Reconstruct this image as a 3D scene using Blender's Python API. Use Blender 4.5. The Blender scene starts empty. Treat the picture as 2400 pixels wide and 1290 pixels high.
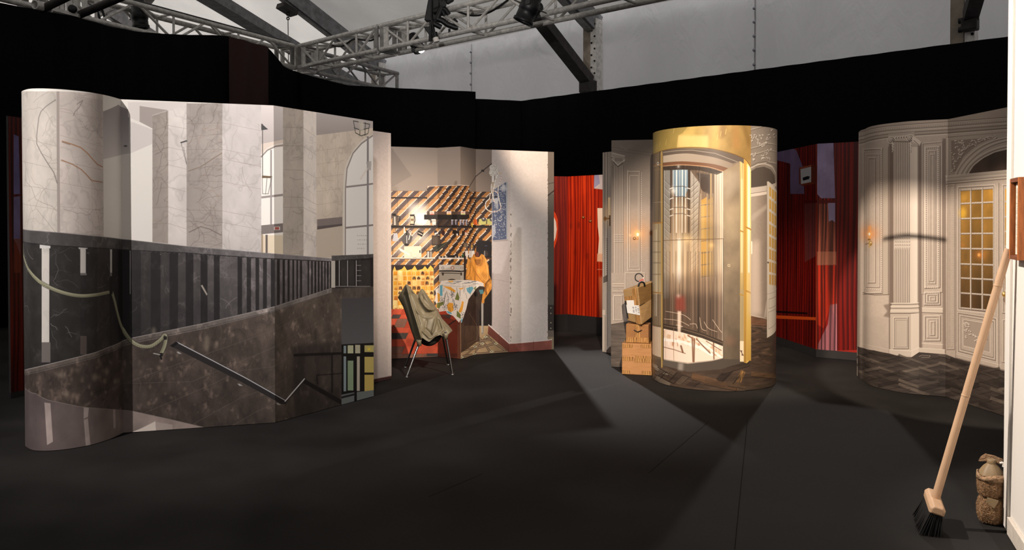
import bpy, bmesh, math, random
import numpy as np
from mathutils import Vector, Matrix

C = bpy.context.scene.collection
SC = bpy.context.scene
R = math.radians

# ---------------------------------------------------------------- camera
F, CX, CY, CZ = 1900.0, 1200.0, 558.0, 1.5      # focal length / principal point in photo pixels, eye height
PITCH = R(-1.0)
cam_d = bpy.data.cameras.new('camera')
cam = bpy.data.objects.new('camera', cam_d); C.objects.link(cam)
cam.location = (0, 0, CZ); cam.rotation_euler = (R(90) + PITCH, 0, 0)
cam_d.sensor_width = 36; cam_d.lens = 36 * F / 2400
cam_d.shift_x = 0; cam_d.shift_y = -(645 - CY) / 2400
cam_d.clip_end = 200
SC.camera = cam
SC.view_settings.view_transform = 'Standard'; SC.view_settings.look = 'None'
SC.view_settings.exposure = 0; SC.view_settings.gamma = 1
SC.view_settings.use_curve_mapping = False

# ---------------------------------------------------------------- daylight outside the tent + stage spots
W = bpy.data.worlds.new('overcast'); SC.world = W; W.use_nodes = True
bg = W.node_tree.nodes['Background']
bg.inputs[0].default_value = (1.0, 0.975, 0.96, 1); bg.inputs[1].default_value = 1.25

def spot(name, loc, aim, watts, deg, blend=0.3, col=(1, .86, .72), size=.04):
    l = bpy.data.lights.new(name, 'SPOT'); l.energy = watts; l.spot_size = R(deg); l.spot_blend = blend
    l.color = col; l.shadow_soft_size = size
    o = bpy.data.objects.new(name, l); C.objects.link(o); o.location = loc
    o.rotation_euler = (Vector(aim) - Vector(loc)).to_track_quat('-Z', 'Y').to_euler()
    return o
WARM = (1, .84, .68); NEUT = (1, .945, .915)
spot('stage_light', (-4.45, .9, 4.7), (-2.2, 6.0, 1.3), 1500, 46, .8, NEUT, .02)            # left screen
spot('stage_light', (-.6, 1.6, 4.8), (-1.15, 7.7, 1.4), 700, 38, .9, NEUT, .1)             # second fold and white wall
spot('stage_light', (2.6, 2.9, 4.9), (-1.0, 8.9, .85), 2900, 22, .9, WARM, .06)            # kitchen screen
spot('stage_light', (.6, 1.6, 4.8), (1.9, 7.4, 1.2), 3200, 25, .6, WARM, .06)              # cylinder
spot('stage_light', (-.2, 2.4, 4.4), (3.9, 6.85, 1.0), 2500, 24.5, .15, WARM, .01)        # doors
spot('stage_light', (-1.4, 4.3, 4.5), (2.32, 3.75, 1.5), 1700, 34, .6, (1, .9, .8), .05)   # white wall
spot('stage_light', (.25, 13.2, 4.62), (1.0, 8.1, .0), 2300, 27, .9, (1, .95, .92), .05)  # back light, left
spot('stage_light', (4.3, 11.5, 4.9), (1.9, 5.4, .0), 620, 40, .4, (1, .93, .86), .05)     # back light, right
spot('stage_light', (.3, 7.2, 4.9), (.45, 11.3, 1.2), 1200, 26, .6, (1, .8, .62), .06)      # red boards
spot('stage_light', (3.6, 4.6, 4.8), (4.0, 9.2, 1.0), 170, 32, .6, (1, .85, .75), .06)     # red boards by the doors
spot('stage_light', (-1.5, 5.5, 3.6), (-.8, 14.2, 5.0), 800, 36, .9, (1, .96, .92), .1)    # added lamp standing in for spill, brightens the trusses

# ---------------------------------------------------------------- measuring
def ray(x, y):
    a = (x - CX) / F; b = -(y - CY) / F
    c, s = math.cos(PITCH), math.sin(PITCH)
    return Vector((a, c - b * s, s + b * c))
def ground(x, y, z=0.0):
    d = ray(x, y); t = (z - CZ) / d.z
    return Vector((d.x * t, d.y * t, z))
def at(x, y, Y):
    d = ray(x, y); t = Y / d.y
    return Vector((d.x * t, Y, CZ + d.z * t))
def on_plane(x, y, p, n):
    d = ray(x, y); o = Vector((0, 0, CZ)); t = (Vector(p) - o).dot(Vector(n)) / d.dot(Vector(n))
    return o + d * t

# ---------------------------------------------------------------- mesh helpers
class MB:
    def __init__(s): s.v = []; s.f = []; s.m = []; s.sm = []; s.uv = {}
    def add(s, vs, fs, mi=0, smooth=False):
        b = len(s.v); s.v += [tuple(v) for v in vs]
        for f in fs: s.f.append([b + i for i in f]); s.m.append(mi); s.sm.append(smooth)
        return b
    def box(s, c, d, rot=None, mi=0):
        vs = []
        for z in (-.5, .5):
            for x, y in ((-.5, -.5), (.5, -.5), (.5, .5), (-.5, .5)):
                p = Vector((x * d[0], y * d[1], z * d[2]))
                if rot is not None: p = rot @ p
                vs.append(p + Vector(c))
        s.add(vs, [(3, 2, 1, 0), (4, 5, 6, 7), (0, 1, 5, 4), (1, 2, 6, 5), (2, 3, 7, 6), (3, 0, 4, 7)], mi)
    def bar(s, a, b, w, h, up=(0, 0, 1), mi=0):
        a, b = Vector(a), Vector(b); d = b - a; x = d.normalized(); y = Vector(up).cross(x)
        if y.length < 1e-4: y = Vector((1, 0, 0)).cross(x)
        y.normalize(); z = x.cross(y)
        s.box((a + b) / 2, (d.length, w, h), Matrix((x, y, z)).transposed(), mi)
    def tube(s, pts, r, n=10, mi=0, caps=True, smooth=True):
        pts = [Vector(p) for p in pts]; k = len(pts)
        rr = r if isinstance(r, (list, tuple)) else [r] * k
        ref = None; vs = []
        for i, p in enumerate(pts):
            t = (pts[min(i + 1, k - 1)] - pts[max(i - 1, 0)]).normalized()
            if ref is None:
                ref = t.orthogonal().normalized()
            ref = (ref - t * ref.dot(t)).normalized(); b = t.cross(ref)
            for j in range(n):
                a = 2 * math.pi * j / n
                vs.append(p + (ref * math.cos(a) + b * math.sin(a)) * rr[i])
        fs = [(i * n + j, i * n + (j + 1) % n, (i + 1) * n + (j + 1) % n, (i + 1) * n + j) for i in range(k - 1) for j in range(n)]
        s.add(vs, fs, mi, smooth)
        if caps:
            s.add(vs[:n], [tuple(range(n))[::-1]], mi); s.add(vs[-n:], [tuple(range(n))], mi)
    def lathe(s, prof, o=(0, 0, 0), n=24, mi=0, axis=None, smooth=True):
        vs = []; M = Matrix.Identity(3) if axis is None else Vector(axis).to_track_quat('Z', 'Y').to_matrix()
        for r, z in prof:
            for j in range(n):
                a = 2 * math.pi * j / n
                vs.append(Vector(o) + M @ Vector((r * math.cos(a), r * math.sin(a), z)))
        k = len(prof)
        s.add(vs, [(i * n + j, i * n + (j + 1) % n, (i + 1) * n + (j + 1) % n, (i + 1) * n + j) for i in range(k - 1) for j in range(n)], mi, smooth)
        if prof[0][0] > 1e-4: s.add(vs[:n], [tuple(range(n))[::-1]], mi)
        if prof[-1][0] > 1e-4: s.add(vs[-n:], [tuple(range(n))], mi)
    def sheet(s, grid, mi=0, smooth=True):
        h, w = len(grid), len(grid[0])
        s.add([p for r in grid for p in r], [(i * w + j, i * w + j + 1, (i + 1) * w + j + 1, (i + 1) * w + j) for i in range(h - 1) for j in range(w - 1)], mi, smooth)
    def build(s, name, mats, parent=None, loc=None, bevel=0, sub=0, solid=0):
        me = bpy.data.meshes.new(name)
        o0 = Vector(loc) if loc is not None else Vector((0, 0, 0))
        me.from_pydata([tuple(Vector(v) - o0) for v in s.v], [], s.f); me.update()
        if not isinstance(mats, (list, tuple)): mats = [mats]
        for m in mats: me.materials.append(m)
        me.polygons.foreach_set('material_index', s.m); me.polygons.foreach_set('use_smooth', s.sm)
        o = bpy.data.objects.new(name, me); C.objects.link(o)
        if loc is not None: o.location = o0
        if parent is not None:
            o.parent = parent; o.matrix_parent_inverse = parent_inv(parent)
        if solid:
            m = o.modifiers.new('solid', 'SOLIDIFY'); m.thickness = solid; m.offset = 0
        if bevel:
            m = o.modifiers.new('bevel', 'BEVEL'); m.width = bevel; m.segments = 2; m.limit_method = 'ANGLE'
        if sub:
            m = o.modifiers.new('sub', 'SUBSURF'); m.levels = sub; m.render_levels = sub
        return o
def world_of(o):
    m = Matrix.LocRotScale(o.location, o.rotation_euler, o.scale)
    if o.parent is not None: m = world_of(o.parent) @ o.matrix_parent_inverse @ m
    return m
def parent_inv(p): return world_of(p).inverted()
def tag(o, label, cat=None, group=None, kind=None):
    if label: o['label'] = label
    if cat: o['category'] = cat
    if group: o['group'] = group
    if kind: o['kind'] = kind
    return o
def thing(name, loc, label, cat, group=None):
    o = bpy.data.objects.new(name, None); C.objects.link(o); o.location = loc; o.empty_display_size = .1
    return tag(o, label, cat, group)

# ---------------------------------------------------------------- materials
def lin(c): return tuple((v / 255 / 12.92) if v / 255 <= .04045 else ((v / 255 + .055) / 1.055) ** 2.4 for v in c)
def mat(name, rgb, rough=.6, metal=0.0, spec=.5, noise=0, scale=20, bump=0, bscale=60, stretch=(1, 1, 1), rough_var=0):
    m = bpy.data.materials.new(name); m.use_nodes = True; nt = m.node_tree; p = nt.nodes['Principled BSDF']
    c = lin(rgb); p.inputs['Base Color'].default_value = (*c, 1); p.inputs['Roughness'].default_value = rough
    p.inputs['Metallic'].default_value = metal; p.inputs['Specular IOR Level'].default_value = spec
    if noise or bump or rough_var:
        tc = nt.nodes.new('ShaderNodeTexCoord'); mp = nt.nodes.new('ShaderNodeMapping'); mp.inputs['Scale'].default_value = stretch
        nt.links.new(tc.outputs['Object'], mp.inputs[0])
    if noise or rough_var:
        n = nt.nodes.new('ShaderNodeTexNoise'); n.inputs['Scale'].default_value = scale; n.inputs['Detail'].default_value = 6
        nt.links.new(mp.outputs[0], n.inputs['Vector'])
        if noise:
            cr = nt.nodes.new('ShaderNodeValToRGB')
            cr.color_ramp.elements[0].position = .3; cr.color_ramp.elements[1].position = .7
            cr.color_ramp.elements[0].color = (*[v * (1 - noise) for v in c], 1)
            cr.color_ramp.elements[1].color = (*[min(1, v * (1 + noise)) for v in c], 1)
            nt.links.new(n.outputs['Fac'], cr.inputs[0]); nt.links.new(cr.outputs[0], p.inputs['Base Color'])
        if rough_var:
            mr = nt.nodes.new('ShaderNodeMapRange'); mr.inputs[3].default_value = max(0, rough - rough_var); mr.inputs[4].default_value = min(1, rough + rough_var)
            nt.links.new(n.outputs['Fac'], mr.inputs[0]); nt.links.new(mr.outputs[0], p.inputs['Roughness'])
    if bump:
        n2 = nt.nodes.new('ShaderNodeTexNoise'); n2.inputs['Scale'].default_value = bscale; n2.inputs['Detail'].default_value = 4
        b = nt.nodes.new('ShaderNodeBump'); b.inputs['Strength'].default_value = bump; b.inputs['Distance'].default_value = .01
        nt.links.new(mp.outputs[0], n2.inputs['Vector']); nt.links.new(n2.outputs['Fac'], b.inputs['Height']); nt.links.new(b.outputs[0], p.inputs['Normal'])
    return m
def fabric(name, rgb, trans):
    """tent membrane: lets the daylight outside glow through"""
    m = bpy.data.materials.new(name); m.use_nodes = True; nt = m.node_tree; nt.nodes.remove(nt.nodes['Principled BSDF'])
    out = nt.nodes['Material Output']; d = nt.nodes.new('ShaderNodeBsdfDiffuse'); t = nt.nodes.new('ShaderNodeBsdfTranslucent'); a = nt.nodes.new('ShaderNodeAddShader')
    c = lin(rgb); tc = nt.nodes.new('ShaderNodeTexCoord'); n = nt.nodes.new('ShaderNodeTexNoise'); n.inputs['Scale'].default_value = .9; n.inputs['Detail'].default_value = 5
    mp = nt.nodes.new('ShaderNodeMapping'); mp.inputs['Scale'].default_value = (1, 1, .45)
    cr = nt.nodes.new('ShaderNodeValToRGB'); cr.color_ramp.elements[0].position = .25; cr.color_ramp.elements[1].position = .75
    cr.color_ramp.elements[0].color = (*[v * trans * .86 for v in c], 1); cr.color_ramp.elements[1].color = (*[v * trans * 1.1 for v in c], 1)
    nt.links.new(tc.outputs['Object'], mp.inputs[0]); nt.links.new(mp.outputs[0], n.inputs['Vector']); nt.links.new(n.outputs['Fac'], cr.inputs[0]); nt.links.new(cr.outputs[0], t.inputs[0])
    d.inputs[0].default_value = (*[v * .45 for v in c], 1)
    n2 = nt.nodes.new('ShaderNodeTexNoise'); n2.inputs['Scale'].default_value = 2.2; n2.inputs['Detail'].default_value = 3; n2.inputs['Distortion'].default_value = 1.2
    b = nt.nodes.new('ShaderNodeBump'); b.inputs['Strength'].default_value = .5; b.inputs['Distance'].default_value = .12
    nt.links.new(mp.outputs[0], n2.inputs['Vector']); nt.links.new(n2.outputs['Fac'], b.inputs['Height']); nt.links.new(b.outputs[0], d.inputs['Normal'])
    nt.links.new(d.outputs[0], a.inputs[0]); nt.links.new(t.outputs[0], a.inputs[1]); nt.links.new(a.outputs[0], out.inputs[0])
    return m

M = dict(
    alu=mat('brushed_aluminium', (204, 200, 194), .42, .25, noise=.25, scale=14, rough_var=.15),
    alu_dark=mat('weathered_aluminium', (140, 138, 135), .5, .35, noise=.3, scale=9),
    steel=mat('galvanised_steel', (128, 128, 130), .55, .3, noise=.3, scale=8),
    steel_dark=mat('rusty_dark_steel', (52, 47, 45), .7, .3, noise=.4, scale=10),
    black=mat('black_lamp_housing', (16, 16, 17), .45, .2),
    rubber=mat('black_cable', (10, 10, 11), .55),
    velvet=mat('black_stage_molton', (7, 6, 9), .95, spec=.1, noise=.25, scale=3, stretch=(6, 6, .3)),
    velvet_lit=mat('lit_black_molton', (60, 43, 40), .95, spec=.1),  # lighter brown stands in for light on this curtain strip
    mdf=mat('raw_board_edge', (120, 92, 66), .8, noise=.2, scale=40),
    board_back=mat('grey_board_back', (60, 57, 54), .85),
    edge_white=mat('white_board_edge', (196, 186, 178), .7),
    edge_dark=mat('dark_board_edge', (42, 38, 37), .7),
    plinth=mat('dark_plinth', (22, 18, 19), .8),
    chrome=mat('chrome', (150, 148, 146), .14, 1.0),
    wall_white=mat('white_wall_paint', (228, 222, 214), .7, bump=.04, bscale=120),
    lens=mat('glass_lens', (210, 215, 220), .08, 0),
)
# ---------------------------------------------------------------- printing: photographs on boards, painted in board metres
rng = np.random.default_rng(7)
def noise2(h, w, sy, sx, oct=4, gain=.5, seed=0):
    g = np.random.default_rng(seed); out = np.zeros((h, w), np.float32); amp = 1; tot = 0
    for _ in range(oct):
        gh, gw = int(h / sy) + 3, int(w / sx) + 3
        a = g.random((gh, gw), np.float32)
        y = np.arange(h) / sy; x = np.arange(w) / sx
        iy = y.astype(int); ix = x.astype(int); fy = y - iy; fx = x - ix
        fy = (fy * fy * (3 - 2 * fy))[:, None].astype(np.float32); fx = (fx * fx * (3 - 2 * fx))[None].astype(np.float32)
        r0 = a[iy]; r1 = a[iy + 1]
        r = r0 + (r1 - r0) * fy
        out += amp * (r[:, ix] * (1 - fx) + r[:, ix + 1] * fx)
        tot += amp; amp *= gain; sy = max(1.0, sy / 2); sx = max(1.0, sx / 2)
    return out / tot
class Face:
    """upright printed surface standing on a plan polyline"""
    def __init__(s, plan, z0, z1):
        s.p = [Vector((p[0], p[1])) for p in plan]; s.z0, s.z1 = z0, z1
        s.s = [0.0]
        for a, b in zip(s.p, s.p[1:]): s.s.append(s.s[-1] + (b - a).length)
        s.L = s.s[-1]
    inside = None
    def sz(s, x, y):
        r, out = s.hit(x, y)
        if out and s.inside is not None:          # past the silhouette: keep to its edge
            lo, hi = s.inside, x; r = s.hit(lo, y)[0]
            for _ in range(12):
                m = (lo + hi) / 2; q, o = s.hit(m, y)
                if o: hi = m
                else: lo, r = m, q
        return r
    def hit(s, x, y):
        d = ray(x, y); best = None; n = len(s.p)
        for i in range(n - 1):
            a, b = s.p[i], s.p[i + 1]; e = b - a
            den = d.x * e.y - d.y * e.x
            if abs(den) < 1e-9: continue
            u = (a.y * d.x - a.x * d.y) / -den
            lo = -2.0 if i == 0 else -1e-4; hi = 3.0 if i == n - 2 else 1 + 1e-4
            if lo <= u <= hi:
                q = a + e * u; t = q.y / d.y if abs(d.y) > 1e-6 else 1e9
                out = max(0, -u, u - 1)
                key = (out > 1e-3, out if out > 1e-3 else t)
                if t > 0 and (best is None or key < best[0]): best = (key, s.s[i] + u * (s.s[i + 1] - s.s[i]), CZ + d.z * t)
        return ((best[1], best[2]), best[0][0]) if best else ((0, 0), True)
class Print:
    def __init__(s, face, ppm=430, base=(128, 128, 128), seed=1):
        s.f = face; s.k = ppm; s.w = max(8, int(face.L * ppm)); s.h = max(8, int((face.z1 - face.z0) * ppm))
        s.im = np.empty((s.h, s.w, 3), np.float32); s.im[:] = np.array(base, np.float32) / 255
        s.tx = {}; s.seed = seed; s.rnd = random.Random(seed); s._c = {}
    def pt(s, x, y):
        k = (round(x, 2), round(y, 2))
        if k not in s._c:
            a, z = s.f.sz(x, y); s._c[k] = (a * s.k, (z - s.f.z0) * s.k)
        return s._c[k]
    def path(s, pts, closed=False, step=22):
        out = []; n = len(pts)
        for i in range(n if closed else n - 1):
            a, b = pts[i], pts[(i + 1) % n]; m = max(1, int(math.hypot(b[0] - a[0], b[1] - a[1]) / step))
            for j in range(m): out.append(s.pt(a[0] + (b[0] - a[0]) * j / m, a[1] + (b[1] - a[1]) * j / m))
        if not closed: out.append(s.pt(*pts[-1]))
        return out
    def cover(s, q, ss=3):
        a = np.array(q, np.float64); x0 = int(max(0, math.floor(a[:, 0].min()))); x1 = int(min(s.w, math.ceil(a[:, 0].max()) + 1))
        y0 = int(max(0, math.floor(a[:, 1].min()))); y1 = int(min(s.h, math.ceil(a[:, 1].max()) + 1))
        if x1 <= x0 or y1 <= y0: return None
        acc = np.zeros(((y1 - y0) * ss, x1 - x0), np.float32); ys = y0 + (np.arange((y1 - y0) * ss) + .5) / ss; xs = np.arange(x0, x1, dtype=np.float32)
        n = len(a)
        for i in range(n):
            ax, ay = a[i]; bx, by = a[(i + 1) % n]
            if ay == by: continue
            sg = 1 if by > ay else -1
            lo, hi = (ay, by) if sg > 0 else (by, ay)
            r0 = np.searchsorted(ys, lo); r1 = np.searchsorted(ys, hi)
            if r1 <= r0: continue
            xi = (ax + (ys[r0:r1] - ay) * (bx - ax) / (by - ay)).astype(np.float32)
            acc[r0:r1] += sg * np.clip(xs[None] + 1 - xi[:, None], 0, 1)
        cov = np.clip(np.abs(acc), 0, 1).reshape(y1 - y0, ss, x1 - x0).mean(1)
        return x0, x1, y0, y1, cov
    def blend(s, reg, col, al=1.0, tex=None, grad=None):
        x0, x1, y0, y1, cov = reg
        dst = s.im[y0:y1, x0:x1]
        c = np.array(col, np.float32) / 255
        if grad is not None:
            (p0, p1, c2) = grad; u0 = np.array(s.pt(*p0)); u1 = np.array(s.pt(*p1)); d = u1 - u0; L2 = max(1e-6, d @ d)
            gx = (np.arange(x0, x1) + .5 - u0[0])[None] * d[0]; gy = (np.arange(y0, y1) + .5 - u0[1])[:, None] * d[1]
            t = np.clip((gx + gy) / L2, 0, 1)[..., None].astype(np.float32)
            c = c + (np.array(c2, np.float32) / 255 - c) * t
        if tex is not None:
            t = s.tex(tex)[y0:y1, x0:x1]
            c = c * (t[..., None] if t.ndim == 2 else t)
        m = (cov * al)[..., None]
        dst += (c - dst) * m
    def poly(s, pts, col, al=1.0, tex=None, g=None, blur=0, straight=False):
        q = [s.pt(*p) for p in pts] if straight else s.path(pts, True)
        reg = s.cover(q)
        if reg is None: return
        if blur: reg = s.blurred(reg, blur)
        s.blend(reg, col, al, tex, g)
    def blurred(s, reg, px):
        x0, x1, y0, y1, cov = reg; r = int(px * s.k / 250) + 1; p = 2 * r
        X0, X1, Y0, Y1 = max(0, x0 - p), min(s.w, x1 + p), max(0, y0 - p), min(s.h, y1 + p)
        a = np.zeros((Y1 - Y0, X1 - X0), np.float32); a[y0 - Y0:y1 - Y0, x0 - X0:x1 - X0] = cov
        for _ in range(2):
            for ax in (0, 1):
                pad = [(0, 0), (0, 0)]; pad[ax] = (r + 1, r)
                cs = np.cumsum(np.pad(a, pad, mode='edge'), axis=ax)
                n = a.shape[ax]
                hi = np.take(cs, np.arange(n) + 2 * r + 1, ax); lo = np.take(cs, np.arange(n), ax)
                a = (hi - lo) / (2 * r + 1)
        return X0, X1, Y0, Y1, a
    def rect(s, x0, y0, x1, y1, col, **k): s.poly([(x0, y0), (x1, y0), (x1, y1), (x0, y1)], col, **k)
    def ell(s, cx, cy, rx, ry, col, n=20, **k): s.poly([(cx + rx * math.cos(2 * math.pi * i / n), cy + ry * math.sin(2 * math.pi * i / n)) for i in range(n)], col, **k)
    def glow(s, cx, cy, r, col, al=1.0, ry=None):
        for f, a in ((1.0, .18), (.75, .22), (.5, .3), (.28, .45)): s.ell(cx, cy, r * f, (ry or r) * f, col, al=al * a, blur=r * f * .35)
    def seg(s, q, w, col, al, clip=None):
        c = np.array(col, np.float32) / 255; p = w / 2 + 1; A = np.array(q)
        X0 = int(max(0, A[:, 0].min() - p)); X1 = int(min(s.w, A[:, 0].max() + p + 1)); Y0 = int(max(0, A[:, 1].min() - p)); Y1 = int(min(s.h, A[:, 1].max() + p + 1))
        if X1 <= X0 or Y1 <= Y0: return
        M_ = np.zeros((Y1 - Y0, X1 - X0), np.float32)
        for (ax, ay), (bx, by) in zip(q, q[1:]):
            x0 = int(max(X0, min(ax, bx) - p)); x1 = int(min(X1, max(ax, bx) + p + 1)); y0 = int(max(Y0, min(ay, by) - p)); y1 = int(min(Y1, max(ay, by) + p + 1))
            if x1 <= x0 or y1 <= y0: continue
            X = np.arange(x0, x1)[None] + .5 - ax; Y = np.arange(y0, y1)[:, None] + .5 - ay; dx, dy = bx - ax, by - ay; L2 = dx * dx + dy * dy or 1e-6
            t = np.clip((X * dx + Y * dy) / L2, 0, 1); d = np.sqrt((X - t * dx) ** 2 + (Y - t * dy) ** 2)
            m = (np.clip(w / 2 - d + .5, 0, 1) * min(1, w)).astype(np.float32)
            v = M_[y0 - Y0:y1 - Y0, x0 - X0:x1 - X0]; np.maximum(v, m, out=v)
        if clip is not None: M_ *= clip[Y0:Y1, X0:X1]
        D = s.im[Y0:Y1, X0:X1]; D += (c - D) * (M_ * al)[..., None]
    def line(s, pts, w, col, al=1.0, closed=False):
        """w in photo pixels at the board"""
        pts = list(pts) + ([pts[0]] if closed else [])
        q = s.path(pts); m_ = pts[len(pts) // 2]; a, b = s.pt(*m_), s.pt(m_[0], m_[1] + 4)
        sc = math.hypot(a[0] - b[0], a[1] - b[1]) / 4
        s.seg(q, max(.35, w * sc), col, al)
    def tex(s, name):
        if name in s.tx: return s.tx[name]
        h, w, k = s.h, s.w, s.k / 430
        sd = s.seed * 100
        if name == 'marble':
            n = noise2(h, w, 90 * k, 60 * k, 5, .6, sd + 1); r = np.abs(noise2(h, w, 120 * k, 80 * k, 4, .62, sd + 21) - .5); t = .88 + .22 * n - .07 * np.clip(1 - r * 30, 0, 1)
        elif name == 'marble_dark':
            n = noise2(h, w, 60 * k, 40 * k, 5, .6, sd + 2); r = 1 - np.abs(n - .5) * 14; t = .8 + .35 * noise2(h, w, 30 * k, 24 * k, 4, .6, sd + 3) + .5 * np.clip(r, 0, 1) * noise2(h, w, 40 * k, 40 * k, 2, .5, sd + 4) ** 2
        elif name == 'stone':
            n = noise2(h, w, 50 * k, 30 * k, 6, .65, sd + 5); t = .62 + .8 * n; b = np.clip(noise2(h, w, 24 * k, 16 * k, 3, .5, sd + 6) - .64, 0, 1) * 2.4; t = t + b
        elif name == 'plaster':
            t = .96 + .08 * noise2(h, w, 8 * k, 8 * k, 3, .7, sd + 7)
        elif name == 'wood':
            g = noise2(h, w, 420 * k, 7 * k, 3, .6, sd + 8); g2 = noise2(h, w, 900 * k, 26 * k, 3, .5, sd + 9); wob = noise2(h, w, 420 * k, 90 * k, 2, .5, sd + 10)
            X = np.arange(w)[None] / (3.4 * k) + 4.2 * wob
            st = .5 + .5 * np.sin(X + 9 * g2); t = .35 + .75 * st ** .7 * (.55 + .6 * g) + .25 * g2
            t = t * (1.02 - .25 * (noise2(h, w, 700 * k, 3 * k, 2, .6, sd + 11) > .62))
        elif name == 'leather':
            t = .75 + .5 * noise2(h, w, 26 * k, 14 * k, 3, .5, sd + 12)
        elif name == 'vert':
            g = noise2(h, w, 600 * k, 5 * k, 3, .7, sd + 13); t = .45 + 1.1 * g
        elif name == 'mottle':
            t = .8 + .4 * noise2(h, w, 70 * k, 50 * k, 4, .55, sd + 14)
        elif name == 'plank':
            t = .7 + .6 * noise2(h, w, 10 * k, 60 * k, 4, .6, sd + 15)
        else: t = np.ones((h, w), np.float32)
        s.tx[name] = t.astype(np.float32); return s.tx[name]
    def veins(s, pts, n, col, al=.5, w=1.2, ang=None, length=120, wander=.35, fork=.25):
        reg = s.cover(s.path(pts, True))
        if reg is None: return
        x0, x1, y0, y1, cov = reg; clip = np.zeros((s.h, s.w), np.float32); clip[y0:y1, x0:x1] = cov
        todo = []
        for _ in range(n):
            todo.append((s.rnd.uniform(x0, x1), s.rnd.uniform(y0, y1), (s.rnd.uniform(0, 2 * math.pi) if ang is None else ang + s.rnd.gauss(0, .35)), length * s.rnd.uniform(.4, 1.3), w * s.rnd.uniform(.5, 1.3), al * s.rnd.uniform(.4, 1)))
        while todo:
            x, y, a, L, ww, aa = todo.pop(); q = [(x, y)]; d = 0; st = 9.0
            while d < L:
                a += s.rnd.gauss(0, wander); x += math.cos(a) * st; y += math.sin(a) * st; q.append((x, y)); d += st
                if s.rnd.random() < fork * .12 and len(todo) < 80: todo.append((x, y, a + s.rnd.choice((-.7, .7)), L * .5, ww * .6, aa * .7))
            s.seg(q, ww, col, aa, clip)
    def image(s, name, gain=1.0, flat=False):
        im = np.clip(s.im, 0, 1)
        l = np.where(im <= .04045, im / 12.92, ((im + .055) / 1.055) ** 2.4) * gain
        l = np.clip(l, 0, .95); im = np.where(l <= .0031308, l * 12.92, 1.055 * l ** (1 / 2.4) - .055)
        px = np.ones((s.h, s.w, 4), np.float32); px[..., :3] = im
        i = bpy.data.images.new(name, s.w, s.h); i.pixels.foreach_set(px.ravel()); i.update(); i.pack()
        return i
def print_mat(name, img, rough=.5, spec=.35, coat=0):
    m = bpy.data.materials.new(name); m.use_nodes = True; nt = m.node_tree; p = nt.nodes['Principled BSDF']
    t = nt.nodes.new('ShaderNodeTexImage'); t.image = img; t.extension = 'EXTEND'
    nt.links.new(t.outputs[0], p.inputs['Base Color']); p.inputs['Roughness'].default_value = rough; p.inputs['Specular IOR Level'].default_value = spec
    p.inputs['Coat Weight'].default_value = coat
    return m
def board(name, face, i0, i1, pm, edge, back, parent, thick=.022, z0=None, z1=None, smooth=False, grow=0.0):
    """a printed board: plan points i0..i1 of the face, front printed, with edges and back"""
    z0 = face.z0 if z0 is None else z0; z1 = face.z1 if z1 is None else z1
    P = face.p[i0:i1 + 1]; S = face.s[i0:i1 + 1]; n = len(P); B = []
    Q = face.p; N = len(Q)
    for i in range(i0, i1 + 1):                    # mitred back line
        ta = (Q[i] - Q[max(i - 1, 0)]) if i else (Q[1] - Q[0]); tb = (Q[min(i + 1, N - 1)] - Q[i]) if i < N - 1 else ta
        ta, tb = ta.normalized(), tb.normalized(); na, nb_ = Vector((-ta.y, ta.x)), Vector((-tb.y, tb.x)); m = (na + nb_).normalized()
        B.append(Q[i] + m * (thick / max(.5, m.dot(na))))
    vs = [(p.x, p.y, z0) for p in P] + [(p.x, p.y, z1) for p in P] + [(p.x, p.y, z0) for p in B] + [(p.x, p.y, z1) for p in B]
    fs, mi = [], []
    for i in range(n - 1):
        fs.append((i, i + 1, n + i + 1, n + i)); mi.append(0)
    for i in range(n - 1):
        fs.append((2 * n + i + 1, 2 * n + i, 3 * n + i, 3 * n + i + 1)); mi.append(2)
        fs.append((n + i, n + i + 1, 3 * n + i + 1, 3 * n + i)); mi.append(1)
        fs.append((i + 1, i, 2 * n + i, 2 * n + i + 1)); mi.append(1)
    fs.append((2 * n, 0, n, 3 * n)); mi.append(1); fs.append((n - 1, 3 * n - 1, 4 * n - 1, 2 * n - 1)); mi.append(1)
    me = bpy.data.meshes.new(name); me.from_pydata(vs, [], fs); me.update()
    for m in (pm, edge, back): me.materials.append(m)
    me.polygons.foreach_set('material_index', mi)
    uv = me.uv_layers.new(name='print')
    for pg in me.polygons:
        if smooth and pg.material_index != 1: pg.use_smooth = True
        for li in pg.loop_indices:
            vi = me.loops[li].vertex_index; k = vi % n
            uv.data[li].uv = (S[k] / face.L, ((z0 if (vi // n) % 2 == 0 else z1) - face.z0) / (face.z1 - face.z0))
    o = bpy.data.objects.new(name, me); C.objects.link(o)
    if smooth:
        o.data.set_sharp_from_angle(angle=R(40)) if hasattr(o.data, 'set_sharp_from_angle') else None
    if parent is not None: o.parent = parent; o.matrix_parent_inverse = parent_inv(parent)
    return o
# ---------------------------------------------------------------- floor
def floor_mat():
    m = mat('black_vinyl_floor', (40, 38, 37), .8, spec=.06, noise=.35, scale=1.3, rough_var=.12, bump=.05, bscale=240)
    return m
b = MB(); b.add([(-22, -10, 0), (22, -10, 0), (22, 30, 0), (-22, 30, 0)], [(0, 1, 2, 3)])
fl_o = tag(b.build('floor', floor_mat()), 'black scuffed vinyl floor running under all the screens', kind='structure')
seam_m = mat('floor_joint', (27, 26, 25), .9, spec=.03)
for a, c in (((1752, 985), (1722, 1288)), ((1660, 990), (1520, 1110)), ((1005, 1165), (1130, 1112))):
    p, q = ground(*a), ground(*c); b = MB(); b.bar((p.x, p.y, .0), (q.x, q.y, .0), .005, .001); b.build('floor_joint', seam_m, fl_o)

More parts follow.
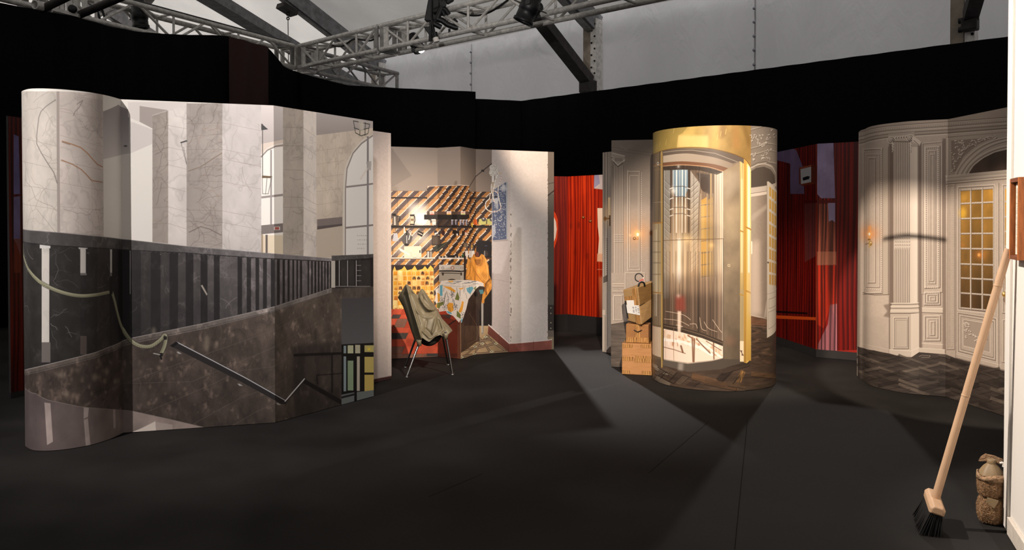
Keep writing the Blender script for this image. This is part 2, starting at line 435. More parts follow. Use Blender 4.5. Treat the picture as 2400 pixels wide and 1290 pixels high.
# ---------------------------------------------------------------- tent hall
E1 = Vector((.754, -.657, 0)); E2 = Vector((-.657, -.754, 0)); TO = Vector((1.73, 17.4, 0)); BAY = 7.1; EAVE = 5.85; SLOPE = .46; RIDGE = 11.0
def tp(a, d, z): return TO + E1 * a + E2 * d + Vector((0, 0, z))
def roof_z(d): return EAVE + SLOPE * (d if d < RIDGE else 2 * RIDGE - d)
fab_wall = fabric('tent_wall_membrane', (236, 234, 236), .18)
fab_roof = [fabric('tent_roof_membrane_sunlit', (238, 234, 228), .52), fabric('tent_roof_membrane', (232, 230, 226), .24)]  # first: more translucent copy for the left bays, standing in for sun outside
ceil = bpy.data.objects.new('ceiling', None); C.objects.link(ceil); tag(ceil, 'pitched grey tent roof of translucent fabric', kind='structure')
def fab_sheet(name, f, nu, nv, m, parent, kind=None, label=None):
    b = MB(); b.sheet([[f(i / nu, j / nv) for i in range(nu + 1)] for j in range(nv + 1)])
    o = b.build(name, m, parent)
    if kind: tag(o, label, kind=kind)
    return o
def lerp3(a, b, t): return a + (b - a) * t
for k in range(-4, 5):
    a0 = k * BAY
    for d0, d1 in ((-.05, RIDGE), (RIDGE, 2 * RIDGE)):
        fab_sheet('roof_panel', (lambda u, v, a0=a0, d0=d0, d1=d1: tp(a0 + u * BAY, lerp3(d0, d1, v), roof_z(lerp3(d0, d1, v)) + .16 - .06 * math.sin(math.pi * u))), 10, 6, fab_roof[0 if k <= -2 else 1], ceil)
A0, A1 = -4 * BAY, 5 * BAY
wb = fab_sheet('wall_back', lambda u, v: tp(lerp3(A0, A1, u), -.28 - .02 * math.sin(u * 300), lerp3(0, EAVE + .3, v)), 120, 4, fab_wall, None, 'structure', 'pale grey tent wall of stretched fabric, above the black curtains')
fab_sheet('wall_front', lambda u, v: tp(lerp3(A0, A1, u), 2 * RIDGE, lerp3(0, EAVE + .3, v)), 20, 4, fab_wall, None, 'structure', 'far tent wall of grey fabric')
for nm, a in (('wall_left', A0), ('wall_far_right', A1)):
    b = MB(); q = [tp(a, -.28, 0), tp(a, 2 * RIDGE, 0), tp(a, 2 * RIDGE, EAVE + .3), tp(a, RIDGE, roof_z(RIDGE) + .3), tp(a, -.28, EAVE + .3)]; b.add(q, [(0, 1, 2, 3, 4)]); tag(b.build(nm, fab_wall), 'gable end of the tent in grey fabric', kind='structure')
seam_w = fabric('membrane_seam', (236, 234, 236), .24); eye_m = mat('brass_eyelet', (150, 150, 156), .3, .8)
def wall_px(x):           # position along the tent wall seen at photo column x
    d = ray(x, 200); n = E2; t = (TO + E2 * -.26).dot(n) / Vector((d.x, d.y, 0)).dot(n); p = Vector((d.x * t, d.y * t, 0)); return (p - TO).dot(E1), p
for x, ys in ((1105, (122, 147, 172, 198)), (1769, (20, 52, 85, 118, 152))):
    a, p = wall_px(x); b = MB(); b.box(p + Vector((0, 0, 3)), (.03, .006, 5.9), Matrix.Rotation(math.atan2(E1.y, E1.x), 3, 'Z')); b.build('fabric_seam', seam_w, wb)
    for y in ys:
        q = at(x, y, p.y); b = MB(); b.lathe([(.03, 0), (.03, .02), (.014, .022)], q + E2 * .02, 10, axis=E2); b.build('eyelet', eye_m, wb)
# ---------------------------------------------------------------- tent frame
rot_e = Matrix.Rotation(math.atan2(E1.y, E1.x), 3, 'Z')
beige = mat('aged_painted_post', (150, 138, 124), .7, noise=.25, scale=6); hole_m = mat('bolt_hole', (12, 12, 14), .9)
def tent_bay(k, label, brace_end=None):
    base = tp(k * BAY, 0, 0); t = thing('tent_arch', base, label, 'tent frame', 'arched frames of the tent')
    b = MB(); b.box(tp(k * BAY + .09, 0, EAVE / 2), (.14, .24, EAVE), rot_e); b.build('column', M['alu'], t)
    b = MB(); b.box(tp(k * BAY - .09, .03, EAVE / 2), (.19, .14, EAVE), rot_e); b.build('column_cover', beige, t)
    for i in range(12): 
        q = tp(k * BAY + .09 + (.04 if i % 2 else -.04), .125, 4.3 + i * .13); b = MB(); b.lathe([(.022, 0), (.022, .006)], q, 10, axis=E2); b.build('bolt', hole_m, t)
    up = (E2 + Vector((0, 0, SLOPE))).normalized(); nn = up.cross(E1).normalized()
    b = MB(); p0 = tp(k * BAY, -.1, EAVE - .1); p1 = tp(k * BAY, RIDGE, roof_z(RIDGE) - .02); b.bar(p0, p1, .26, .40, nn); b.build('rafter', M['steel'], t)
    b = MB(); dn = nn if nn.z < 0 else -nn; b.bar(p0 + dn * .21, p1 + dn * .21, .13, .06, nn); b.build('rafter_rail', M['alu_dark'], t)
    for i in range(7):
        for s in (-.06, .08):
            q = lerpv(p0, p1, .12 + i * .06) + nn * s; b = MB(); b.lathe([(.022, 0), (.022, .01)], q - E1 * .13, 8, axis=-E1); b.build('bolt', hole_m, t)
    return t
def lerpv(a, b, t): return a + (b - a) * t
for k, lab in ((-2, 'grey tent frame, farthest left, hidden behind the lighting truss'), (-1, 'grey tent frame whose bolted rafter passes behind the corner of the lighting truss'), (0, 'grey tent frame with a bolted column beside the profile spotlight'), (1, 'grey tent frame with a column beside the white wall at the right')):
    t = tent_bay(k, lab)
    foot = tp(k * BAY, .25, 4.3)
    ends = {-1: at(455, -28, 14.7), 0: at(1090, -180, 13.6), 1: at(2296, -40, tp(BAY, .25, 0).y - .75), -2: tp(k * BAY, 4, 7.4)}
    starts = {-1: at(868, 222, tp(-BAY, .3, 0).y), 0: at(1378, 190, tp(0, .3, 0).y), 1: at(2274, 38, tp(BAY, .3, 0).y), -2: foot}
    b = MB(); b.bar(starts[k], ends[k], .34 if k == -1 else (.25 if k != 1 else .2), .2); b.build('knee_brace', M['steel_dark'] if k != -1 else M['steel'], t)
    b = MB(); b.box(starts[k] + Vector((0, 0, -.12)), (.28, .28, .26) if k != 1 else (.22, .2, .2), rot_e); b.build('brace_bracket', M['steel_dark'], t, bevel=.02)
    for s in (-1, 1):
        b = MB(); q = starts[k] + Vector((0, 0, -.12)) - E1 * (.15 if k != 1 else .11) + Vector((0, 0, .07 * s)); b.lathe([(.045, 0), (.045, .05)], q, 8, axis=-E1); b.build('bolt', M['rubber'], t)
b = MB(); b.bar(at(310, 42, 18.5), at(520, -28, 18.5) + Vector((0, -1.5, .6)), .2, .16); tag(b.build('tent_purlin', M['alu']), 'pale aluminium tent purlin crossing under the left roof', 'tent purlin')

# ---------------------------------------------------------------- black curtains
def drape(name, plan, tops, label, m, amp=.012, per=.5, z0=.0):
    """plan polyline, tops = [(photo x, photo y)] along it"""
    f = Face(plan, 0, 1); n = max(30, int(f.L / .07)); cols = []
    for i in range(n + 1):
        s = f.L * i / n; j = max(0, min(len(f.s) - 2, int(np.searchsorted(f.s, s)) - 1)); u = (s - f.s[j]) / (f.s[j + 1] - f.s[j]); p = f.p[j] + (f.p[j + 1] - f.p[j]) * u
        t = (f.p[j + 1] - f.p[j]).normalized(); nb = Vector((-t.y, t.x)); w = amp * math.sin(2 * math.pi * s / per + .7 * math.sin(s * 1.3)); q = p + nb * w
        x = CX + F * p.x / p.y; y = plin2(tops, x); cols.append((q, at(x, y, p.y).z))
    b = MB(); b.sheet([[(q.x, q.y, z0 + (zt - z0) * v / 3) for q, zt in cols] for v in range(4)]); o = b.build(name, m, None, solid=.012); return tag(o, label, 'curtain')
def plin2(tab, x):
    if x <= tab[0][0]: return tab[0][1] + (x - tab[0][0]) * (tab[1][1] - tab[0][1]) / (tab[1][0] - tab[0][0])
    for (x0, y0), (x1, y1) in zip(tab, tab[1:]):
        if x <= x1: return y0 + (y1 - y0) * (x - x0) / (x1 - x0)
    return tab[-1][1]
TA = Vector((-7.55, 11.9, 0)); TC = Vector((-4.55, 17.3, 0)); dA = (TC - TA).normalized(); TD = TC + dA * 3.4
inn = Vector((dA.y, -dA.x, 0))
def onA(x, off=.3):            # plan point of truss A's line, offset into the room, at photo column x
    d = ray(x, 300); o = TA + inn * off; den = d.x * dA.y - d.y * dA.x; u = (o.y * d.x - o.x * d.y) / -den; p = o + dA * u; return (p.x, p.y)
left_top = [(0, 6), (100, 24), (185, 40), (260, 62), (330, 75), (400, 80), (450, 82), (500, 82), (540, 85), (628, 110), (640, 121), (665, 155), (690, 166)]
drape('stage_curtain', [tuple(TA.xy + inn.xy * .3 - dA.xy * 3), onA(540)], [(-300, -60)] + left_top, 'black stage curtain at the left, hanging from the lighting truss', M['velvet'])
drape('stage_curtain', [onA(538, .42), onA(630, .42)], left_top, 'narrow curtain strip tinted brown for the light on it, beside the left black curtain', M['velvet_lit'], .02, .5)
drape('stage_curtain', [onA(628, .36), onA(704, .36), tuple(Vector((-4.2, 16.75)))], left_top + [(704, 171), (760, 186)], 'black curtain with a sloping cut top below the truss corner', M['velvet'])
drape('stage_curtain', [(-4.3, 16.6), (-.72, 16.05)], [(700, 170), (760, 186), (815, 200), (940, 207), (1115, 215)], 'black stage curtain behind the kitchen screen, higher than its neighbour', M['velvet'])
drape('stage_curtain', [(-.8, 16.3), (.18, 15.8)], [(1100, 231), (1222, 236.5)], 'short black curtain with a lower top beside the kitchen curtain', M['velvet'])
drape('stage_curtain', [(.16, 15.85), (4.6, 11.98), (6.9, 9.95), (10.4, 6.9)], [(1222, 236.5), (1400, 213), (1880, 149), (2363, 85), (2520, 62), (4060, -190)], 'long black stage curtain behind the lift column and panelled doors', M['velvet'])

# ---------------------------------------------------------------- lighting trusses
def truss(name, A, B, label, size=.44, z=4.75, bay=.72, rc=.046, rb=.023, m=None, flip=0):
    m = m or M['alu']; A = Vector((A.x, A.y, z)); B = Vector((B.x, B.y, z)); d = (B - A); L = d.length; d.normalize(); n = Vector((-d.y, d.x, 0)); up = Vector((0, 0, 1))
    t = thing(name, A, label, 'lighting truss'); h = size / 2
    crn = [(-h, 0), (h, 0), (h, size), (-h, size)]
    P = lambda s, c: A + d * s + n * c[0] + up * c[1]
    for c in crn:
        b = MB(); b.tube([P(0, c), P(L, c)], rc, 12); b.build('chord', m, t)
    k = max(2, round(L / bay)); st = L / k
    mesh = {}
    def brace(p, q):
        b = MB(); b.tube([p, q], rb, 8); b.build('brace', m, t)
    for i in range(k):
        s0, s1, sm = i * st, (i + 1) * st, (i + .5) * st
        for a, c in ((0, 3), (1, 2)):              # near and far side: zig-zag with uprights
            if i % 2 == 0: brace(P(s0 + .04, crn[c]), P(s1 - .04, crn[a]))
            else: brace(P(s0 + .04, crn[a]), P(s1 - .04, crn[c]))
            if i % 2: brace(P(s0, crn[a]), P(s0, crn[c]))
        for a, c in ((0, 1), (3, 2)): brace(P(s1, crn[a]), P(s1, crn[c])) if i % 2 == 0 else None
        if i % 2 == 0: brace(P(s0 + .04, crn[3]), P(s1, crn[2]))
    for s in (0.04, L - .04):                     # end frames
        for a, c in ((0, 1), (1, 2), (2, 3), (3, 0)):
            b = MB(); b.bar(P(s, crn[a]), P(s, crn[c]), .03, .1, d); b.build('end_plate', M['alu_dark'], t)
    for s in (.16,):
        for a, c in ((0, 3), (1, 2)):
            b = MB(); b.bar(P(s, crn[a]), P(s, crn[c]), .12, .03, n); b.build('end_plate', m, t)
    return t
TB1 = Vector((1.75, 11.8, 0)); dB = (TB1 - TC).normalized()
jB = TC + dB * 2.9
truss('lighting_truss', TC + dB * .36, jB, 'silver lighting truss section next to the truss corner', bay=.62)
truss('lighting_truss', jB + dB * .08, TB1 + dB * 2.2, 'long silver lighting truss carrying the spotlights, rising to the right', bay=.78)
truss('lighting_truss', TA - dA * 2.5, TA + dA * .6, 'nearest section of silver truss at the top left corner', bay=.6)
truss('lighting_truss', TA + dA * .7, TC - dA * .36, 'grey lighting truss along the left curtain, with a black lamp inside', bay=.74)
truss('lighting_truss', TC + dA * .36, TC + dA * 3.2, 'short end section of truss behind the truss corner', bay=.7, m=M['alu_dark'])
# corner block
cb = thing('truss_corner', (TC.x, TC.y, 4.75), 'square silver corner block joining the two lighting trusses', 'truss corner')
for i in range(4):
    a = math.atan2(dA.y, dA.x) + i * math.pi / 2; u = Vector((math.cos(a), math.sin(a), 0)); v = Vector((-u.y, u.x, 0)); p = Vector((TC.x, TC.y, 4.75)) + u * .25
    for s in (-.2, .2): b = MB(); b.bar(p + v * s, p + v * s + Vector((0, 0, .46)), .1, .03, v); b.build('upright', M['alu'], cb)
    for z in (0, .44): b = MB(); b.tube([p - v * .22 + Vector((0, 0, z)), p + v * .22 + Vector((0, 0, z))], .032, 10); b.build('chord', M['alu'], cb)
# dark scaffold tubes at the top left
sp = [((97, 22, 11.6), (200, -28, 11.2)), ((181, 37, 12.4), (330, -26, 11.6))]
for (a, c), lab in zip(sp, ('dark scaffold tube leaning over the truss, nearest the top left corner', 'dark scaffold tube leaning over the truss, second from the top left corner')):
    b = MB(); b.tube([at(*a), at(*c)], .058, 14); tag(b.build('scaffold_tube', M['steel_dark']), lab, 'tube')
b = MB(); p = at(81, 11, 11.4); b.lathe([(.062, .25), (.062, 0), (.05, 0), (.05, .24)], p, 18, axis=Vector((.25, 1, .1))); tag(b.build('open_pipe', M['alu']), 'short open-ended pipe clamped at the top left truss', 'tube')

# ---------------------------------------------------------------- stage lamps
def lamp(name, p, aim, r, L, label, clamp_to, shutters=True):
    p = Vector(p); ax = (Vector(aim) - p).normalized(); t = thing(name, p, label, 'spotlight')
    b = MB(); b.lathe([(.001, -L), (r * .7, -L), (r * .85, -L * .93), (r * .85, -L * .55), (r, -L * .52), (r, -L * .3), (r * .94, -L * .29), (r * .94, -.05), (r * 1.04, -.045), (r * 1.04, 0), (r * .9, 0), (r * .88, -.04)], p, 22, axis=ax); b.build('housing', M['black'], t)
    b = MB(); b.lathe([(.001, -.03), (r * .6, -.034), (r * .88, -.045)], p, 20, axis=ax); b.build('lens', M['lens'], t)
    side = ax.cross(Vector((0, 0, 1))).normalized(); mid = p - ax * L * .45; top = Vector(clamp_to)
    b = MB()
    for s in (-1, 1): b.bar(mid + side * s * r * 1.12, (mid + side * s * r * 1.12) * .35 + top * .65, .012, .05, ax)
    b.build('yoke', M['black'], t)
    for s in (-1, 1):
        b = MB(); b.lathe([(.04, 0), (.04, .03)], mid + side * s * r * 1.12, 10, axis=side * s); b.build('knob', M['rubber'], t)
    b = MB(); b.tube([top - dB * .04, top + dB * .04], .075, 12); b.bar(top, top - Vector((0, 0, .16)), .05, .06); b.build('clamp', M['black'], t)
    if shutters:
        up = side.cross(ax)
        for s in (-1, 1):
            b = MB(); b.bar(p - ax * L * .42 + up * s * r * .8, p - ax * L * .42 + up * s * r * 1.8, .06, .008, ax); b.build('shutter', M['rubber'], t)
    return t
def onB(x, off=0, z=0):
    d = ray(x, 60); nB = Vector((-dB.y, dB.x, 0)); o = TC + nB * off; den = d.x * dB.y - d.y * dB.x; u = (o.y * d.x - o.x * d.y) / -den; p = o + dB * u; return Vector((p.x, p.y, 4.75 + z))
lp = at(1225, 52, onB(1225, -.5).y); lamp('profile_spotlight', lp, lp + Vector((-.45, .1, -1)), .155, .62, 'black profile spotlight hanging from the middle of the long truss', onB(1262, -.26, .1))
lp = at(984, 118, onB(984, .3).y); lamp('stage_spotlight', lp, lp + Vector((.55, -.3, -1)), .12, .36, 'small black spotlight with a lit lens, low in the long truss', onB(968, .1, .1), False)
gl = bpy.data.materials.new('lit_lens'); gl.use_nodes = True; gl.node_tree.nodes['Principled BSDF'].inputs['Emission Color'].default_value = (1, .96, .9, 1); gl.node_tree.nodes['Principled BSDF'].inputs['Emission Strength'].default_value = 6
b = MB(); b.lathe([(.001, .02), (.05, .015), (.065, 0)], at(988, 117, onB(984, .3).y - .06), 16, axis=Vector((.4, -.6, -.6))); b.build('lit_lens', gl, bpy.data.objects['stage_spotlight'])
lp = at(330, 66, onA(330, 0)[1]); lamp('par_can_lamp', lp, lp + Vector((.1, .05, -1)), .14, .5, 'black can-shaped lamp inside the left lighting truss', Vector((*onA(332, -.2), 5.19)), False)
# black cover, clamp and handset hanging on the long truss
t = thing('cable_bag', onB(1005, -.3, .6), 'tall black cloth bag hung over the long truss beside the lit spotlight', 'bag')
Yb = onB(1010, -.32).y
def outline(name, pts, Y, th, m, parent, bev=.015):
    b = MB(); n = len(pts); f = [at(x, y, Y) for x, y in pts]; k = [p + Vector((.1 * th, th, 0)) for p in f]
    b.add(f + k, [tuple(range(n))[::-1], tuple(range(n, 2 * n))] + [(i, (i + 1) % n, n + (i + 1) % n, n + i) for i in range(n)]); return b.build(name, m, parent, bevel=bev)
outline('bag_body', [(1004, -6), (1030, -6), (1028, 40), (1014, 48), (994, 47)], Yb, .16, M['rubber'], t)
outline('bag_skirt', [(992, 62), (1016, 60), (1014, 90), (1004, 80)], Yb, .12, M['rubber'], t); b = MB(); b.tube([at(1011, -6, Yb - .1), at(1011, 40, Yb - .1), at(1018, 76, Yb - .12)], .02, 8); b.build('strap', M['black'], t)
b = MB(); b.tube([at(1010, 52, Yb - .08), at(1008, 97, Yb - .08)], .028, 10); b.build('strap', M['black'], t)
t = thing('truss_clamp', onB(1030, -.25, .5), 'black double clamp gripping the upper tube of the long truss', 'clamp'); Yc = onB(1030, -.3).y
for pts, r in ((((1033, 0), (1034, 18), (1040, 20)), .045), (((1040, -4), (1038, 14), (1029, 34), (1024, 46)), .05), (((1036, 18), (1032, 30)), .03), (((1038, 18), (1046, 24), (1052, 34)), .04), (((1036, 24), (1042, 36)), .04), (((1024, 44), (1036, 48), (1050, 58), (1066, 64), (1074, 65)), .05), (((1018, 56), (1034, 64)), .045), (((1062, 46), (1070, 54)), .04), (((1053, 68), (1054, 84)), .02)):
    b = MB(); b.tube([at(x, y, Yc - .08) for x, y in pts], r, 8); b.build('clamp_arm', M['black'], t)
b = MB(); b.tube([onB(1018, -.22, .44), onB(1034, -.22, .44)], .085, 14); b.build('clamp_jaw', M['black'], t); b = MB(); b.lathe([(.05, 0), (.05, .06)], at(1040, 11, Yc - .15), 12, axis=(0, -1, 0)); b.build('knob', M['black'], t)
outline('clamp_plate', [(1035, -6), (1062, -6), (1062, 0), (1048, 8), (1036, 3)], Yc, .1, M['rubber'], t)
t = thing('hand_control', at(1021, 99, Yc - .15), 'small black and white cylinder hanging beside the clamp', 'handset'); p0, p1, p2 = at(1019, 76, Yc - .15), at(1021, 88, Yc - .15), at(1023.5, 98.5, Yc - .15)
b = MB(); b.tube([p0, p1], .046, 16); b.build('handset_body', M['black'], t); b = MB(); b.tube([p1, p2], [.046, .054], 16); b.build('handset_base', M['wall_white'], t)
# cables
def cable(pts, r, lab, name='power_cable'):
    b = MB(); b.tube(smooth3(pts), r, 8); return tag(b.build(name, M['rubber']), lab, 'cable')
def smooth3(pts, n=6):
    pts = [Vector(p) for p in pts]; out = []
    for i in range(len(pts) - 1):
        p0, p1, p2, p3 = pts[max(i - 1, 0)], pts[i], pts[i + 1], pts[min(i + 2, len(pts) - 1)]
        for j in range(n): t = j / n; out.append(.5 * (2 * p1 + (p2 - p0) * t + (2 * p0 - 5 * p1 + 4 * p2 - p3) * t * t + (3 * p1 - p0 - 3 * p2 + p3) * t ** 3))
    out.append(pts[-1]); return out
zt = 5.19 + .05
cable([Vector((*onA(x, .2), zt)) for x in (280, 360, 450, 560, 680)], .028, 'thick black cable lying along the top of the left truss')
cable([onB(x, .15, .5 - s) for x, s in ((760, .0), (800, .14), (830, .05), (870, .16), (905, .02))], .018, 'black cable sagging inside the truss section next to the corner')
cable([onB(x, .1, .5 - s) for x, s in ((1072, .02), (1110, .16), (1150, .16), (1195, .02))], .018, 'black cable sagging in the long truss between the clamp and profile spotlight')
cable([onB(x, -.3, z) for x, z in ((1250, .5), (1275, .44), (1300, .52), (1330, .62))], .018, 'black cable curving up from the profile spotlight')
cable([Vector((*onA(x, .1), 5.1 - s)) for x, s in ((236, .0), (250, .3), (245, .42), (228, .1))], .02, 'black cable loop hanging in the left truss')
# hoist hook on the rafter
def on_rafter(x, y): 
    n = Vector((0, 0, 1)).cross(E2); return on_plane(x, y, tp(-BAY, 0, 0), n)
h0 = on_rafter(675, 24); t = thing('hoist_hook', h0, 'dark hook and thin steel wire hanging from the bolted rafter', 'hook')
b = MB(); b.bar(on_rafter(656, 12), on_rafter(690, 33), .3, .12); b.build('hook_plate', M['steel_dark'], t)
def ring(c, r, rr, m, name, a0=0, a1=2 * math.pi):
    b = MB(); c = Vector(c); b.tube([c + Vector((r * math.cos(a0 + (a1 - a0) * i / 16), 0, r * math.sin(a0 + (a1 - a0) * i / 16))) for i in range(17)], rr, 8); b.build(name, m, t)
ring(on_rafter(674.5, 33), .035, .014, M['black'], 'shackle'); ring(on_rafter(674.5, 37.5), .03, .014, M['black'], 'hook', -2.4, 2.2); ring(on_rafter(675, 43.5), .03, .014, M['black'], 'hook')
b = MB(); b.tube([on_rafter(675, 46), on_rafter(676, 170)], .011, 6); b.build('wire', M['steel_dark'], t)

# ---------------------------------------------------------------- white wall at the right
WA = ground(2357, 1236); WBp = ground(2390, 1290); wd = (WBp - WA).normalized(); wn = Vector((wd.y, -wd.x, 0)); wn = wn if wn.x < 0 else -wn
WB = WA + wd * 2.1
b = MB(); th = -wn * .14; H = 3.4
vs = [WA, WB, WB + th, WA + th]; b.add(vs + [v + Vector((0, 0, H)) for v in vs], [(3, 2, 1, 0), (4, 5, 6, 7), (0, 1, 5, 4), (1, 2, 6, 5), (2, 3, 7, 6), (3, 0, 4, 7)])
wr = tag(b.build('wall_right', M['wall_white']), 'white painted wall edge at the right of the picture', kind='structure')
b = MB(); q = WA + wd * .048 + wn * .006 + Vector((0, 0, H / 2)); b.box(q, (.096, .012, H - .02), Matrix.Rotation(math.atan2(wd.y, wd.x), 3, 'Z')); tag(b.build('trim_1', M['wall_white'], bevel=.002), 'white corner strip on the end of the white wall', kind='structure')
bb_m = mat('pale_skirting', (206, 196, 184), .6, noise=.1, scale=30)
b = MB(); q = WA + wd * 1.08 + wn * .008 + Vector((0, 0, .045)); b.box(q, (1.94, .016, .085), Matrix.Rotation(math.atan2(wd.y, wd.x), 3, 'Z')); tag(b.build('baseboard_right', bb_m, bevel=.003), 'low pale skirting board along the white wall', kind='structure')

# ---------------------------------------------------------------- unseen flag and bar, added to shape the light on the doors
def frame_dir(a, c): return (Vector(c) - Vector(a)).normalized()
LP, LT = Vector((-.2, 2.4, 4.4)), Vector((3.75, 7.0, 1.0))
dr = frame_dir(LP, LT); sd_ = dr.cross(Vector((0, 0, 1))).normalized(); ud = sd_.cross(dr)
hi = at(2150, 452, 7.1); k_ = .5; e_ = LP + (hi - LP) * (k_ / (hi - LP).dot(dr))
b = MB(); ud2 = (ud + sd_ * .10).normalized(); sd2 = ud2.cross(dr)
b.box(e_ + ud2 * .15, (.7, .3, .004), Matrix((sd2, ud2, dr)).transposed()); tag(b.build('added_light_flag', M['black']), 'flat black flag added out of view to shade the upper part of the panelled doors', 'light flag')
bp = at(2150, 556, 7.1); e2_ = LP + (bp - LP) * .34
b = MB(); b.tube([e2_ - sd_ * .1, e2_ + sd_ * .075], .0065, 12); tag(b.build('added_shadow_bar', M['steel_dark']), 'thin dark bar added out of view to cast a shadow band on the panelled doors', 'bar')

t = thing('splice_bracket', at(150, 10, 12.3), 'upright grey truss plates between the two dark scaffold tubes', 'bracket')
for x0, y0, x1, y1, w in ((132, -14, 133, 20, .09), (146, -14, 147, 25, .05), (163, -14, 165, 29, .10), (176, -14, 178, 32, .05), (197, -14, 199, 24, .07)): b = MB(); b.bar(at(x0, y0, 12.3), at(x1, y1, 12.3), w, .04, (0, 1, 0)); b.build('upright', M['alu'], t)
b = MB(); b.bar(at(118, 20, 12.28), at(186, 37, 12.28), .06, .05); b.build('rail', M['alu'], t)
b = MB(); b.lathe([(.06, 0), (.06, .05), (.02, .06)], at(172, 22, 12.22), 14, axis=(0, -1, 0)); b.build('knob', M['rubber'], t)
# ---------------------------------------------------------------- printed folding screens
def smooth_plan(pts, n=5):
    out = []
    for i in range(len(pts) - 1):
        p0, p1, p2, p3 = pts[max(i - 1, 0)], pts[i], pts[i + 1], pts[min(i + 2, len(pts) - 1)]
        for j in range(n):
            t = j / n
            out.append(tuple(.5 * (2 * p1[k] + (p2[k] - p0[k]) * t + (2 * p0[k] - 5 * p1[k] + 4 * p2[k] - p3[k]) * t * t + (3 * p1[k] - p0[k] - 3 * p2[k] + p3[k]) * t ** 3) for k in (0, 1)))
    out.append(tuple(pts[-1])); return out
def g2(x, y): g = ground(x, y); return (g.x, g.y)
def lerp(a, b, t): return a + (b - a) * t
def plin(tab, x):
    for (x0, y0), (x1, y1) in zip(tab, tab[1:]):
        if x <= x1: return lerp(y0, y1, (x - x0) / (x1 - x0))
    return tab[-1][1]

# ======== stair hall screen (left)
arc = [g2(*p) for p in ((59.5, 1044), (64, 1051), (80, 1057.5), (111, 1058.5), (149, 1055.5), (186, 1050), (223, 1042), (260, 1030), (289.5, 1016))]
arc = [(arc[0][0] - .02, arc[0][1] + .3), (arc[0][0] - .035, arc[0][1] + .12)] + arc
arc = smooth_plan(arc, 4); NA = len(arc)
fold = g2(645, 992); endp = g2(876, 930)
hall = Face(arc + [fold, endp], .004, 2.385)
hall.inside = 300
pr = Print(hall, 430, (205, 196, 188), 3)
def col_pair(xa, xm, xb, y0, y1, ca, cb, va=14, vb=7):
    pr.poly([(xa, y0[0]), (xm, y0[1]), (xm, y1[1]), (xa, y1[0])], ca, tex='marble'); pr.poly([(xm, y0[1]), (xb, y0[2]), (xb, y1[2]), (xm, y1[1])], cb, tex='marble')
    A = [(xa, y0[0]), (xm, y0[1]), (xm, y1[1]), (xa, y1[0])]; B = [(xm, y0[1]), (xb, y0[2]), (xb, y1[2]), (xm, y1[1])]
    pr.veins(A, va * 3, (108, 96, 90), .6, 1.4, .5, 130); pr.veins(A, va, (146, 118, 96), .4, 1.6, .4, 150); pr.veins(B, vb * 2, (144, 128, 118), .42, 1.2, -1.2, 120)
    for k in range(1, 7):
        f = k / 7 + .04 * pr.rnd.uniform(-1, 1)
        ya, ym, yb = [lerp(y0[i], y1[i], f) for i in range(3)]
        pr.line([(xa, ya), (xm, ym - 3)], .8, (120, 108, 100), .55); pr.line([(xm, ym - 3), (xb, yb + 6 + 10 * (1 - f))], .8, (146, 132, 124), .55)
# background of the hall
pr.rect(40, 200, 880, 620, (236, 229, 221))
pr.poly([(241, 262), (278, 246), (303, 258), (303, 360), (241, 374)], (160, 152, 152), g=((260, 262), (262, 372), (206, 198, 194)))
pr.poly([(300, 240), (440, 240), (440, 300), (357, 300), (300, 275)], (220, 212, 205)); pr.poly([(327, 249), (394, 259), (357, 271), (357, 302), (327, 286)], (168, 158, 152))
pr.poly([(302, 284), (357, 304), (357, 338), (302, 362)], (214, 207, 202)); pr.ell(294, 343, 4.5, 2, (96, 94, 98))
# curved pillar on the left
pr.poly([(40, 215), (132, 215), (134, 548), (40, 540)], (204, 195, 185), tex='marble'); pr.poly([(132, 215), (139, 215), (141, 548), (134, 547)], (166, 154, 146))
pr.poly([(139, 215), (241, 220), (243, 556), (141, 548)], (206, 194, 186), tex='marble')
L1 = [(40, 215), (132, 215), (134, 548), (40, 540)]; L2 = [(139, 215), (241, 220), (243, 556), (141, 548)]
pr.veins(L1, 22, (140, 128, 118), .5, 1.3, 1.2, 130); pr.veins(L2, 30, (140, 124, 116), .5, 1.2, -.5, 130)
pr.poly([(178, 226), (240, 235), (240, 330), (215, 300)], (176, 164, 157), al=.5)
pr.line([(130, 235), (108, 250), (96, 262), (91, 276), (88, 300), (86, 318), (86, 338), (96, 358), (112, 384), (126, 405), (134, 430)], 2.2, (122, 112, 106), .75)
pr.line([(96, 360), (120, 372)], 1, (140, 128, 120), .6); pr.line([(58, 420), (74, 440), (84, 468), (104, 478), (122, 484), (133, 496)], 1.3, (150, 140, 130), .7)
pr.line([(52, 352), (62, 392), (58, 440)], 1.5, (150, 140, 130), .6); pr.line([(86, 490), (110, 520), (130, 545)], 1.2, (150, 140, 130), .6)
pr.line([(146, 332), (163, 337), (190, 347), (205, 360), (216, 373), (228, 386), (240, 392)], 2.6, (166, 116, 78), .8); pr.line([(146, 334), (164, 340)], 2, (110, 92, 84), .6)
pr.line([(144, 376), (170, 386), (190, 398), (205, 413), (215, 424), (240, 428)], 2.4, (158, 112, 78), .8); pr.line([(180, 245), (194, 236), (186, 252), (176, 262), (172, 272)], 1.8, (128, 118, 114), .7)
for y in (330, 384, 440, 484): pr.line([(50, y - 6), (135, y + (14 if y < 400 else 8))], .9, (150, 140, 130), .6)
for ya, yb in ((262, 280), (318, 345), (378, 400), (429, 448), (485, 494), (546, 552)): pr.line([(141, ya), (241, yb)], .8, (152, 138, 130), .6)
for x, ya, yb in ((181, 232, 275), (214, 236, 288), (182, 384, 438), (215, 398, 500), (182, 492, 548), (60, 330, 480)): pr.line([(x, ya), (x + 1, yb)], .7, (156, 142, 134), .5)
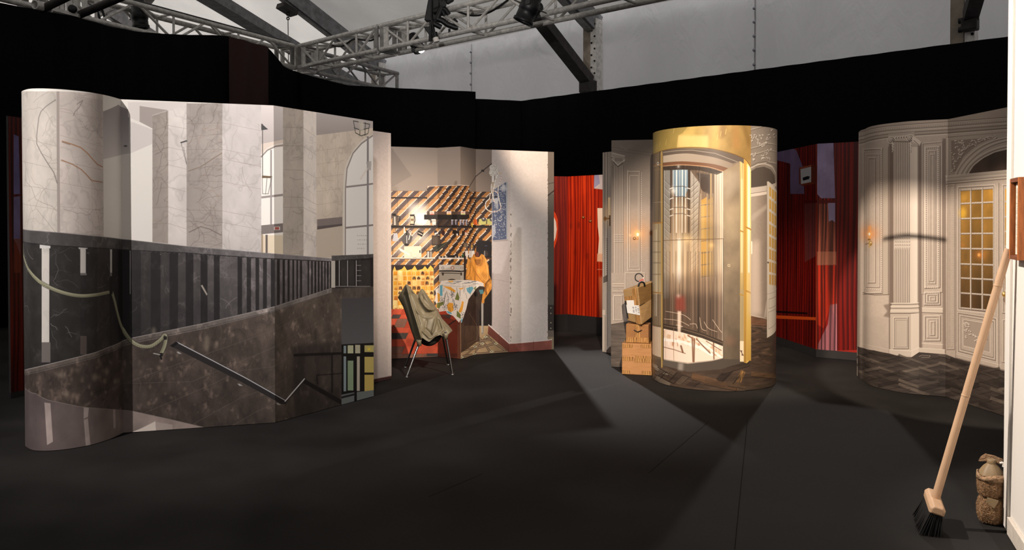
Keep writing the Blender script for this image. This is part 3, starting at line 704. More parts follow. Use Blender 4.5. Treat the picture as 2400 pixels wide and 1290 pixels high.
for px_, py_, qx, qy in ((182, 278, 241, 306), (182, 492, 241, 500)): pr.veins([(px_, py_), (qx, qy), (qx, qy + 40), (px_, py_ + 40)], 16, (120, 108, 106), .45, 1, .3, 60)
# free-standing pillars
col_pair(357, 394, 437, (272, 260, 248), (568, 572, 577), (166, 155, 146), (222, 213, 207), 10, 6)
col_pair(437, 521, 612, (243, 243, 243), (578, 585, 593), (170, 160, 153), (206, 198, 194), 18, 12)
pr.line([(441, 402), (470, 392), (500, 372), (519, 360)], 2.2, (120, 100, 84), .6); pr.line([(443, 545), (470, 532), (492, 538), (518, 552)], 2, (105, 92, 86), .7)
pr.line([(424, 335), (437, 331)], 3, (70, 68, 68)); pr.line([(424, 335), (437, 386)], 1, (90, 86, 84), .8); pr.line([(430, 345), (437, 384)], .8, (90, 86, 84), .8)
# far wall with two arched windows
pr.poly([(612, 245), (663, 248), (663, 330), (612, 338)], (218, 208, 203), g=((640, 250), (640, 332), (190, 180, 176)))
pr.poly([(612, 338), (663, 328), (663, 360), (612, 372)], (224, 208, 194)); pr.poly([(612, 372), (624, 356), (644, 346), (663, 345), (663, 600), (612, 595)], (250, 243, 235))
pr.line([(612, 368), (626, 353), (645, 344), (663, 341)], 3, (150, 140, 134)); pr.line([(612, 364), (626, 349), (645, 340), (663, 337)], 2.5, (236, 226, 216))
pr.rect(633, 352, 637, 528, (160, 152, 150)); pr.poly([(612, 461), (663, 455), (663, 460), (612, 466)], (160, 150, 146))
pr.poly([(612, 529), (663, 524), (663, 545), (612, 550)], (132, 122, 118)); pr.rect(613, 552, 663, 598, (236, 218, 192)); pr.rect(622, 551, 627, 598, (110, 100, 96)); pr.rect(612, 550, 616, 598, (170, 150, 126))
pr.rect(642, 532, 656, 540, (240, 232, 226)); pr.rect(644, 533, 654, 539, (178, 92, 80))
pr.line([(615, 292), (615, 412)], 1.4, (66, 62, 62)); pr.poly([(612, 290), (628, 304), (612, 306)], (70, 68, 68))
for a in ((614, 414, 615, 455), (637, 416, 628, 455), (626, 414, 622, 456), (614, 414, 637, 414), (615, 455, 629, 455)): pr.line([a[:2], a[2:]], 1.1, (96, 92, 86), .9)
pr.poly([(614, 412), (637, 414), (634, 418), (614, 418)], (110, 92, 70))
# far marble wall, second bay
pr.poly([(741, 265), (880, 280), (880, 303), (741, 318)], (196, 186, 182), g=((800, 275), (800, 316), (176, 165, 160)))
pr.poly([(741, 318), (880, 300), (880, 605), (741, 605)], (228, 212, 195), tex='marble')
B = [(741, 318), (805, 308), (805, 515), (741, 515)]; pr.veins(B, 14, (178, 148, 118), .5, 1.2, None, 70)
for y in (352, 383, 415, 447, 478): pr.line([(741, y + 3), (806, y - 6)], .7, (180, 160, 140), .6)
for x in (756, 762, 786): pr.line([(x, 318), (x, 515)], .6, (186, 164, 142), .5)
pr.poly([(803, 470), (804, 441), (806, 402), (814, 376), (831, 347), (850, 327), (868, 318), (885, 314), (885, 620), (803, 600)], (238, 228, 216))
pr.poly([(809, 600), (809.5, 441), (813, 396), (827, 360), (847, 337), (868, 321), (885, 316), (885, 620)], (252, 247, 240))
pr.line([(809, 602), (809.5, 441), (813, 396), (827, 360), (847, 337), (868, 322), (880, 318)], 3.4, (158, 146, 140))
pr.line([(811, 439), (880, 431)], 4, (160, 150, 146)); pr.line([(811, 534.5), (880, 528)], 4, (150, 140, 136)); pr.rect(859.5, 320, 864, 604, (150, 142, 142))
for i in range(26): pr.rect(837 + (i % 7) * 3.4 + .6 * (i % 3), 552 + (i // 7) * 10, 838.4 + (i % 7) * 3.4 + .6 * (i % 3), 554 + (i // 7) * 10, (180, 172, 165), al=.8)
pr.line([(845, 420), (858, 400), (870, 386)], 5, (244, 232, 218), .8)
pr.poly([(858, 380), (870, 378), (869, 400), (861, 398)], (190, 184, 178), al=.8)
for a in ((828, 284, 833, 312), (843, 286, 843, 318), (866, 292, 862, 314), (856, 288, 855, 318), (833, 312, 846, 319), (846, 319, 862, 314), (828, 284, 866, 292), (830, 300, 845, 306), (845, 306, 864, 301)): pr.line([a[:2], a[2:]], 1.8, (66, 68, 60))
pr.poly([(840, 284), (852, 286), (852, 308), (842, 306)], (214, 206, 190), al=.8)
pr.poly([(743, 515), (802, 509), (802, 525), (743, 531)], (142, 130, 126)); pr.poly([(743, 531), (802, 525), (802, 530), (743, 539)], (104, 94, 92)); pr.poly([(743, 539), (803, 530), (803, 604), (743, 604)], (214, 198, 180))
col_pair(663, 711, 741, (250, 255, 260), (597, 601, 604), (184, 172, 160), (236, 224, 214), 7, 4)
# balustrade
rail_t = [(40, 538), (139, 546), (242, 556), (303, 563), (437, 578), (520, 585), (612, 593), (777, 607)]
rail_b = [(40, 567), (118, 576), (242, 583), (303, 587), (440, 594), (478, 597), (612, 606), (777, 614)]
stri = [(40, 872), (58, 868), (149, 846), (223, 827), (283, 803), (309, 793), (480, 758), (641, 720), (777, 676)]
pr.poly(rail_t + [(777, 676), (641, 720), (480, 758), (309, 793), (283, 803), (223, 827), (149, 846), (58, 868), (40, 872)], (42, 39, 39), tex='marble_dark')
for x0, x1, yb, c in ((57, 98, 860, (46, 43, 41)), (118, 188, 845, (48, 45, 43)), (203, 228, 822, (44, 41, 40)), (228, 257, 825, (56, 51, 50)), (262, 277, 800, (46, 43, 43))): pr.rect(x0, 575, x1, yb, c, tex='marble_dark'); pr.veins([(x0, 575), (x1, 575), (x1, yb), (x0, yb)], int((x1 - x0) / 4), (176, 170, 165), .6, 1.2, None, 50)
pr.rect(97.5, 580, 115.5, 803, (206, 199, 190), tex='marble'); pr.rect(97.5, 803, 118, 850, (112, 104, 100)); pr.rect(93, 573, 118, 583, (206, 202, 198)); pr.rect(98, 596, 115, 803, (216, 208, 200), al=.5)
pr.rect(188, 580, 201, 641, (206, 199, 192)); pr.rect(188, 641, 203, 646, (120, 114, 112)); pr.rect(184, 577, 205, 584, (198, 194, 190)); pr.rect(188, 788, 203, 832, (86, 76, 72))
pr.rect(258, 582, 262.5, 640, (206, 200, 196)); pr.rect(256, 580, 265, 585, (196, 192, 190)); pr.rect(258, 640, 262, 648, (130, 124, 124)); pr.rect(304, 588, 306, 690, (196, 190, 188)); pr.rect(300, 586, 308, 590, (180, 176, 176))
pr.rect(330, 592, 334, 595, (180, 176, 174)); pr.rect(375, 596, 377, 598, (170, 166, 164)); pr.rect(277, 585, 303, 800, (34, 31, 32))
fl = [(306, 330), (330, 353), (376, 397), (417, 435), (453, 470), (486, 501), (514.5, 556.6), (567, 578), (588, 598.6), (607, 616), (625, 634.5), (643.6, 649), (655.5, 662), (667.5, 673.6), (678.7, 685), (689, 694.5), (698, 703), (707.7, 720.7), (723.8, 729), (732.6, 736.7), (740.8, 744.6), (748.6, 752), (756, 759.6), (763, 766), (770, 773.5)]
for i, (x0, x1) in enumerate(fl):
    t = min(1, max(0, (x0 - 306) / 460)); c = tuple(lerp(a, b, t) for a, b in zip((60, 56, 55), (140, 132, 134))) if i else (46, 43, 43)
    y0, y1, y2, y3 = plin(rail_b, x0), plin(rail_b, x1), plin(stri, x1) - 1, plin(stri, x0) - 1
    A = [(x0, y0), (x1, y1), (x1, y2), (x0, y3)]
    pr.poly(A, c, tex='marble_dark', g=((x0, y0), (x0, y3), tuple(v * .8 for v in c)))
    pr.veins(A, max(2, int((x1 - x0) / 4)), tuple(min(235, v + 84) for v in c), .6, 1.1, None, 46)
pr.poly([(470, 670), (474, 668), (486, 690), (484, 694)], (168, 158, 146))
pr.poly(rail_t + rail_b[::-1], (78, 74, 73), tex='marble_dark', g=((300, 570), (777, 605), (150, 144, 146)))
pr.line(rail_t, 1.2, (150, 146, 144), .8); pr.line(rail_b, 2, (28, 26, 26), .8); pr.veins(rail_t + rail_b[::-1], 22, (170, 164, 160), .5, 1.1, .15, 60)
for i in range(40):
    x = 330 + i * 11; pr.rect(x, plin(rail_b, x) + 1, x + 4, plin(rail_b, x) + 2.4, (180, 176, 176), al=.25)
# return flight and lobby door
pr.poly([(777, 600), (885, 596), (885, 606), (777, 613)], (92, 88, 88), tex='marble_dark'); pr.poly([(777, 612), (885, 604), (885, 674), (777, 677)], (44, 41, 41), tex='marble_dark')
pr.rect(776, 612, 785.5, 675, (214, 205, 194)); pr.rect(785.5, 612, 787, 675, (30, 28, 28))
for x in (795, 814.5, 834.8): pr.rect(x - 1, 611, x + .8, 672, (196, 192, 192))
for x0, x1 in ((799, 812), (818, 830), (840, 868)): pr.rect(x0, 611, x1, 671, (62, 58, 58), tex='marble_dark'); pr.veins([(x0, 611), (x1, 611), (x1, 671), (x0, 671)], 4, (140, 134, 130), .4, .8, None, 30)
for y in (622, 634, 646, 658): pr.rect(835, y, 846, y + 1.4, (170, 166, 166))
pr.rect(785, 671, 868, 673, (150, 144, 142)); pr.poly([(777, 677), (885, 672), (885, 698), (777, 701)], (88, 79, 74), tex='stone')
pr.poly([(777, 700), (800, 700), (800, 950), (777, 950)], (52, 47, 46)); pr.poly([(799, 700), (885, 697), (885, 811), (799, 811)], (84, 82, 84), g=((840, 700), (840, 810), (104, 104, 106)))
# lower wall of dark stone
wall = [(40, 884), (58, 880), (149, 858), (223, 839), (283, 815), (309, 806), (480, 771), (641, 731), (777, 686), (800, 690), (800, 960), (640, 1000), (300, 1030), (40, 1070)]
pr.poly(wall, (70, 60, 55), tex='stone', g=((400, 900), (720, 700), (96, 85, 77)))
pr.veins(wall, 60, (128, 112, 100), .28, 2.4, 1.1, 60); pr.veins(wall, 60, (30, 26, 25), .35, 1.6, .9, 70)
for i in range(70):
    x = pr.rnd.uniform(90, 290); y = pr.rnd.uniform(plin(stri, x) + 22, 935); 
    if i > 40: x = pr.rnd.uniform(310, 460); y = pr.rnd.uniform(plin(stri, x) + 20, 950)
    pr.ell(x, y, pr.rnd.uniform(1.5, 5), pr.rnd.uniform(2, 7), (140, 122, 106), al=pr.rnd.uniform(.2, .6), n=7, blur=1)
for x, y, rx, ry in ((142, 880, 9, 7), (180, 868, 5, 4), (156, 925, 6, 8), (222, 885, 7, 9), (250, 872, 5, 8), (270, 895, 4, 6), (360, 780, 5, 14), (484, 805, 7, 20), (506, 810, 4, 9)): pr.ell(x, y, rx, ry, (158, 144, 126), al=.55, n=9, blur=2)
band = [(a, b) for a, b in stri] + [(777, 685), (641, 731), (480, 771), (309, 807), (283, 816), (223, 840), (149, 859), (58, 881), (40, 885)]
pr.poly(band, (98, 88, 82), tex='stone', g=((200, 840), (760, 690), (124, 116, 112))); pr.line(stri, 1.6, (176, 168, 164), .8); pr.line([(x, y + 10) for x, y in stri], 1, (40, 36, 34), .7)
for pts in (((309, 893), (450, 842), (641, 775), (777, 706)), ((193, 955), (283, 900), (450, 895), (641, 815), (777, 737)), ((340, 968), (500, 900), (560, 870), (641, 860), (776, 775)), ((452, 995), (560, 935), (641, 905), (700, 870)), ((545, 998), (600, 966), (645, 945))): pr.line(pts, .9, (132, 120, 112), .5)
for x, ya, yb in ((128, 872, 930), (542, 755, 808), (500, 820, 905), (576, 835, 880), (680, 750, 800), (746, 705, 745), (700, 790, 870)): pr.line([(x, ya), (x, yb)], .7, (120, 108, 100), .4)
pr.poly([(685, 812), (800, 800), (800, 960), (690, 985)], (38, 34, 34), al=.5, blur=3)
for a in ((690, 833, 800, 829, 6), (745, 880, 800, 876, 3), (778, 832, 778, 920, 4), (742, 880, 744, 900, 3)): pr.line([a[:2], a[2:4]], a[4], (22, 20, 20), .8)
for x0, x1 in ((715, 738), (748, 774), (783, 798)): pr.poly([(x0, 838), (x1, 838), (x1, 915), (x0, 905)], (92, 82, 74), al=.35, blur=2)
pr.poly([(800, 808), (885, 804), (885, 955), (800, 955)], (26, 25, 25))
for x0, x1, y0, y1, c in ((805, 811, 811, 918, (150, 166, 170)), (814.5, 828, 810, 831, (206, 208, 170)), (814.5, 828, 846, 916, (152, 172, 140)), (832, 844, 809, 829, (206, 200, 172)), (836, 843, 836, 917, (206, 196, 178)), (854, 876, 810, 826, (206, 192, 120)), (854, 876, 837, 874, (214, 192, 112)), (854, 876, 879, 918, (214, 188, 104))): pr.rect(x0, y0, x1, y1, c)
pr.rect(861, 816, 868, 822, (240, 214, 90)); pr.rect(800, 829, 885, 836, (24, 23, 24)); pr.poly([(800, 926), (830, 920), (880, 915), (880, 945), (800, 955)], (120, 126, 126)); pr.rect(830, 836, 836, 945, (24, 23, 24)); pr.poly([(800, 930), (832, 922), (832, 927), (800, 935)], (40, 40, 40))
# handrail and the rope
pr.poly([(398, 811), (413, 801), (576, 886), (671, 938), (671, 948), (660, 948), (560, 893)], (46, 43, 43)); pr.line([(413, 802), (500, 847), (576, 887), (668, 939)], 2, (206, 204, 208)); pr.poly([(398, 811), (413, 801), (418, 805), (405, 815)], (24, 22, 22))
pr.poly([(713, 889), (800, 938), (800, 950), (711, 899)], (34, 31, 31)); pr.line([(668, 941), (713, 889)], 3.2, (232, 230, 230)); pr.line([(671, 943), (715, 893)], 1.5, (40, 36, 36))
for x, y in ((419, 828), (562, 903), (652, 948)): pr.poly([(x - 6, y - 3), (x - 1, y - 3), (x + 7, y + 2), (x - 1, y + 2)], (178, 174, 172))
# polished floor at the foot
flo = [(40, 905), (58, 909), (111, 938), (193, 955), (309, 964), (400, 984), (485, 1004), (300, 1040), (40, 1090)]
pr.poly(flo, (96, 84, 83), tex='mottle', g=((80, 980), (440, 1000), (158, 142, 134))); pr.line([(40, 903), (58, 909), (111, 938), (193, 955), (309, 964), (400, 984), (485, 1004)], 1.4, (150, 138, 132), .7)
pr.poly([(302, 1016), (330, 1005), (364, 988), (366, 1020)], (214, 200, 190)); pr.poly([(366, 990), (404, 996), (404, 1010), (366, 1012)], (176, 162, 154), al=.7)
for q in (((104, 944), (118, 946), (124, 1036), (110, 1044)), ((196, 955), (208, 957), (206, 978), (196, 982)), ((196, 984), (206, 981), (212, 1046), (201, 1047)), ((265, 960), (270, 960), (271, 1003), (266, 1006))): pr.poly(q, (172, 156, 150), tex='mottle')
pr.line([(120, 1050), (178, 1000), (212, 975), (284, 900)], 1, (120, 106, 102), .6)
def rope(pts, w):
    pts = [tuple(p) for p in smooth_plan(pts, 5)]
    pr.line(pts, w + 2.5, (30, 27, 26), .5); pr.line(pts, w, (146, 143, 118))
    d = 0
    for (x0, y0), (x1, y1) in zip(pts, pts[1:]):
        L = math.hypot(x1 - x0, y1 - y0); n = max(1, int(L / 3.2)); ux, uy = (x1 - x0) / L, (y1 - y0) / L
        for j in range(n):
            cx, cy = x0 + ux * L * j / n, y0 + uy * L * j / n
            pr.line([(cx - uy * w * .45 - ux, cy + ux * w * .45 - uy), (cx + ux * 2, cy + uy * 2)], 1.0, (88, 85, 66), .8); pr.line([(cx + uy * w * .45 - ux, cy - ux * w * .45 - uy), (cx + ux * 2, cy + uy * 2)], 1.0, (196, 194, 168), .6)
rope([(50, 575), (56, 604), (67, 633), (89, 658), (115, 674), (149, 687), (186, 694), (223, 692), (258, 685)], 8)
rope([(263, 687), (269, 708), (274, 730), (285, 767), (305, 797), (327, 811), (353, 812), (376, 797), (386, 786), (388, 796), (385, 812), (378, 828)], 8)
pr.poly([(256, 681), (264, 681), (264, 690), (257, 690)], (40, 36, 34)); pr.rect(383, 789, 391, 797, (36, 33, 32)); pr.rect(373, 828, 381, 836, (26, 24, 24)); pr.line([(360, 829), (374, 832)], 2.5, (170, 166, 160)); pr.line([(376, 836), (378, 842)], 4, (24, 22, 22))
hall_mat = print_mat('stair_hall_photograph', pr.image('stair_hall_photograph', .92), .5, .3)
sc = thing('folding_screen', (-2.4, 5.9, 0), 'tall folding screen printed with a marble stair hall, rope and handrail, curved at one end', 'folding screen')
board('curved_board', hall, 0, NA - 1, hall_mat, M['edge_white'], M['board_back'], sc, smooth=True)
board('flat_board', hall, NA - 1, NA, hall_mat, M['edge_dark'], M['board_back'], sc)
board('flat_board', hall, NA, NA + 1, hall_mat, M['edge_dark'], M['board_back'], sc)

# ======== white plaster wing between hall and kitchen
wing = Face([g2(872, 900), g2(917.6, 889)], .004, 2.37)
pr = Print(wing, 430, (206, 192, 184), 5)
pr.rect(860, 290, 930, 910, (206, 191, 183), tex='plaster'); pr.rect(909, 290, 917, 880, (214, 200, 192), tex='plaster')
for i in range(500): pr.ell(pr.rnd.uniform(868, 918), pr.rnd.uniform(305, 880), .8, .8, pr.rnd.choice(((186, 170, 162), (220, 208, 200))), n=5, al=.5)
pr.poly([(868, 891), (920, 881), (920, 905), (868, 915)], (74, 48, 46)); pr.line([(868, 891), (920, 881)], 1.2, (150, 130, 124)); pr.rect(916, 380, 919, 430, (150, 80, 60), al=.7)
wm = print_mat('white_plaster_photograph', pr.image('white_plaster_photograph', .92), .6, .25)
sc = thing('folding_screen', (-1.25, 7.8, 0), 'narrow board printed with white plaster, between the stair hall screen and the kitchen screen', 'printed board')
board('flat_board', wing, 0, 1, wm, M['mdf'], M['board_back'], sc)
# ======== kitchen screen
kit = Face([g2(912, 842.5), g2(1026, 837), g2(1079.6, 842.5), g2(1115.6, 832), g2(1298, 820)], .004, 2.352)
pr = Print(kit, 480, (165, 150, 138), 9)
pr.rect(900, 330, 1160, 460, (176, 160, 147), g=((930, 350), (1120, 440), (140, 124, 112)))
pr.poly([(900, 340), (918, 347), (965, 412), (900, 450)], (140, 126, 116), al=.5)
# per-texel photo coordinates of the board, for the mosaic
def grid_px(p):
    xs = np.interp((np.arange(p.w) + .5) / p.k, p.f.s, [q.x for q in p.f.p]); ys = np.interp((np.arange(p.w) + .5) / p.k, p.f.s, [q.y for q in p.f.p])
    z = (np.arange(p.h) + .5) / p.k + p.f.z0 - CZ; c, s_ = math.cos(PITCH), math.sin(PITCH)
    dep = ys[None] * c + z[:, None] * s_; up = -ys[None] * s_ + z[:, None] * c
    return CX + F * xs[None] / dep, CY - F * up / dep
GX, GY = grid_px(pr)
def mosaic(pts, dim=1.0):
    reg = pr.cover(pr.path(pts, True)); x0, x1, y0, y1, cov = reg
    gx, gy = GX[y0:y1, x0:x1], GY[y0:y1, x0:x1]; q = 2.6
    X, Y = np.floor(gx / q) * q, np.floor(gy / q) * q
    U = np.where(X < 1026, X, np.where(X < 1078, 1026 + (X - 1026) * 1.3, np.where(X < 1116, 1093.6 + (X - 1078) * 1.7, 1158 + (X - 1116) * 1.15))) + Y
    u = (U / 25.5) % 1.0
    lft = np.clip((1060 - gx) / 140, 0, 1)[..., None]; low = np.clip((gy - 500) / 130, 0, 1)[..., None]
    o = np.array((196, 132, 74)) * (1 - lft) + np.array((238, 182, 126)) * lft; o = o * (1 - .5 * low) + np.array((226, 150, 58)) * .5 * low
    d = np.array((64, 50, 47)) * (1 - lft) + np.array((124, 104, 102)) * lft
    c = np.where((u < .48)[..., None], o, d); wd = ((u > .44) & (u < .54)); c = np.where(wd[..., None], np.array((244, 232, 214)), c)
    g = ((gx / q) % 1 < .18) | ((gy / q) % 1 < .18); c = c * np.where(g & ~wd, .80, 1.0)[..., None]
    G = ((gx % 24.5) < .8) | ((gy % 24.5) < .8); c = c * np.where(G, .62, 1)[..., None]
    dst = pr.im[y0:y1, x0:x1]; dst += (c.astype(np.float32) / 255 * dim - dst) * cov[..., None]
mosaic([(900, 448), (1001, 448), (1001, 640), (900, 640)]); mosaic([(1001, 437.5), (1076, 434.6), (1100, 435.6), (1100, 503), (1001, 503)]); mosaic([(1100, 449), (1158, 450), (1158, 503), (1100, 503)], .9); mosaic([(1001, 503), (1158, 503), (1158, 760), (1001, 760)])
pr.rect(900, 462, 1001, 465.5, (62, 50, 48)); pr.rect(1100, 463, 1158, 466, (48, 38, 36)); pr.line([(1001, 437), (1076, 434.5), (1100, 435.5)], 1.2, (232, 214, 196)); pr.line([(910, 447.5), (1001, 447.5)], 1, (150, 130, 114)); pr.line([(1001, 437), (1001, 503)], .8, (90, 70, 60)); pr.line([(1100, 436), (1100, 503)], 1, (80, 60, 50))
pr.rect(958, 478, 1001, 530, (255, 247, 236), al=.8, blur=9); pr.rect(975, 500, 1003, 528, (255, 250, 242), al=.9, blur=4); pr.ell(985, 560, 26, 16, (255, 244, 226), al=.6, blur=9); pr.ell(950, 585, 30, 16, (255, 240, 215), al=.4, blur=9)
pr.line([(1152, 384), (1132, 400), (1111, 420), (1100, 438)], 2, (60, 52, 48)); pr.rect(1128, 398, 1135, 403, (52, 46, 44))
# range shelf and what stands on it
pr.rect(1001, 496, 1100, 504, (92, 70, 58)); pr.poly([(994, 503.5), (1100, 503), (1100, 512), (1090, 515.5), (994, 515)], (40, 34, 31)); pr.rect(912, 529, 1158, 533.6, (38, 31, 29)); pr.rect(912, 533, 1158, 536, (64, 50, 44), al=.8); pr.rect(1022, 515, 1074, 529, (52, 42, 38), al=.85)
for x0, c in ((1007, (235, 120, 100)), (1047, (228, 170, 70)), (1080, (200, 205, 130))): pr.rect(x0, 495.5, x0 + 10.5, 503.5, (238, 226, 214)); pr.rect(x0 + .6, 501, x0 + 10, 503.5, c); pr.rect(x0 + 1.5, 497.5, x0 + 9, 500, (206, 120, 100), al=.7)
pr.poly([(920, 506), (924, 503), (930, 503), (934, 509), (935, 529), (919, 529), (920, 514)], (96, 82, 74)); pr.poly([(923, 508), (927, 508), (928, 528), (923, 528)], (206, 196, 184)); pr.line([(932, 507), (937, 508), (937, 516), (934, 521)], 2, (30, 26, 24)); pr.rect(919, 501, 928, 506, (36, 30, 28))
pr.rect(961, 503, 971.5, 528, (52, 42, 38)); pr.rect(961.5, 507, 970, 525, (222, 206, 176)); pr.rect(963, 513, 969, 518, (140, 110, 80)); pr.line([(972, 507), (973.5, 516), (971, 524)], 1.2, (40, 32, 30))
pr.poly([(1000, 517), (1008, 517), (1009, 528), (999, 528)], (224, 210, 196)); pr.rect(1012, 516, 1022, 528, (196, 182, 168)); pr.rect(1014, 520, 1021, 526, (240, 230, 216)); pr.rect(1011, 514, 1021, 517, (232, 224, 214))
for x in (1057.5, 1066, 1077, 1084, 1091): pr.rect(x, 516, x + 5.6, 528, (86, 76, 86)); pr.rect(x + 1, 517, x + 3, 527, (190, 184, 196)); pr.rect(x, 515, x + 5.6, 517, (206, 200, 198))
pr.poly([(1110, 516), (1113, 514), (1117, 514), (1119, 527), (1110, 527)], (212, 100, 44)); pr.rect(1105, 523, 1108, 533, (222, 182, 60))
for cx in (1131, 1150): pr.poly([(cx - 8, 514), (cx + 6, 511), (cx + 9, 516), (cx + 8, 527), (cx - 9, 527)], (196, 188, 112)); pr.ell(cx + 3, 514.5, 5.5, 5, (84, 78, 76)); pr.ell(cx + 2, 513, 2.2, 1.8, (190, 184, 180))
# hanging tools
pr.poly([(923, 547), (931, 546), (934, 565), (920, 566)], (206, 202, 206)); pr.line([(927, 536), (927, 547)], .8, (60, 50, 46)); pr.poly([(921, 544), (932, 543), (932, 546), (921, 547)], (130, 96, 66))
pr.poly([(949, 546), (958, 546), (967, 556), (963, 568), (955, 577), (946, 573), (940, 562)], (96, 88, 84)); pr.line([(953, 540), (953.5, 572)], 1.8, (206, 200, 196)); pr.line([(953, 541), (953, 551)], 2.6, (24, 20, 20)); pr.ell(953, 574, 5.5, 3, (50, 42, 40)); pr.line([(947.5, 533), (947.5, 547)], 2.2, (240, 234, 226))
pr.line([(963, 545), (958, 562)], 2, (240, 230, 220)); pr.ell(961, 543.5, 3.2, 3.4, (226, 214, 204)); pr.ell(961, 543.5, 1.6, 1.8, (120, 96, 76)); pr.ell(966, 548, 3, 2.4, (196, 164, 130)); pr.ell(966, 548, 1.5, 1.2, (120, 96, 80))
pr.poly([(980, 541), (993, 546), (989, 556), (978, 550)], (40, 34, 32)); pr.line([(981, 546), (989, 550)], 2.2, (216, 200, 186)); pr.line([(984, 541), (991, 540), (993, 546)], 1.2, (110, 96, 88))
pr.ell(1021, 545, 4, 5, (60, 46, 42)); pr.ell(1028, 554, 3.6, 3.6, (232, 222, 212)); pr.ell(1028, 554, 1.6, 1.6, (90, 66, 56)); pr.line([(1020, 548), (1026, 546)], 3, (236, 228, 220)); pr.ell(1039, 546, 4, 6, (60, 34, 28))
pr.rect(1012, 552, 1032, 576, (72, 58, 50)); pr.rect(1014, 556, 1030, 572, (96, 80, 68), al=.7); pr.poly([(1013, 580), (1052, 565), (1054, 567), (1034, 584), (1022, 592)], (56, 56, 48)); pr.line([(1022, 588), (1052, 565)], 1, (150, 130, 100), .7)
for x, y in ((1064, 545), (1072, 548), (1086, 547)): pr.poly([(x - 3, y - 6), (x + 5, y - 5), (x + 4, y + 5), (x - 4, y + 3)], (46, 34, 31))
pr.poly([(1069, 548), (1073, 548), (1073, 553), (1070, 552)], (234, 226, 220)); pr.poly([(1090, 543), (1096, 545), (1093, 553), (1089, 551)], (220, 190, 170)); pr.poly([(1088, 542), (1093, 540), (1094, 547)], (150, 70, 46))
# sink side
pr.poly([(947, 578), (987, 577), (988, 603), (947, 604)], (232, 222, 196)); pr.rect(983, 587, 985.5, 593, (60, 50, 46)); pr.poly([(936, 583), (940, 583), (964, 598), (962, 601), (937, 588)], (244, 238, 220)); pr.poly([(961, 590), (965, 589), (967, 604), (961, 604)], (226, 216, 190)); pr.ell(963, 588, 3.2, 3, (236, 226, 204)); pr.rect(976, 595, 983, 604, (226, 214, 196), al=.8)
pr.rect(1000, 589, 1013, 604, (124, 110, 100)); pr.rect(1002, 589, 1005, 604, (226, 216, 204)); pr.rect(1009, 589, 1011, 604, (190, 178, 166)); pr.line([(1000, 589), (1013, 589)], 1.6, (60, 50, 46)); pr.line([(994, 583), (1000, 590)], 1.4, (70, 52, 44))
pr.rect(912, 604, 1020, 607, (238, 224, 206)); pr.rect(912, 606.5, 1020, 608.4, (130, 104, 88))
pr.line([(918, 600), (922, 597)], 2.5, (236, 228, 214)); pr.line([(921, 580), (920, 603)], 1, (50, 40, 36))
# hob, bottles, coffee machine
pr.rect(1028, 601, 1096, 607.5, (196, 184, 172)); pr.rect(1028, 606, 1096, 607.6, (236, 224, 212))
for x in (1034, 1041, 1072, 1079): pr.ell(x, 602.5, 2, 2, (30, 26, 25))
pr.rect(1048, 598.5, 1066, 604, (40, 34, 32)); pr.rect(1082, 598, 1090, 604, (40, 34, 32)); pr.rect(1083, 596, 1087, 602, (52, 92, 60))
pr.poly([(1116, 570), (1124, 564), (1152, 566), (1152, 607), (1112, 607), (1116, 590)], (32, 27, 28)); pr.rect(1136, 576, 1142, 577.4, (70, 80, 110)); pr.ell(1138, 595, 6, 7, (58, 50, 48)); pr.rect(1135, 588, 1136.6, 600, (150, 144, 140)); pr.ell(1118, 597, 5, 7, (96, 50, 36))
for x, c in ((1090.5, (226, 216, 210)), (1099, (206, 196, 190)), (1105.5, (236, 230, 226))): pr.rect(x, 588, x + 6.4, 604, c); pr.rect(x + 1.4, 572, x + 5, 588, (96, 84, 78)); pr.rect(x + 2.2, 569, x + 4.2, 575, (60, 50, 44))
pr.rect(1087, 570, 1096, 580, (120, 104, 90), al=.8); pr.rect(1106, 575, 1107.6, 580, (220, 190, 70))
# fronts below the counter
pr.rect(912, 621, 1020, 624, (72, 52, 46)); pr.rect(916, 623, 1016, 634, (44, 34, 31)); pr.rect(912, 622, 920, 730, (70, 52, 44)); pr.rect(1015, 622, 1017.5, 730, (70, 50, 40))
cur = [(921, 634), (925, 624), (929, 635), (942, 631), (948, 624), (954, 634), (966, 631), (972, 623), (978, 634), (990, 631), (996, 624), (1002, 632), (1009, 622), (1016, 630), (1016, 727), (921, 729)]
pr.poly(cur, (244, 190, 84))
for i in range(9):
    for j in range(8):
        x, y = 922 + i * 10.6 + (j % 2) * 1.5, 636 + j * 11.6; t = pr.rnd.random()
        c = pr.rnd.choice(((238, 170, 52), (246, 206, 120), (232, 156, 40), (240, 180, 70), (206, 130, 50), (248, 222, 150)))
        pr.rect(x, y, x + 9, y + 10, c)
        if t < .2: pr.rect(x + 1, y + 3, x + 8.5, y + 8, (96, 60, 36)); pr.rect(x + 3, y + 1, x + 6.5, y + 4, (46, 34, 30))
        elif t < .4: pr.rect(x + 1, y + 5, x + 8, y + 9.5, (180, 100, 40), al=.6)
        pr.rect(x - 1, y, x, y + 11, (252, 234, 190), al=.8); pr.rect(x, y - 1, x + 9, y, (252, 234, 190), al=.8)
for x in (930, 946, 962, 979, 995, 1008): pr.poly([(x, 632), (x + 3, 632), (x + 4, 727), (x, 727)], (176, 108, 40), al=.35, blur=2); pr.poly([(x + 7, 634), (x + 9, 634), (x + 10, 727), (x + 7, 727)], (255, 236, 180), al=.35, blur=1)
pr.rect(1029, 621, 1089, 662, (176, 166, 156)); pr.rect(1029, 621, 1089, 634, (188, 178, 168)); pr.rect(1029, 634, 1089, 637, (36, 31, 30)); pr.rect(1029, 637, 1089, 662, (170, 160, 148)); pr.line([(1034, 640.5), (1083, 641)], 1.6, (60, 52, 46))
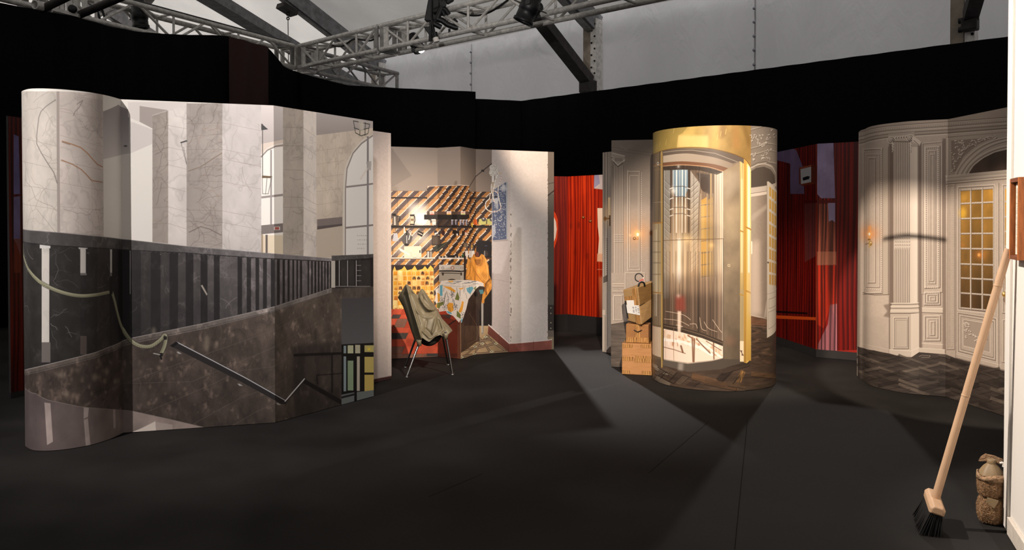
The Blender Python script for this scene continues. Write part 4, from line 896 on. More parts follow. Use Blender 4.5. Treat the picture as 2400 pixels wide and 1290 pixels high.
for x, r in ((1038, 3), (1060.5, 4.2), (1082.5, 3)): pr.ell(x, 628.5, r, r, (80, 68, 62) if r < 4 else (150, 92, 78)); pr.ell(x, 628.5, r * .65, r * .65, (206, 198, 190))
for x in (1038, 1081): pr.rect(x - 2, 639, x + 2, 646, (60, 52, 46))
pr.ell(1059, 661, 12, 7, (56, 42, 36)); pr.rect(1087, 600, 1092, 660, (40, 30, 28)); pr.rect(1145, 611, 1158, 770, (36, 29, 29)); pr.rect(1133, 605, 1158, 608, (86, 60, 44))
# floors
pr.poly([(900, 725), (1080, 725), (1080, 850), (900, 850)], (176, 68, 44))
RD, R2, BK, BN = (204, 86, 58), (190, 74, 48), (74, 66, 62), (136, 96, 80)
for ya, yb, cells in ((725, 738, ((905, 925, R2), (925, 945, RD), (945, 968, R2), (968, 1080, R2))), (738, 748, ((905, 921, RD), (921, 941, BK), (941, 962, RD), (962, 985, R2), (985, 1010, RD), (1010, 1032, R2), (1032, 1060, BK))),
                      (748, 769, ((905, 932, RD), (932, 958, BN), (958, 988, R2), (988, 1010, RD), (1010, 1036, R2), (1036, 1062, RD))), (769, 781, ((905, 928, R2), (928, 962, RD), (962, 1000, R2), (1000, 1030, RD), (1030, 1080, R2))),
                      (781, 796, ((905, 958, BK), (958, 992, RD), (992, 1026, R2), (1026, 1080, RD))), (796, 813, ((905, 955, RD), (955, 992, R2), (992, 1026, RD), (1026, 1080, R2))), (813, 830, ((905, 950, BN), (950, 994, RD), (994, 1030, RD), (1030, 1080, R2))), (830, 850, ((905, 946, BN), (946, 992, BN), (992, 1080, BN)))):
    sh = (yb - ya) * .45
    for xa, xb, c in cells: pr.poly([(xa, ya), (xb - .9, ya), (xb - .9 - sh, yb - .9), (xa - sh, yb - .9)], c, tex='mottle')
pr.rect(1000, 829, 1080, 836, (58, 56, 56)); pr.rect(1026, 725, 1080, 850, (60, 28, 22), al=.25)
pr.poly([(1072, 760), (1300, 730), (1300, 845), (1072, 845)], (168, 142, 108), tex='mottle')
for a in (((1080, 843), (1115, 812), (1150, 785)), ((1112, 832), (1128, 806), (1140, 790)), ((1150, 828), (1136, 806), (1120, 790)), ((1190, 826), (1160, 806), (1140, 788)), ((1080, 822), (1120, 816), (1160, 806)), ((1085, 835), (1130, 829), (1190, 824)), ((1100, 802), (1150, 797)))  : pr.line(a, 5, (92, 72, 58)); pr.line(a, 2, (150, 128, 104))
for x, y in ((1082, 838), (1112, 830), (1130, 806), (1152, 825), (1138, 790), (1113, 813), (1162, 806)): pr.poly([(x - 5, y), (x, y - 3), (x + 6, y), (x, y + 3)], (196, 190, 160)); pr.ell(x, y, 2, 1.2, (96, 100, 80))
# glass table with the chair in leather behind
pr.rect(1088, 655, 1153, 764, (34, 27, 26)); pr.poly([(1026, 735), (1080, 757), (1080, 845), (1026, 836)], (86, 38, 28), al=.75, tex='mottle'); pr.poly([(1080, 735), (1122, 700), (1124, 800), (1100, 815), (1080, 828)], (60, 42, 34), al=.85, tex='leather')
pr.line([(1100, 735), (1116, 760), (1122, 780), (1117, 797), (1098, 806)], 1.6, (98, 76, 58), .9); pr.line([(1079.5, 756), (1080, 845)], 2.2, (150, 120, 92)); pr.line([(1052, 762), (1068, 751)], 2.4, (34, 28, 26)); pr.rect(1117, 700, 1120, 765, (48, 36, 32))
pr.poly([(1128, 706), (1133.5, 706), (1133, 783), (1128.5, 784)], (140, 134, 128)); pr.rect(1129, 710, 1130.4, 780, (206, 200, 192))
le = [(1091, 655), (1094, 625), (1096, 601), (1100, 610), (1103, 614), (1107, 602), (1110.6, 595), (1116, 603), (1123, 603), (1128, 595.5), (1134, 598), (1139, 607), (1144, 622), (1147, 645), (1153, 660), (1152, 678), (1143, 692), (1135.5, 702), (1135, 711), (1128.5, 711.5), (1131, 690), (1134, 668), (1122, 660)]
pr.poly(le, (214, 144, 62), tex='leather')
for a, c, w in ((((1110, 597), (1113, 612), (1120, 622), (1128, 621), (1131, 604)), (150, 90, 36), 2.2), (((1103, 616), (1101, 640), (1092, 653)), (150, 88, 34), 3), (((1104, 612), (1112, 634), (1126, 655), (1140, 668)), (160, 98, 40), 2), (((1137, 606), (1143, 640), (1141, 664)), (240, 180, 100), 3), (((1120, 630), (1130, 650), (1145, 664)), (236, 172, 92), 2.4), (((1148, 655), (1138, 668), (1140, 690)), (110, 62, 26), 4), (((1097, 606), (1097, 650)), (240, 182, 104), 1.6)): pr.line(smooth_plan(a, 4), w, c, .7)
pr.poly([(1112, 608), (1128, 608), (1126, 620), (1116, 622)], (104, 62, 28), al=.6, blur=1)
cl = [(1030, 668), (1034, 659), (1052, 657), (1096, 656.5), (1120, 659), (1133, 664), (1134, 672), (1124, 671), (1110, 686), (1098, 702), (1093, 724), (1086, 745), (1081, 758), (1079, 750), (1076, 757), (1062, 741), (1048, 735), (1045, 729), (1029, 731.5), (1025, 716), (1019, 705), (1022, 688), (1020, 680), (1028, 674)]
pr.poly([(1096, 700), (1110, 684), (1124, 668), (1136.5, 674), (1135, 684), (1129, 690), (1129, 705), (1126, 730), (1117, 712), (1108, 716), (1097, 720)], (58, 44, 36), tex='leather'); pr.poly([(1122, 680), (1132, 679), (1134, 688), (1126, 690)], (80, 130, 140)); pr.ell(1115, 690, 4, 6, (24, 19, 18))
pr.poly(cl, (222, 212, 204), tex='plaster')
def clipped(pts, col, **k): pr.poly(pts, col, **k)
for p, c in ((((1031, 670), (1037, 668), (1037, 694), (1031, 694)), (96, 164, 186)), (((1046, 729), (1056, 732), (1060, 737), (1050, 735)), (96, 164, 186)), (((1093, 676), (1106, 672), (1110, 676), (1102, 690), (1095, 684)), (104, 168, 190)), (((1079, 752), (1084, 744), (1083, 757)), (96, 164, 186)),
             (((1038, 671), (1056, 673), (1068, 682), (1066, 686), (1054, 680)), (226, 158, 58)), (((1047, 716), (1053, 710), (1062, 711), (1063, 728), (1056, 733), (1050, 727)), (226, 158, 58)), (((1025, 686), (1031, 690), (1031, 706), (1026, 710)), (226, 158, 58)), (((1083, 706), (1087, 708), (1084, 728), (1078, 734), (1075, 730)), (226, 158, 58)), (((1074, 676), (1090, 674), (1080, 680)), (226, 158, 58)), (((1050, 659), (1062, 658), (1062, 662), (1052, 662)), (222, 170, 90)),
             (((1066, 702), (1072, 684), (1077, 698), (1075, 705)), (112, 118, 64)), (((1024, 711), (1040, 707), (1040, 714), (1032, 718), (1030, 724), (1024, 722)), (118, 124, 70)), (((1071, 728), (1079, 737), (1080, 748), (1070, 742)), (112, 118, 64)), (((1110, 676), (1117, 671), (1114, 681)), (132, 140, 90))): pr.poly(p, c, tex='plaster')
for i in range(34):
    x = pr.rnd.choice((1040, 1044, 1048, 1052, 1086, 1088, 1090, 1060, 1064, 1070, 1056, 1080, 1100, 1104)) + pr.rnd.uniform(-2, 2); y = pr.rnd.uniform(672, 722) if x < 1070 else pr.rnd.uniform(668, 690)
    pr.line([(x, y), (x + pr.rnd.uniform(-2, 3), y + pr.rnd.uniform(6, 14))], .9, (52, 50, 56), .8)
for i in range(14): x = pr.rnd.uniform(1040, 1110); y = pr.rnd.uniform(660, 666); pr.line([(x, y), (x + 12, y - 1)], .9, (70, 80, 92), .7)
for cx, cy in ((1060, 690), (1042, 720), (1067, 720), (1084, 738), (1036, 704)):
    for k in range(5): a = k * 1.3; pr.line([(cx, cy), (cx + 4 * math.cos(a), cy + 6 * math.sin(a)), (cx + 6 * math.cos(a + .7), cy + 8 * math.sin(a + .7))], .9, (48, 46, 52), .8)
pr.line([(1030, 669), (1060, 671), (1100, 670), (1130, 666)], 1, (150, 140, 134), .6)
# white pillar with the blue picture and the bead lamp
pr.poly([(1152.6, 340), (1196, 340), (1196, 826), (1145, 764), (1152.6, 764)], (206, 195, 189), tex='plaster', g=((1160, 420), (1175, 700), (190, 178, 176)))
pr.poly([(1196, 340), (1284, 340), (1284, 800), (1194, 808)], (212, 203, 197), tex='plaster')
pr.poly([(1240, 628), (1284, 630), (1280, 700), (1244, 715), (1238, 690)], (196, 184, 177), al=.5, blur=6); pr.poly([(1234, 430), (1284, 410), (1284, 500), (1236, 520)], (200, 189, 182), al=.4, blur=6)
for i in range(46): y = pr.rnd.uniform(500, 800); pr.ell(1197 + pr.rnd.gauss(0, .7), y, pr.rnd.uniform(.5, 1.4), pr.rnd.uniform(1, 4), (112, 98, 92), n=7, al=.8)
for i in range(60): y = pr.rnd.uniform(350, 800); pr.ell(1284 + pr.rnd.gauss(0, .6), y, .8, 1.6, (120, 108, 100), n=6)
pr.rect(1284, 340, 1302, 840, (112, 103, 95)); pr.rect(1284, 455, 1302, 715, (96, 90, 84)); pr.rect(1284, 715, 1302, 775, (60, 56, 54)); pr.line([(1285, 458), (1300, 446)], 3, (56, 50, 48)); pr.line([(1286, 431), (1300, 428)], 1.4, (64, 58, 54))
for y in (722, 735, 757, 770): pr.ell(1291, y, 1.4, 1.4, (190, 180, 150))
pr.rect(1284, 790, 1302, 840, (140, 128, 104)); pr.line([(1152.6, 655), (1175, 658), (1194, 662)], .8, (150, 136, 132), .6); pr.line([(1155, 640), (1152.6, 764)], .8, (120, 106, 100))
pr.poly([(1145, 762), (1194, 806), (1194, 827), (1143, 783)], (112, 62, 52), tex='mottle'); pr.poly([(1194, 806), (1284, 799), (1293, 798), (1293, 822), (1194, 827)], (140, 84, 74), tex='mottle'); pr.line([(1145, 762), (1194, 806), (1284, 798), (1293, 796)], 2.4, (222, 210, 204)); pr.line([(1250, 800), (1250, 824)], .9, (90, 56, 50)); pr.line([(1170, 784), (1170, 806)], .9, (80, 46, 40)); pr.poly([(1206, 806), (1218, 826), (1194, 827), (1194, 806)], (120, 66, 56), al=.6)
pr.poly([(1153, 448), (1186, 427), (1187, 561), (1155, 564)], (92, 100, 126)); pr.poly([(1186, 427), (1190, 427), (1190, 561), (1187, 562)], (178, 178, 180)); pr.line([(1157, 566), (1190, 563)], 2, (150, 138, 134), .8)
for i in range(300):
    x = pr.rnd.uniform(1156, 1184); y = pr.rnd.gauss(505, 34) if i % 3 else pr.rnd.uniform(440, 556)
    if y > 440 and y < 558 and y > 448 - (x - 1153) * .6: pr.rect(x, y, x + pr.rnd.uniform(.8, 2), y + pr.rnd.uniform(.8, 2.2), (210, 208, 208), al=.85)
for cx, cy in ((1178, 440), (1163, 468)):
    for k in range(14): pr.rect(cx + pr.rnd.gauss(0, 4), cy + pr.rnd.gauss(0, 5), cx + 2 + pr.rnd.gauss(0, 4), cy + 1.5 + pr.rnd.gauss(0, 5), (206, 204, 206), al=.6)
pr.poly([(1146.5, 391), (1150, 387), (1158, 386), (1168, 388), (1166, 398), (1168, 404), (1160, 413), (1150, 413), (1146, 406), (1148, 398)], (214, 206, 196))
for i in range(50): x = pr.rnd.uniform(1147, 1167); y = pr.rnd.uniform(388, 411); pr.ell(x, y, 1.2, 1, pr.rnd.choice(((240, 234, 226), (160, 150, 140), (186, 176, 166))), n=6)
pr.rect(1153, 412, 1158, 428, (226, 220, 214)); pr.rect(1158, 412, 1160, 428, (130, 120, 112)); pr.poly([(1151, 427), (1160, 427), (1157, 436), (1153, 436)], (176, 160, 140)); pr.line([(1155, 430), (1155, 455)], 1.6, (190, 170, 150))
def beads(pts, w, c=(232, 226, 218)):
    pts = smooth_plan(pts, 6); pr.line(pts, w, (170, 158, 148)); pr.line(pts, w * .75, c)
    for k, (x, y) in enumerate(pts):
        if k % 3 == 0: pr.ell(x, y, .9, .9, pr.rnd.choice(((206, 90, 60), (216, 180, 60), (120, 96, 80), (250, 246, 240))), n=6)
beads([(1168, 406), (1162, 420), (1158, 438), (1155, 452), (1157, 470), (1164, 476)], 4); beads([(1166, 408), (1170, 405), (1174, 408), (1174, 420), (1170, 432), (1167, 450), (1170, 470), (1174, 486), (1168, 494), (1156, 497), (1145, 494), (1138, 486), (1139, 474), (1147, 466), (1149, 456), (1155, 449), (1162, 449), (1168, 456)], 2.6); beads([(1152, 430), (1151, 445), (1154, 452)], 2.2)
pr.poly([(1158, 466), (1164, 464), (1168, 480), (1166, 492), (1161, 486)], (206, 204, 206), al=.7); pr.ell(1162, 461, 4, 3, (46, 46, 56), al=.8); pr.poly([(1153, 530), (1160, 525), (1162, 545), (1155, 560)], (206, 206, 212), al=.7)
kit_mat = print_mat('kitchen_photograph', pr.image('kitchen_photograph', .9), .5, .3)
sc = thing('folding_screen', (-.2, 9.1, 0), 'folding screen printed with a tiled kitchen, patterned tablecloth and white pillar, behind the draped chair', 'folding screen')
for i in range(4): board('flat_board', kit, i, i + 1, kit_mat, M['mdf'], M['board_back'], sc)
# ======== lift column (cylinder)
t1, t2 = math.atan((1529.5 - CX) / F), math.atan((1820.5 - CX) / F); am, ah = (t1 + t2) / 2, (t2 - t1) / 2
yn = ground(1690, 918.5).y; Dc = yn / (math.cos(am) - math.sin(ah)); RC = Dc * math.sin(ah)
CC = Vector((Dc * math.sin(am), Dc * math.cos(am)))
plan = []
for i in range(73):
    a = math.atan2(-CC.y, -CC.x) - R(165) + R(330) * i / 72
    plan.append((CC.x + RC * math.cos(a), CC.y + RC * math.sin(a)))
cyl = Face(plan, .004, 2.375)
cyl.inside = 1680
pr = Print(cyl, 430, (176, 162, 148), 11)
pr.im *= pr.tex('plaster')[..., None]
L, Rr = 1522, 1828
pr.rect(1520, 280, 1760, 930, (92, 78, 66))
# floor of the print
pr.poly([(L, 845), (1556, 850), (1612, 862), (1700, 850), (1760, 800), (1761, 735), (Rr, 748), (Rr, 940), (L, 940)], (72, 58, 48), tex='plank')
def hplank(x, y, a, l, w, c, al=.9):
    ca, sa = math.cos(a), math.sin(a); pr.poly([(x - ca * l + sa * w, y - sa * l - ca * w), (x + ca * l + sa * w, y + sa * l - ca * w), (x + ca * l - sa * w, y + sa * l + ca * w), (x - ca * l - sa * w, y - sa * l + ca * w)], c, al=al, tex='plank', straight=True)
for i in range(24):
    y = 745 + (i % 12) * 9.5; x = 1768 + 26 * (i // 12) + 5 * (i % 2); c = pr.rnd.choice(((78, 62, 50), (96, 76, 60), (60, 48, 40), (84, 66, 54)))
    hplank(x, y, .35 if i % 2 else -.42, 11, 3.4, c); pr.line([(x - 10, y + 3.5), (x + 10, y + (6 if i % 2 else 0))], .8, (36, 28, 24), .7)
for x, y, a, l, w, c in ((1545, 862, .55, 26, 6, (150, 138, 122)), (1541, 880, -.7, 20, 6, (88, 76, 66)), (1570, 870, .5, 30, 7, (86, 72, 60)), (1585, 886, -.75, 24, 8, (64, 52, 44)), (1608, 884, -.75, 26, 8, (84, 70, 58)), (1630, 880, .25, 34, 8, (72, 58, 48)), (1625, 900, -.6, 26, 8, (58, 46, 38)), (1660, 892, .25, 40, 8, (92, 68, 48)), (1702, 876, -.8, 26, 9, (48, 38, 32)), (1690, 902, .2, 40, 8, (80, 60, 44)), (1733, 890, -1.15, 22, 6, (112, 84, 54)), (1745, 905, .15, 40, 7, (76, 60, 46)), (1560, 898, .5, 26, 7, (110, 98, 84)), (1600, 908, .2, 30, 6, (70, 56, 46)), (1790, 880, .1, 30, 6, (92, 70, 50)), (1780, 905, -.15, 34, 6, (66, 54, 44)), (1725, 862, -.3, 34, 6, (64, 52, 44))):
    hplank(x, y, a, l, w, c); pr.line([(x - l * math.cos(a), y - l * math.sin(a) + w), (x + l * math.cos(a), y + l * math.sin(a) + w)], 1.2, (28, 22, 19), .8)
for a in (((1548, 888), (1562, 872)), ((1570, 893), (1586, 874)), ((1528, 868), (1548, 884), (1580, 900)), ((1718, 900), (1736, 878))): pr.line(a, 1.6, (26, 21, 18), .8)
pr.line([(1735, 880), (1741, 870), (1736, 896)], 1.4, (200, 150, 80), .6)
# glass cage
pr.poly([(1552, 372), (1694, 395), (1694, 842), (1612, 852), (1552, 842)], (104, 88, 74), tex='vert', g=((1600, 400), (1600, 700), (140, 116, 96)))
pr.poly([(1555, 396), (1573, 400), (1571, 520), (1568, 700), (1555, 700)], (150, 148, 144), tex='plaster', al=.9); 
for i in range(14): y = 420 + i * 16; pr.line([(1556, y), (1570, y + 14)], 1, (84, 80, 78), .6); pr.line([(1556, y + 3), (1570, y + 17)], 1, (206, 204, 200), .6)
pr.poly([(1576, 398), (1612, 398), (1612, 445), (1604, 462), (1584, 462), (1576, 445)], (138, 160, 176), g=((1590, 400), (1590, 460), (110, 132, 150)))
pr.poly([(1618, 400), (1640, 430), (1638, 460), (1632, 620), (1619, 640)], (172, 164, 154)); pr.poly([(1632, 405), (1664, 410), (1664, 456), (1650, 450), (1640, 432)], (76, 66, 60), blur=1)
pr.ell(1651, 432, 10, 18, (72, 58, 50)); 
for i in range(16): y = 430 + i * 13; pr.line([(1620, y + 8), (1636, y - 8)], 1.6, (108, 98, 90), .7); pr.line([(1620, y + 11), (1636, y - 5)], 1, (224, 216, 206), .7)
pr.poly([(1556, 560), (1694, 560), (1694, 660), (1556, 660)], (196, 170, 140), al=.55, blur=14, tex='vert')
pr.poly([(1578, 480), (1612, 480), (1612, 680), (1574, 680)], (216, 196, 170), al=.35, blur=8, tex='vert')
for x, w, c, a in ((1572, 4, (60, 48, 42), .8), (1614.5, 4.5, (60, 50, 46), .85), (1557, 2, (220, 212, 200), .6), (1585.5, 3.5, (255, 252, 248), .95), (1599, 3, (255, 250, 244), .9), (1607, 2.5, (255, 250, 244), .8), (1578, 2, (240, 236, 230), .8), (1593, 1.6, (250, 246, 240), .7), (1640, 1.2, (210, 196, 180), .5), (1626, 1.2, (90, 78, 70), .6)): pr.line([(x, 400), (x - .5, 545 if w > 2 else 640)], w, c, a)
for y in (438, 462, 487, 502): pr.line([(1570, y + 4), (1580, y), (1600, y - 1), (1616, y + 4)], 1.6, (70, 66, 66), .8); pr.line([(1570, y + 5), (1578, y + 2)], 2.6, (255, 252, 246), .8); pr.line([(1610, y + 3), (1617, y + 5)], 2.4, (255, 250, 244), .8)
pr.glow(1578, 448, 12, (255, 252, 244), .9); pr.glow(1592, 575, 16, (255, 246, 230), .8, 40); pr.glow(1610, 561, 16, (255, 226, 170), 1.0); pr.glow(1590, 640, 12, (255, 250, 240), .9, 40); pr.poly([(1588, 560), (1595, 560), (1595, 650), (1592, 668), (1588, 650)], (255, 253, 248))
pr.poly([(1643, 470), (1656, 462), (1657, 650), (1643, 650)], (196, 152, 76)); pr.poly([(1658, 470), (1671, 462), (1671, 650), (1658, 650)], (160, 128, 74))
for i in range(7): y = 478 + i * 28; pr.line([(1642, y + 4), (1672, y)], 2.2, (120, 104, 88))
for x in (1642, 1657, 1671): pr.line([(x, 455), (x, 660)], 2, (170, 152, 130))
pr.rect(1644, 478, 1650, 560, (236, 206, 140), al=.5, blur=2)
pr.rect(1664, 407, 1668, 700, (178, 152, 112)); pr.rect(1673, 405, 1693, 840, (206, 192, 174), tex='vert', g=((1680, 420), (1680, 800), (160, 140, 120))); pr.rect(1671.5, 405, 1674, 840, (110, 88, 68)); pr.rect(1692, 400, 1695.5, 842, (232, 222, 208))
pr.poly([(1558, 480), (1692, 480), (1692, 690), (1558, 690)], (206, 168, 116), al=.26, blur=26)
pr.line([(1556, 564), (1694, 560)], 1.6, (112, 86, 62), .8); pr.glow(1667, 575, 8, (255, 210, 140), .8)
# lower half of the cage: dark reflections, bright floor of light
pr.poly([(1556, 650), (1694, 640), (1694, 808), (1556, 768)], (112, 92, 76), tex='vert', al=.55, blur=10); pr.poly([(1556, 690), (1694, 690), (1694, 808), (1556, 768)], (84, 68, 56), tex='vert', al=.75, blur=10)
for x in (1562, 1570, 1584, 1612, 1618, 1630, 1638, 1646, 1652, 1660, 1668): pr.line([(x, 590), (x, 775)], 1.3, (52, 42, 36), .45)
for x in (1576, 1590, 1624, 1656, 1676, 1686): pr.line([(x, 650), (x, 770)], 1, (206, 182, 156), .5)
pr.poly([(1583, 695), (1604, 694), (1607, 730), (1582, 729)], (150, 66, 54), al=.75, blur=4); pr.glow(1590, 694, 7, (236, 210, 196), .7)
pr.poly([(1530, 765), (1556, 770), (1600, 777), (1640, 788), (1694, 808), (1694, 840), (1667, 845), (1612, 851), (1556, 842), (1530, 832)], (246, 222, 202))
br = [(1530, 768), (1556, 772), (1600, 780), (1640, 790), (1694, 812), (1694, 839), (1667, 845), (1612, 850), (1556, 841), (1530, 830)]
for i in range(46):
    x = pr.rnd.uniform(1532, 1688); yt = plin([(1530, 768), (1556, 772), (1600, 780), (1640, 790), (1694, 812)], x); y = pr.rnd.uniform(yt, yt + 26); pr.poly([(x, y), (x + pr.rnd.uniform(2, 8), y + 2), (x + pr.rnd.uniform(2, 8), y + 13), (x, y + 10)], pr.rnd.choice(((214, 170, 132), (226, 190, 158), (190, 140, 104), (255, 244, 232), (236, 206, 178))), al=.75)
for pts, w in ((((1556, 796), (1600, 802), (1640, 815), (1668, 832)), 7), (((1530, 792), (1556, 796)), 6), (((1634, 800), (1660, 815), (1690, 838)), 5)): pr.line(pts, w, (255, 246, 236), .9)
for pts, w in ((((1556, 814), (1580, 820), (1606, 829)), 1.8), (((1612, 787), (1622, 793), (1624, 848)), 3), (((1632, 795), (1648, 812), (1664, 828)), 3), (((1672, 800), (1673, 842)), 3), (((1596, 812), (1600, 826)), 5), (((1578, 775), (1579, 845)), 1), (((1655, 800), (1690, 822)), 2), (((1627, 795), (1626, 848)), 4)): pr.line(pts, w, (116, 78, 56), .8)
pr.poly([(1530, 755), (1556, 759), (1600, 768), (1650, 782), (1694, 800), (1694, 812), (1645, 793), (1600, 780), (1556, 771), (1530, 766)], (66, 54, 45)); pr.line([(1556, 764), (1600, 772), (1650, 787), (1694, 805)], 2, (130, 108, 88), .8)
for pts in (((1556, 748), (1590, 752), (1615, 764)), ((1617, 760), (1630, 760), (1634, 770)), ((1650, 755), (1660, 770), (1680, 778)), ((1640, 745), (1644, 770), (1655, 776)), ((1560, 730), (1600, 738), (1618, 750)), ((1670, 750), (1685, 772), (1692, 780)), ((1585, 762), (1600, 766), (1588, 768))): pr.line(smooth_plan(pts, 5), 1.2, (240, 214, 190), .75)
pr.poly([(1588, 730), (1596, 730), (1595, 790), (1588, 788)], (250, 226, 204), al=.85, blur=1)
for x in (1560, 1579): pr.line([(x, 770), (x, 845)], 1, (170, 130, 100), .7)
pr.poly([(1552, 842), (1612, 852), (1667, 846), (1694, 840), (1734, 842), (1741, 850), (1690, 866), (1612, 872), (1552, 856)], (104, 94, 84), g=((1560, 850), (1650, 865), (82, 73, 65))); pr.line([(1530, 833), (1556, 843), (1612, 852.5), (1667, 846), (1693, 840)], 2, (206, 190, 172), .8); pr.poly([(1590, 850), (1602, 852), (1600, 870), (1588, 868)], (190, 180, 168), al=.6, blur=2)
# left rods
pr.poly([(L, 360), (1551, 352), (1551, 850), (L, 838)], (104, 88, 70), tex='vert'); pr.rect(L, 640, 1549, 762, (132, 112, 90), tex='vert', al=.8); pr.rect(L, 522, 1550, 690, (206, 186, 146), tex='vert', al=.75)
pr.poly([(L, 762), (1549, 768), (1549, 838), (L, 828)], (240, 214, 188), al=.9); pr.poly([(L, 829), (1552, 842), (1552, 860), (L, 848)], (96, 82, 70))
for x in (1530, 1533, 1536.5, 1540, 1544, 1548): pr.line([(x, 358), (x, 842)], 1.2, (226, 206, 160), .75); pr.line([(x + 1.5, 358), (x + 1.5, 842)], 1, (60, 48, 36), .7)
for x, w, c in ((1538, 4, (255, 248, 232)), (1534, 2.5, (250, 240, 214))): pr.line([(x, 540), (x, 740)], w, c, .75)
pr.rect(1549, 350, 1553.5, 862, (150, 120, 66)); pr.rect(1550.5, 350, 1551.6, 862, (230, 200, 130)); pr.rect(1553.5, 350, 1555.5, 845, (70, 56, 44))
pr.poly([(L, 522), (1551, 521), (1551, 524), (L, 526)], (168, 122, 58)); pr.poly([(L, 683), (1551, 686), (1551, 689), (L, 686)], (168, 126, 70)); pr.line([(L, 392), (1551, 386)], 1.6, (190, 140, 80)); pr.line([(L, 402), (1551, 396)], 1, (160, 120, 70)); pr.ell(1542, 384, 2.6, 4, (220, 214, 200)); pr.ell(1542, 384, 1.4, 2.6, (90, 74, 60)); pr.line([(L, 476), (1553, 474)], 1.2, (190, 176, 150), .7)
for y in (565, 590, 615, 642): pr.rect(L, y, 1548, y + 3, (110, 96, 76), al=.5)
# beam over the glass
def arcband(top, bot, c, **k): pr.poly(top + bot[::-1], c, **k)
A0 = smooth_plan([(1551, 352), (1581, 346), (1622, 343), (1663, 346), (1704, 354), (1731, 364), (1750, 376)], 5)
A1 = smooth_plan([(1554, 366), (1590, 361), (1622, 361), (1676, 370), (1717, 384), (1733, 392)], 5)
A2 = smooth_plan([(1554, 382), (1590, 379), (1622, 380), (1676, 386), (1717, 399)], 5)
A3 = smooth_plan([(1554, 390), (1590, 387), (1622, 388), (1660, 392), (1694, 402)], 5)
arcband(A0, A1 + [(1750, 420)], (104, 92, 82)); pr.line([(1554, 358), (1590, 353.5), (1622, 352.5), (1676, 360), (1733, 382)], 1.6, (176, 164, 150), .8)
arcband(A1, A2 + [(1717, 399)], (190, 176, 160), g=((1556, 375), (1717, 390), (150, 134, 118))); arcband(A2, A3 + [(1694, 402)], (122, 84, 62)); pr.line(A3, 1.8, (214, 170, 130), .8); pr.poly([(1554, 391), (1590, 388.5), (1622, 389), (1660, 394), (1694, 404), (1680, 410), (1640, 400), (1600, 398), (1556, 400)], (58, 48, 42), al=.8); pr.glow(1590, 391, 5, (255, 255, 250), .8)
pr.poly([(1717, 384), (1734, 378), (1734, 402), (1695, 404), (1717, 399)], (140, 124, 108))
# steel pilaster, brass post
pr.poly([(1694.5, 402), (1733.5, 380), (1734, 843), (1694.5, 842)], (150, 132, 108), tex='mottle', g=((1710, 560), (1715, 800), (106, 92, 76)))
pr.poly([(1696, 404), (1733, 400), (1733, 440), (1712, 462), (1696, 470)], (196, 180, 160), al=.45, blur=6); pr.poly([(1696, 500), (1733, 470), (1733, 560), (1696, 570)], (206, 184, 148), al=.4, blur=9); pr.ell(1712, 800, 14, 12, (134, 100, 82), al=.5, blur=5)
pr.rect(1705.5, 620, 1711, 625.5, (226, 206, 170)); pr.rect(1707, 621.5, 1709.5, 624, (90, 74, 56)); pr.line([(1695, 560), (1695, 842)], 1.2, (60, 50, 42), .7)
pr.poly([(1733.5, 378), (1743, 384), (1743, 849), (1734, 848)], (206, 178, 120), tex='vert'); pr.rect(1736, 420, 1740, 640, (255, 240, 200), al=.6, blur=1); pr.rect(1734, 680, 1743, 800, (176, 160, 128), al=.6); pr.rect(1734, 800, 1743, 848, (250, 222, 190)); 
for k in range(6): pr.line([(1734 + k, 822), (1743 - k, 834)], .9, (70, 54, 44), .7)
pr.poly([(1743, 372), (1750, 374), (1760, 388), (1760, 842), (1750, 852), (1743, 850)], (214, 176, 94)); pr.rect(1750, 385, 1760, 846, (252, 226, 150), g=((1750, 560), (1750, 846), (190, 150, 70))); pr.rect(1753, 390, 1757, 640, (255, 250, 226)); pr.rect(1743, 376, 1749, 850, (206, 160, 76), g=((1743, 600), (1743, 850), (168, 128, 60)))
for y in (541, 690): pr.line([(1734, y), (1741, y + 3)], 3, (180, 140, 70)); pr.line([(1748, y - 8), (1757, y - 4), (1761, y - 1)], 3.4, (190, 138, 62))
# brass fascia
lowe = smooth_plan([(L, 368), (1528.5, 363.5), (1551.5, 354), (1581, 348.5), (1622, 346), (1663, 348.5), (1703.5, 357), (1730.6, 366), (1749.6, 377), (1760, 396)], 5)
pr.poly([(L, 280)] + lowe + [(1760, 280)], (192, 164, 96), tex='mottle', g=((1620, 300), (1755, 330), (164, 130, 74)))
pr.poly([(L, 280), (1612, 285), (1611, 298), (1600, 312), (1590, 318), (1586, 347), (1551, 354), (L, 366)], (150, 130, 68), al=.7); pr.poly([(1590, 318), (1660, 318), (1660, 348), (1587, 346)], (240, 208, 138), al=.7, blur=2); pr.poly([(1668, 285), (1690, 285), (1686, 350), (1666, 346)], (206, 168, 84), al=.7, blur=3)
pr.poly([(1688, 284), (1704, 284), (1700, 320), (1684, 326)], (128, 94, 46), al=.6, blur=4); pr.poly([(1736, 286), (1748, 290), (1759, 340), (1752, 345)], (126, 96, 50), al=.6, blur=3); pr.poly([(1716, 300), (1728, 296), (1734, 350), (1718, 350)], (176, 122, 70), al=.5, blur=5)
for x, y in ((1578, 312), (1688, 320), (1680, 328), (1545, 345), (1560, 340), (1538, 350), (1700, 315), (1600, 330)): pr.line([(x, y), (x + 2, y - 12)], 1.6, (236, 208, 130), .5)
pr.line(lowe, 2, (120, 88, 46), .8)
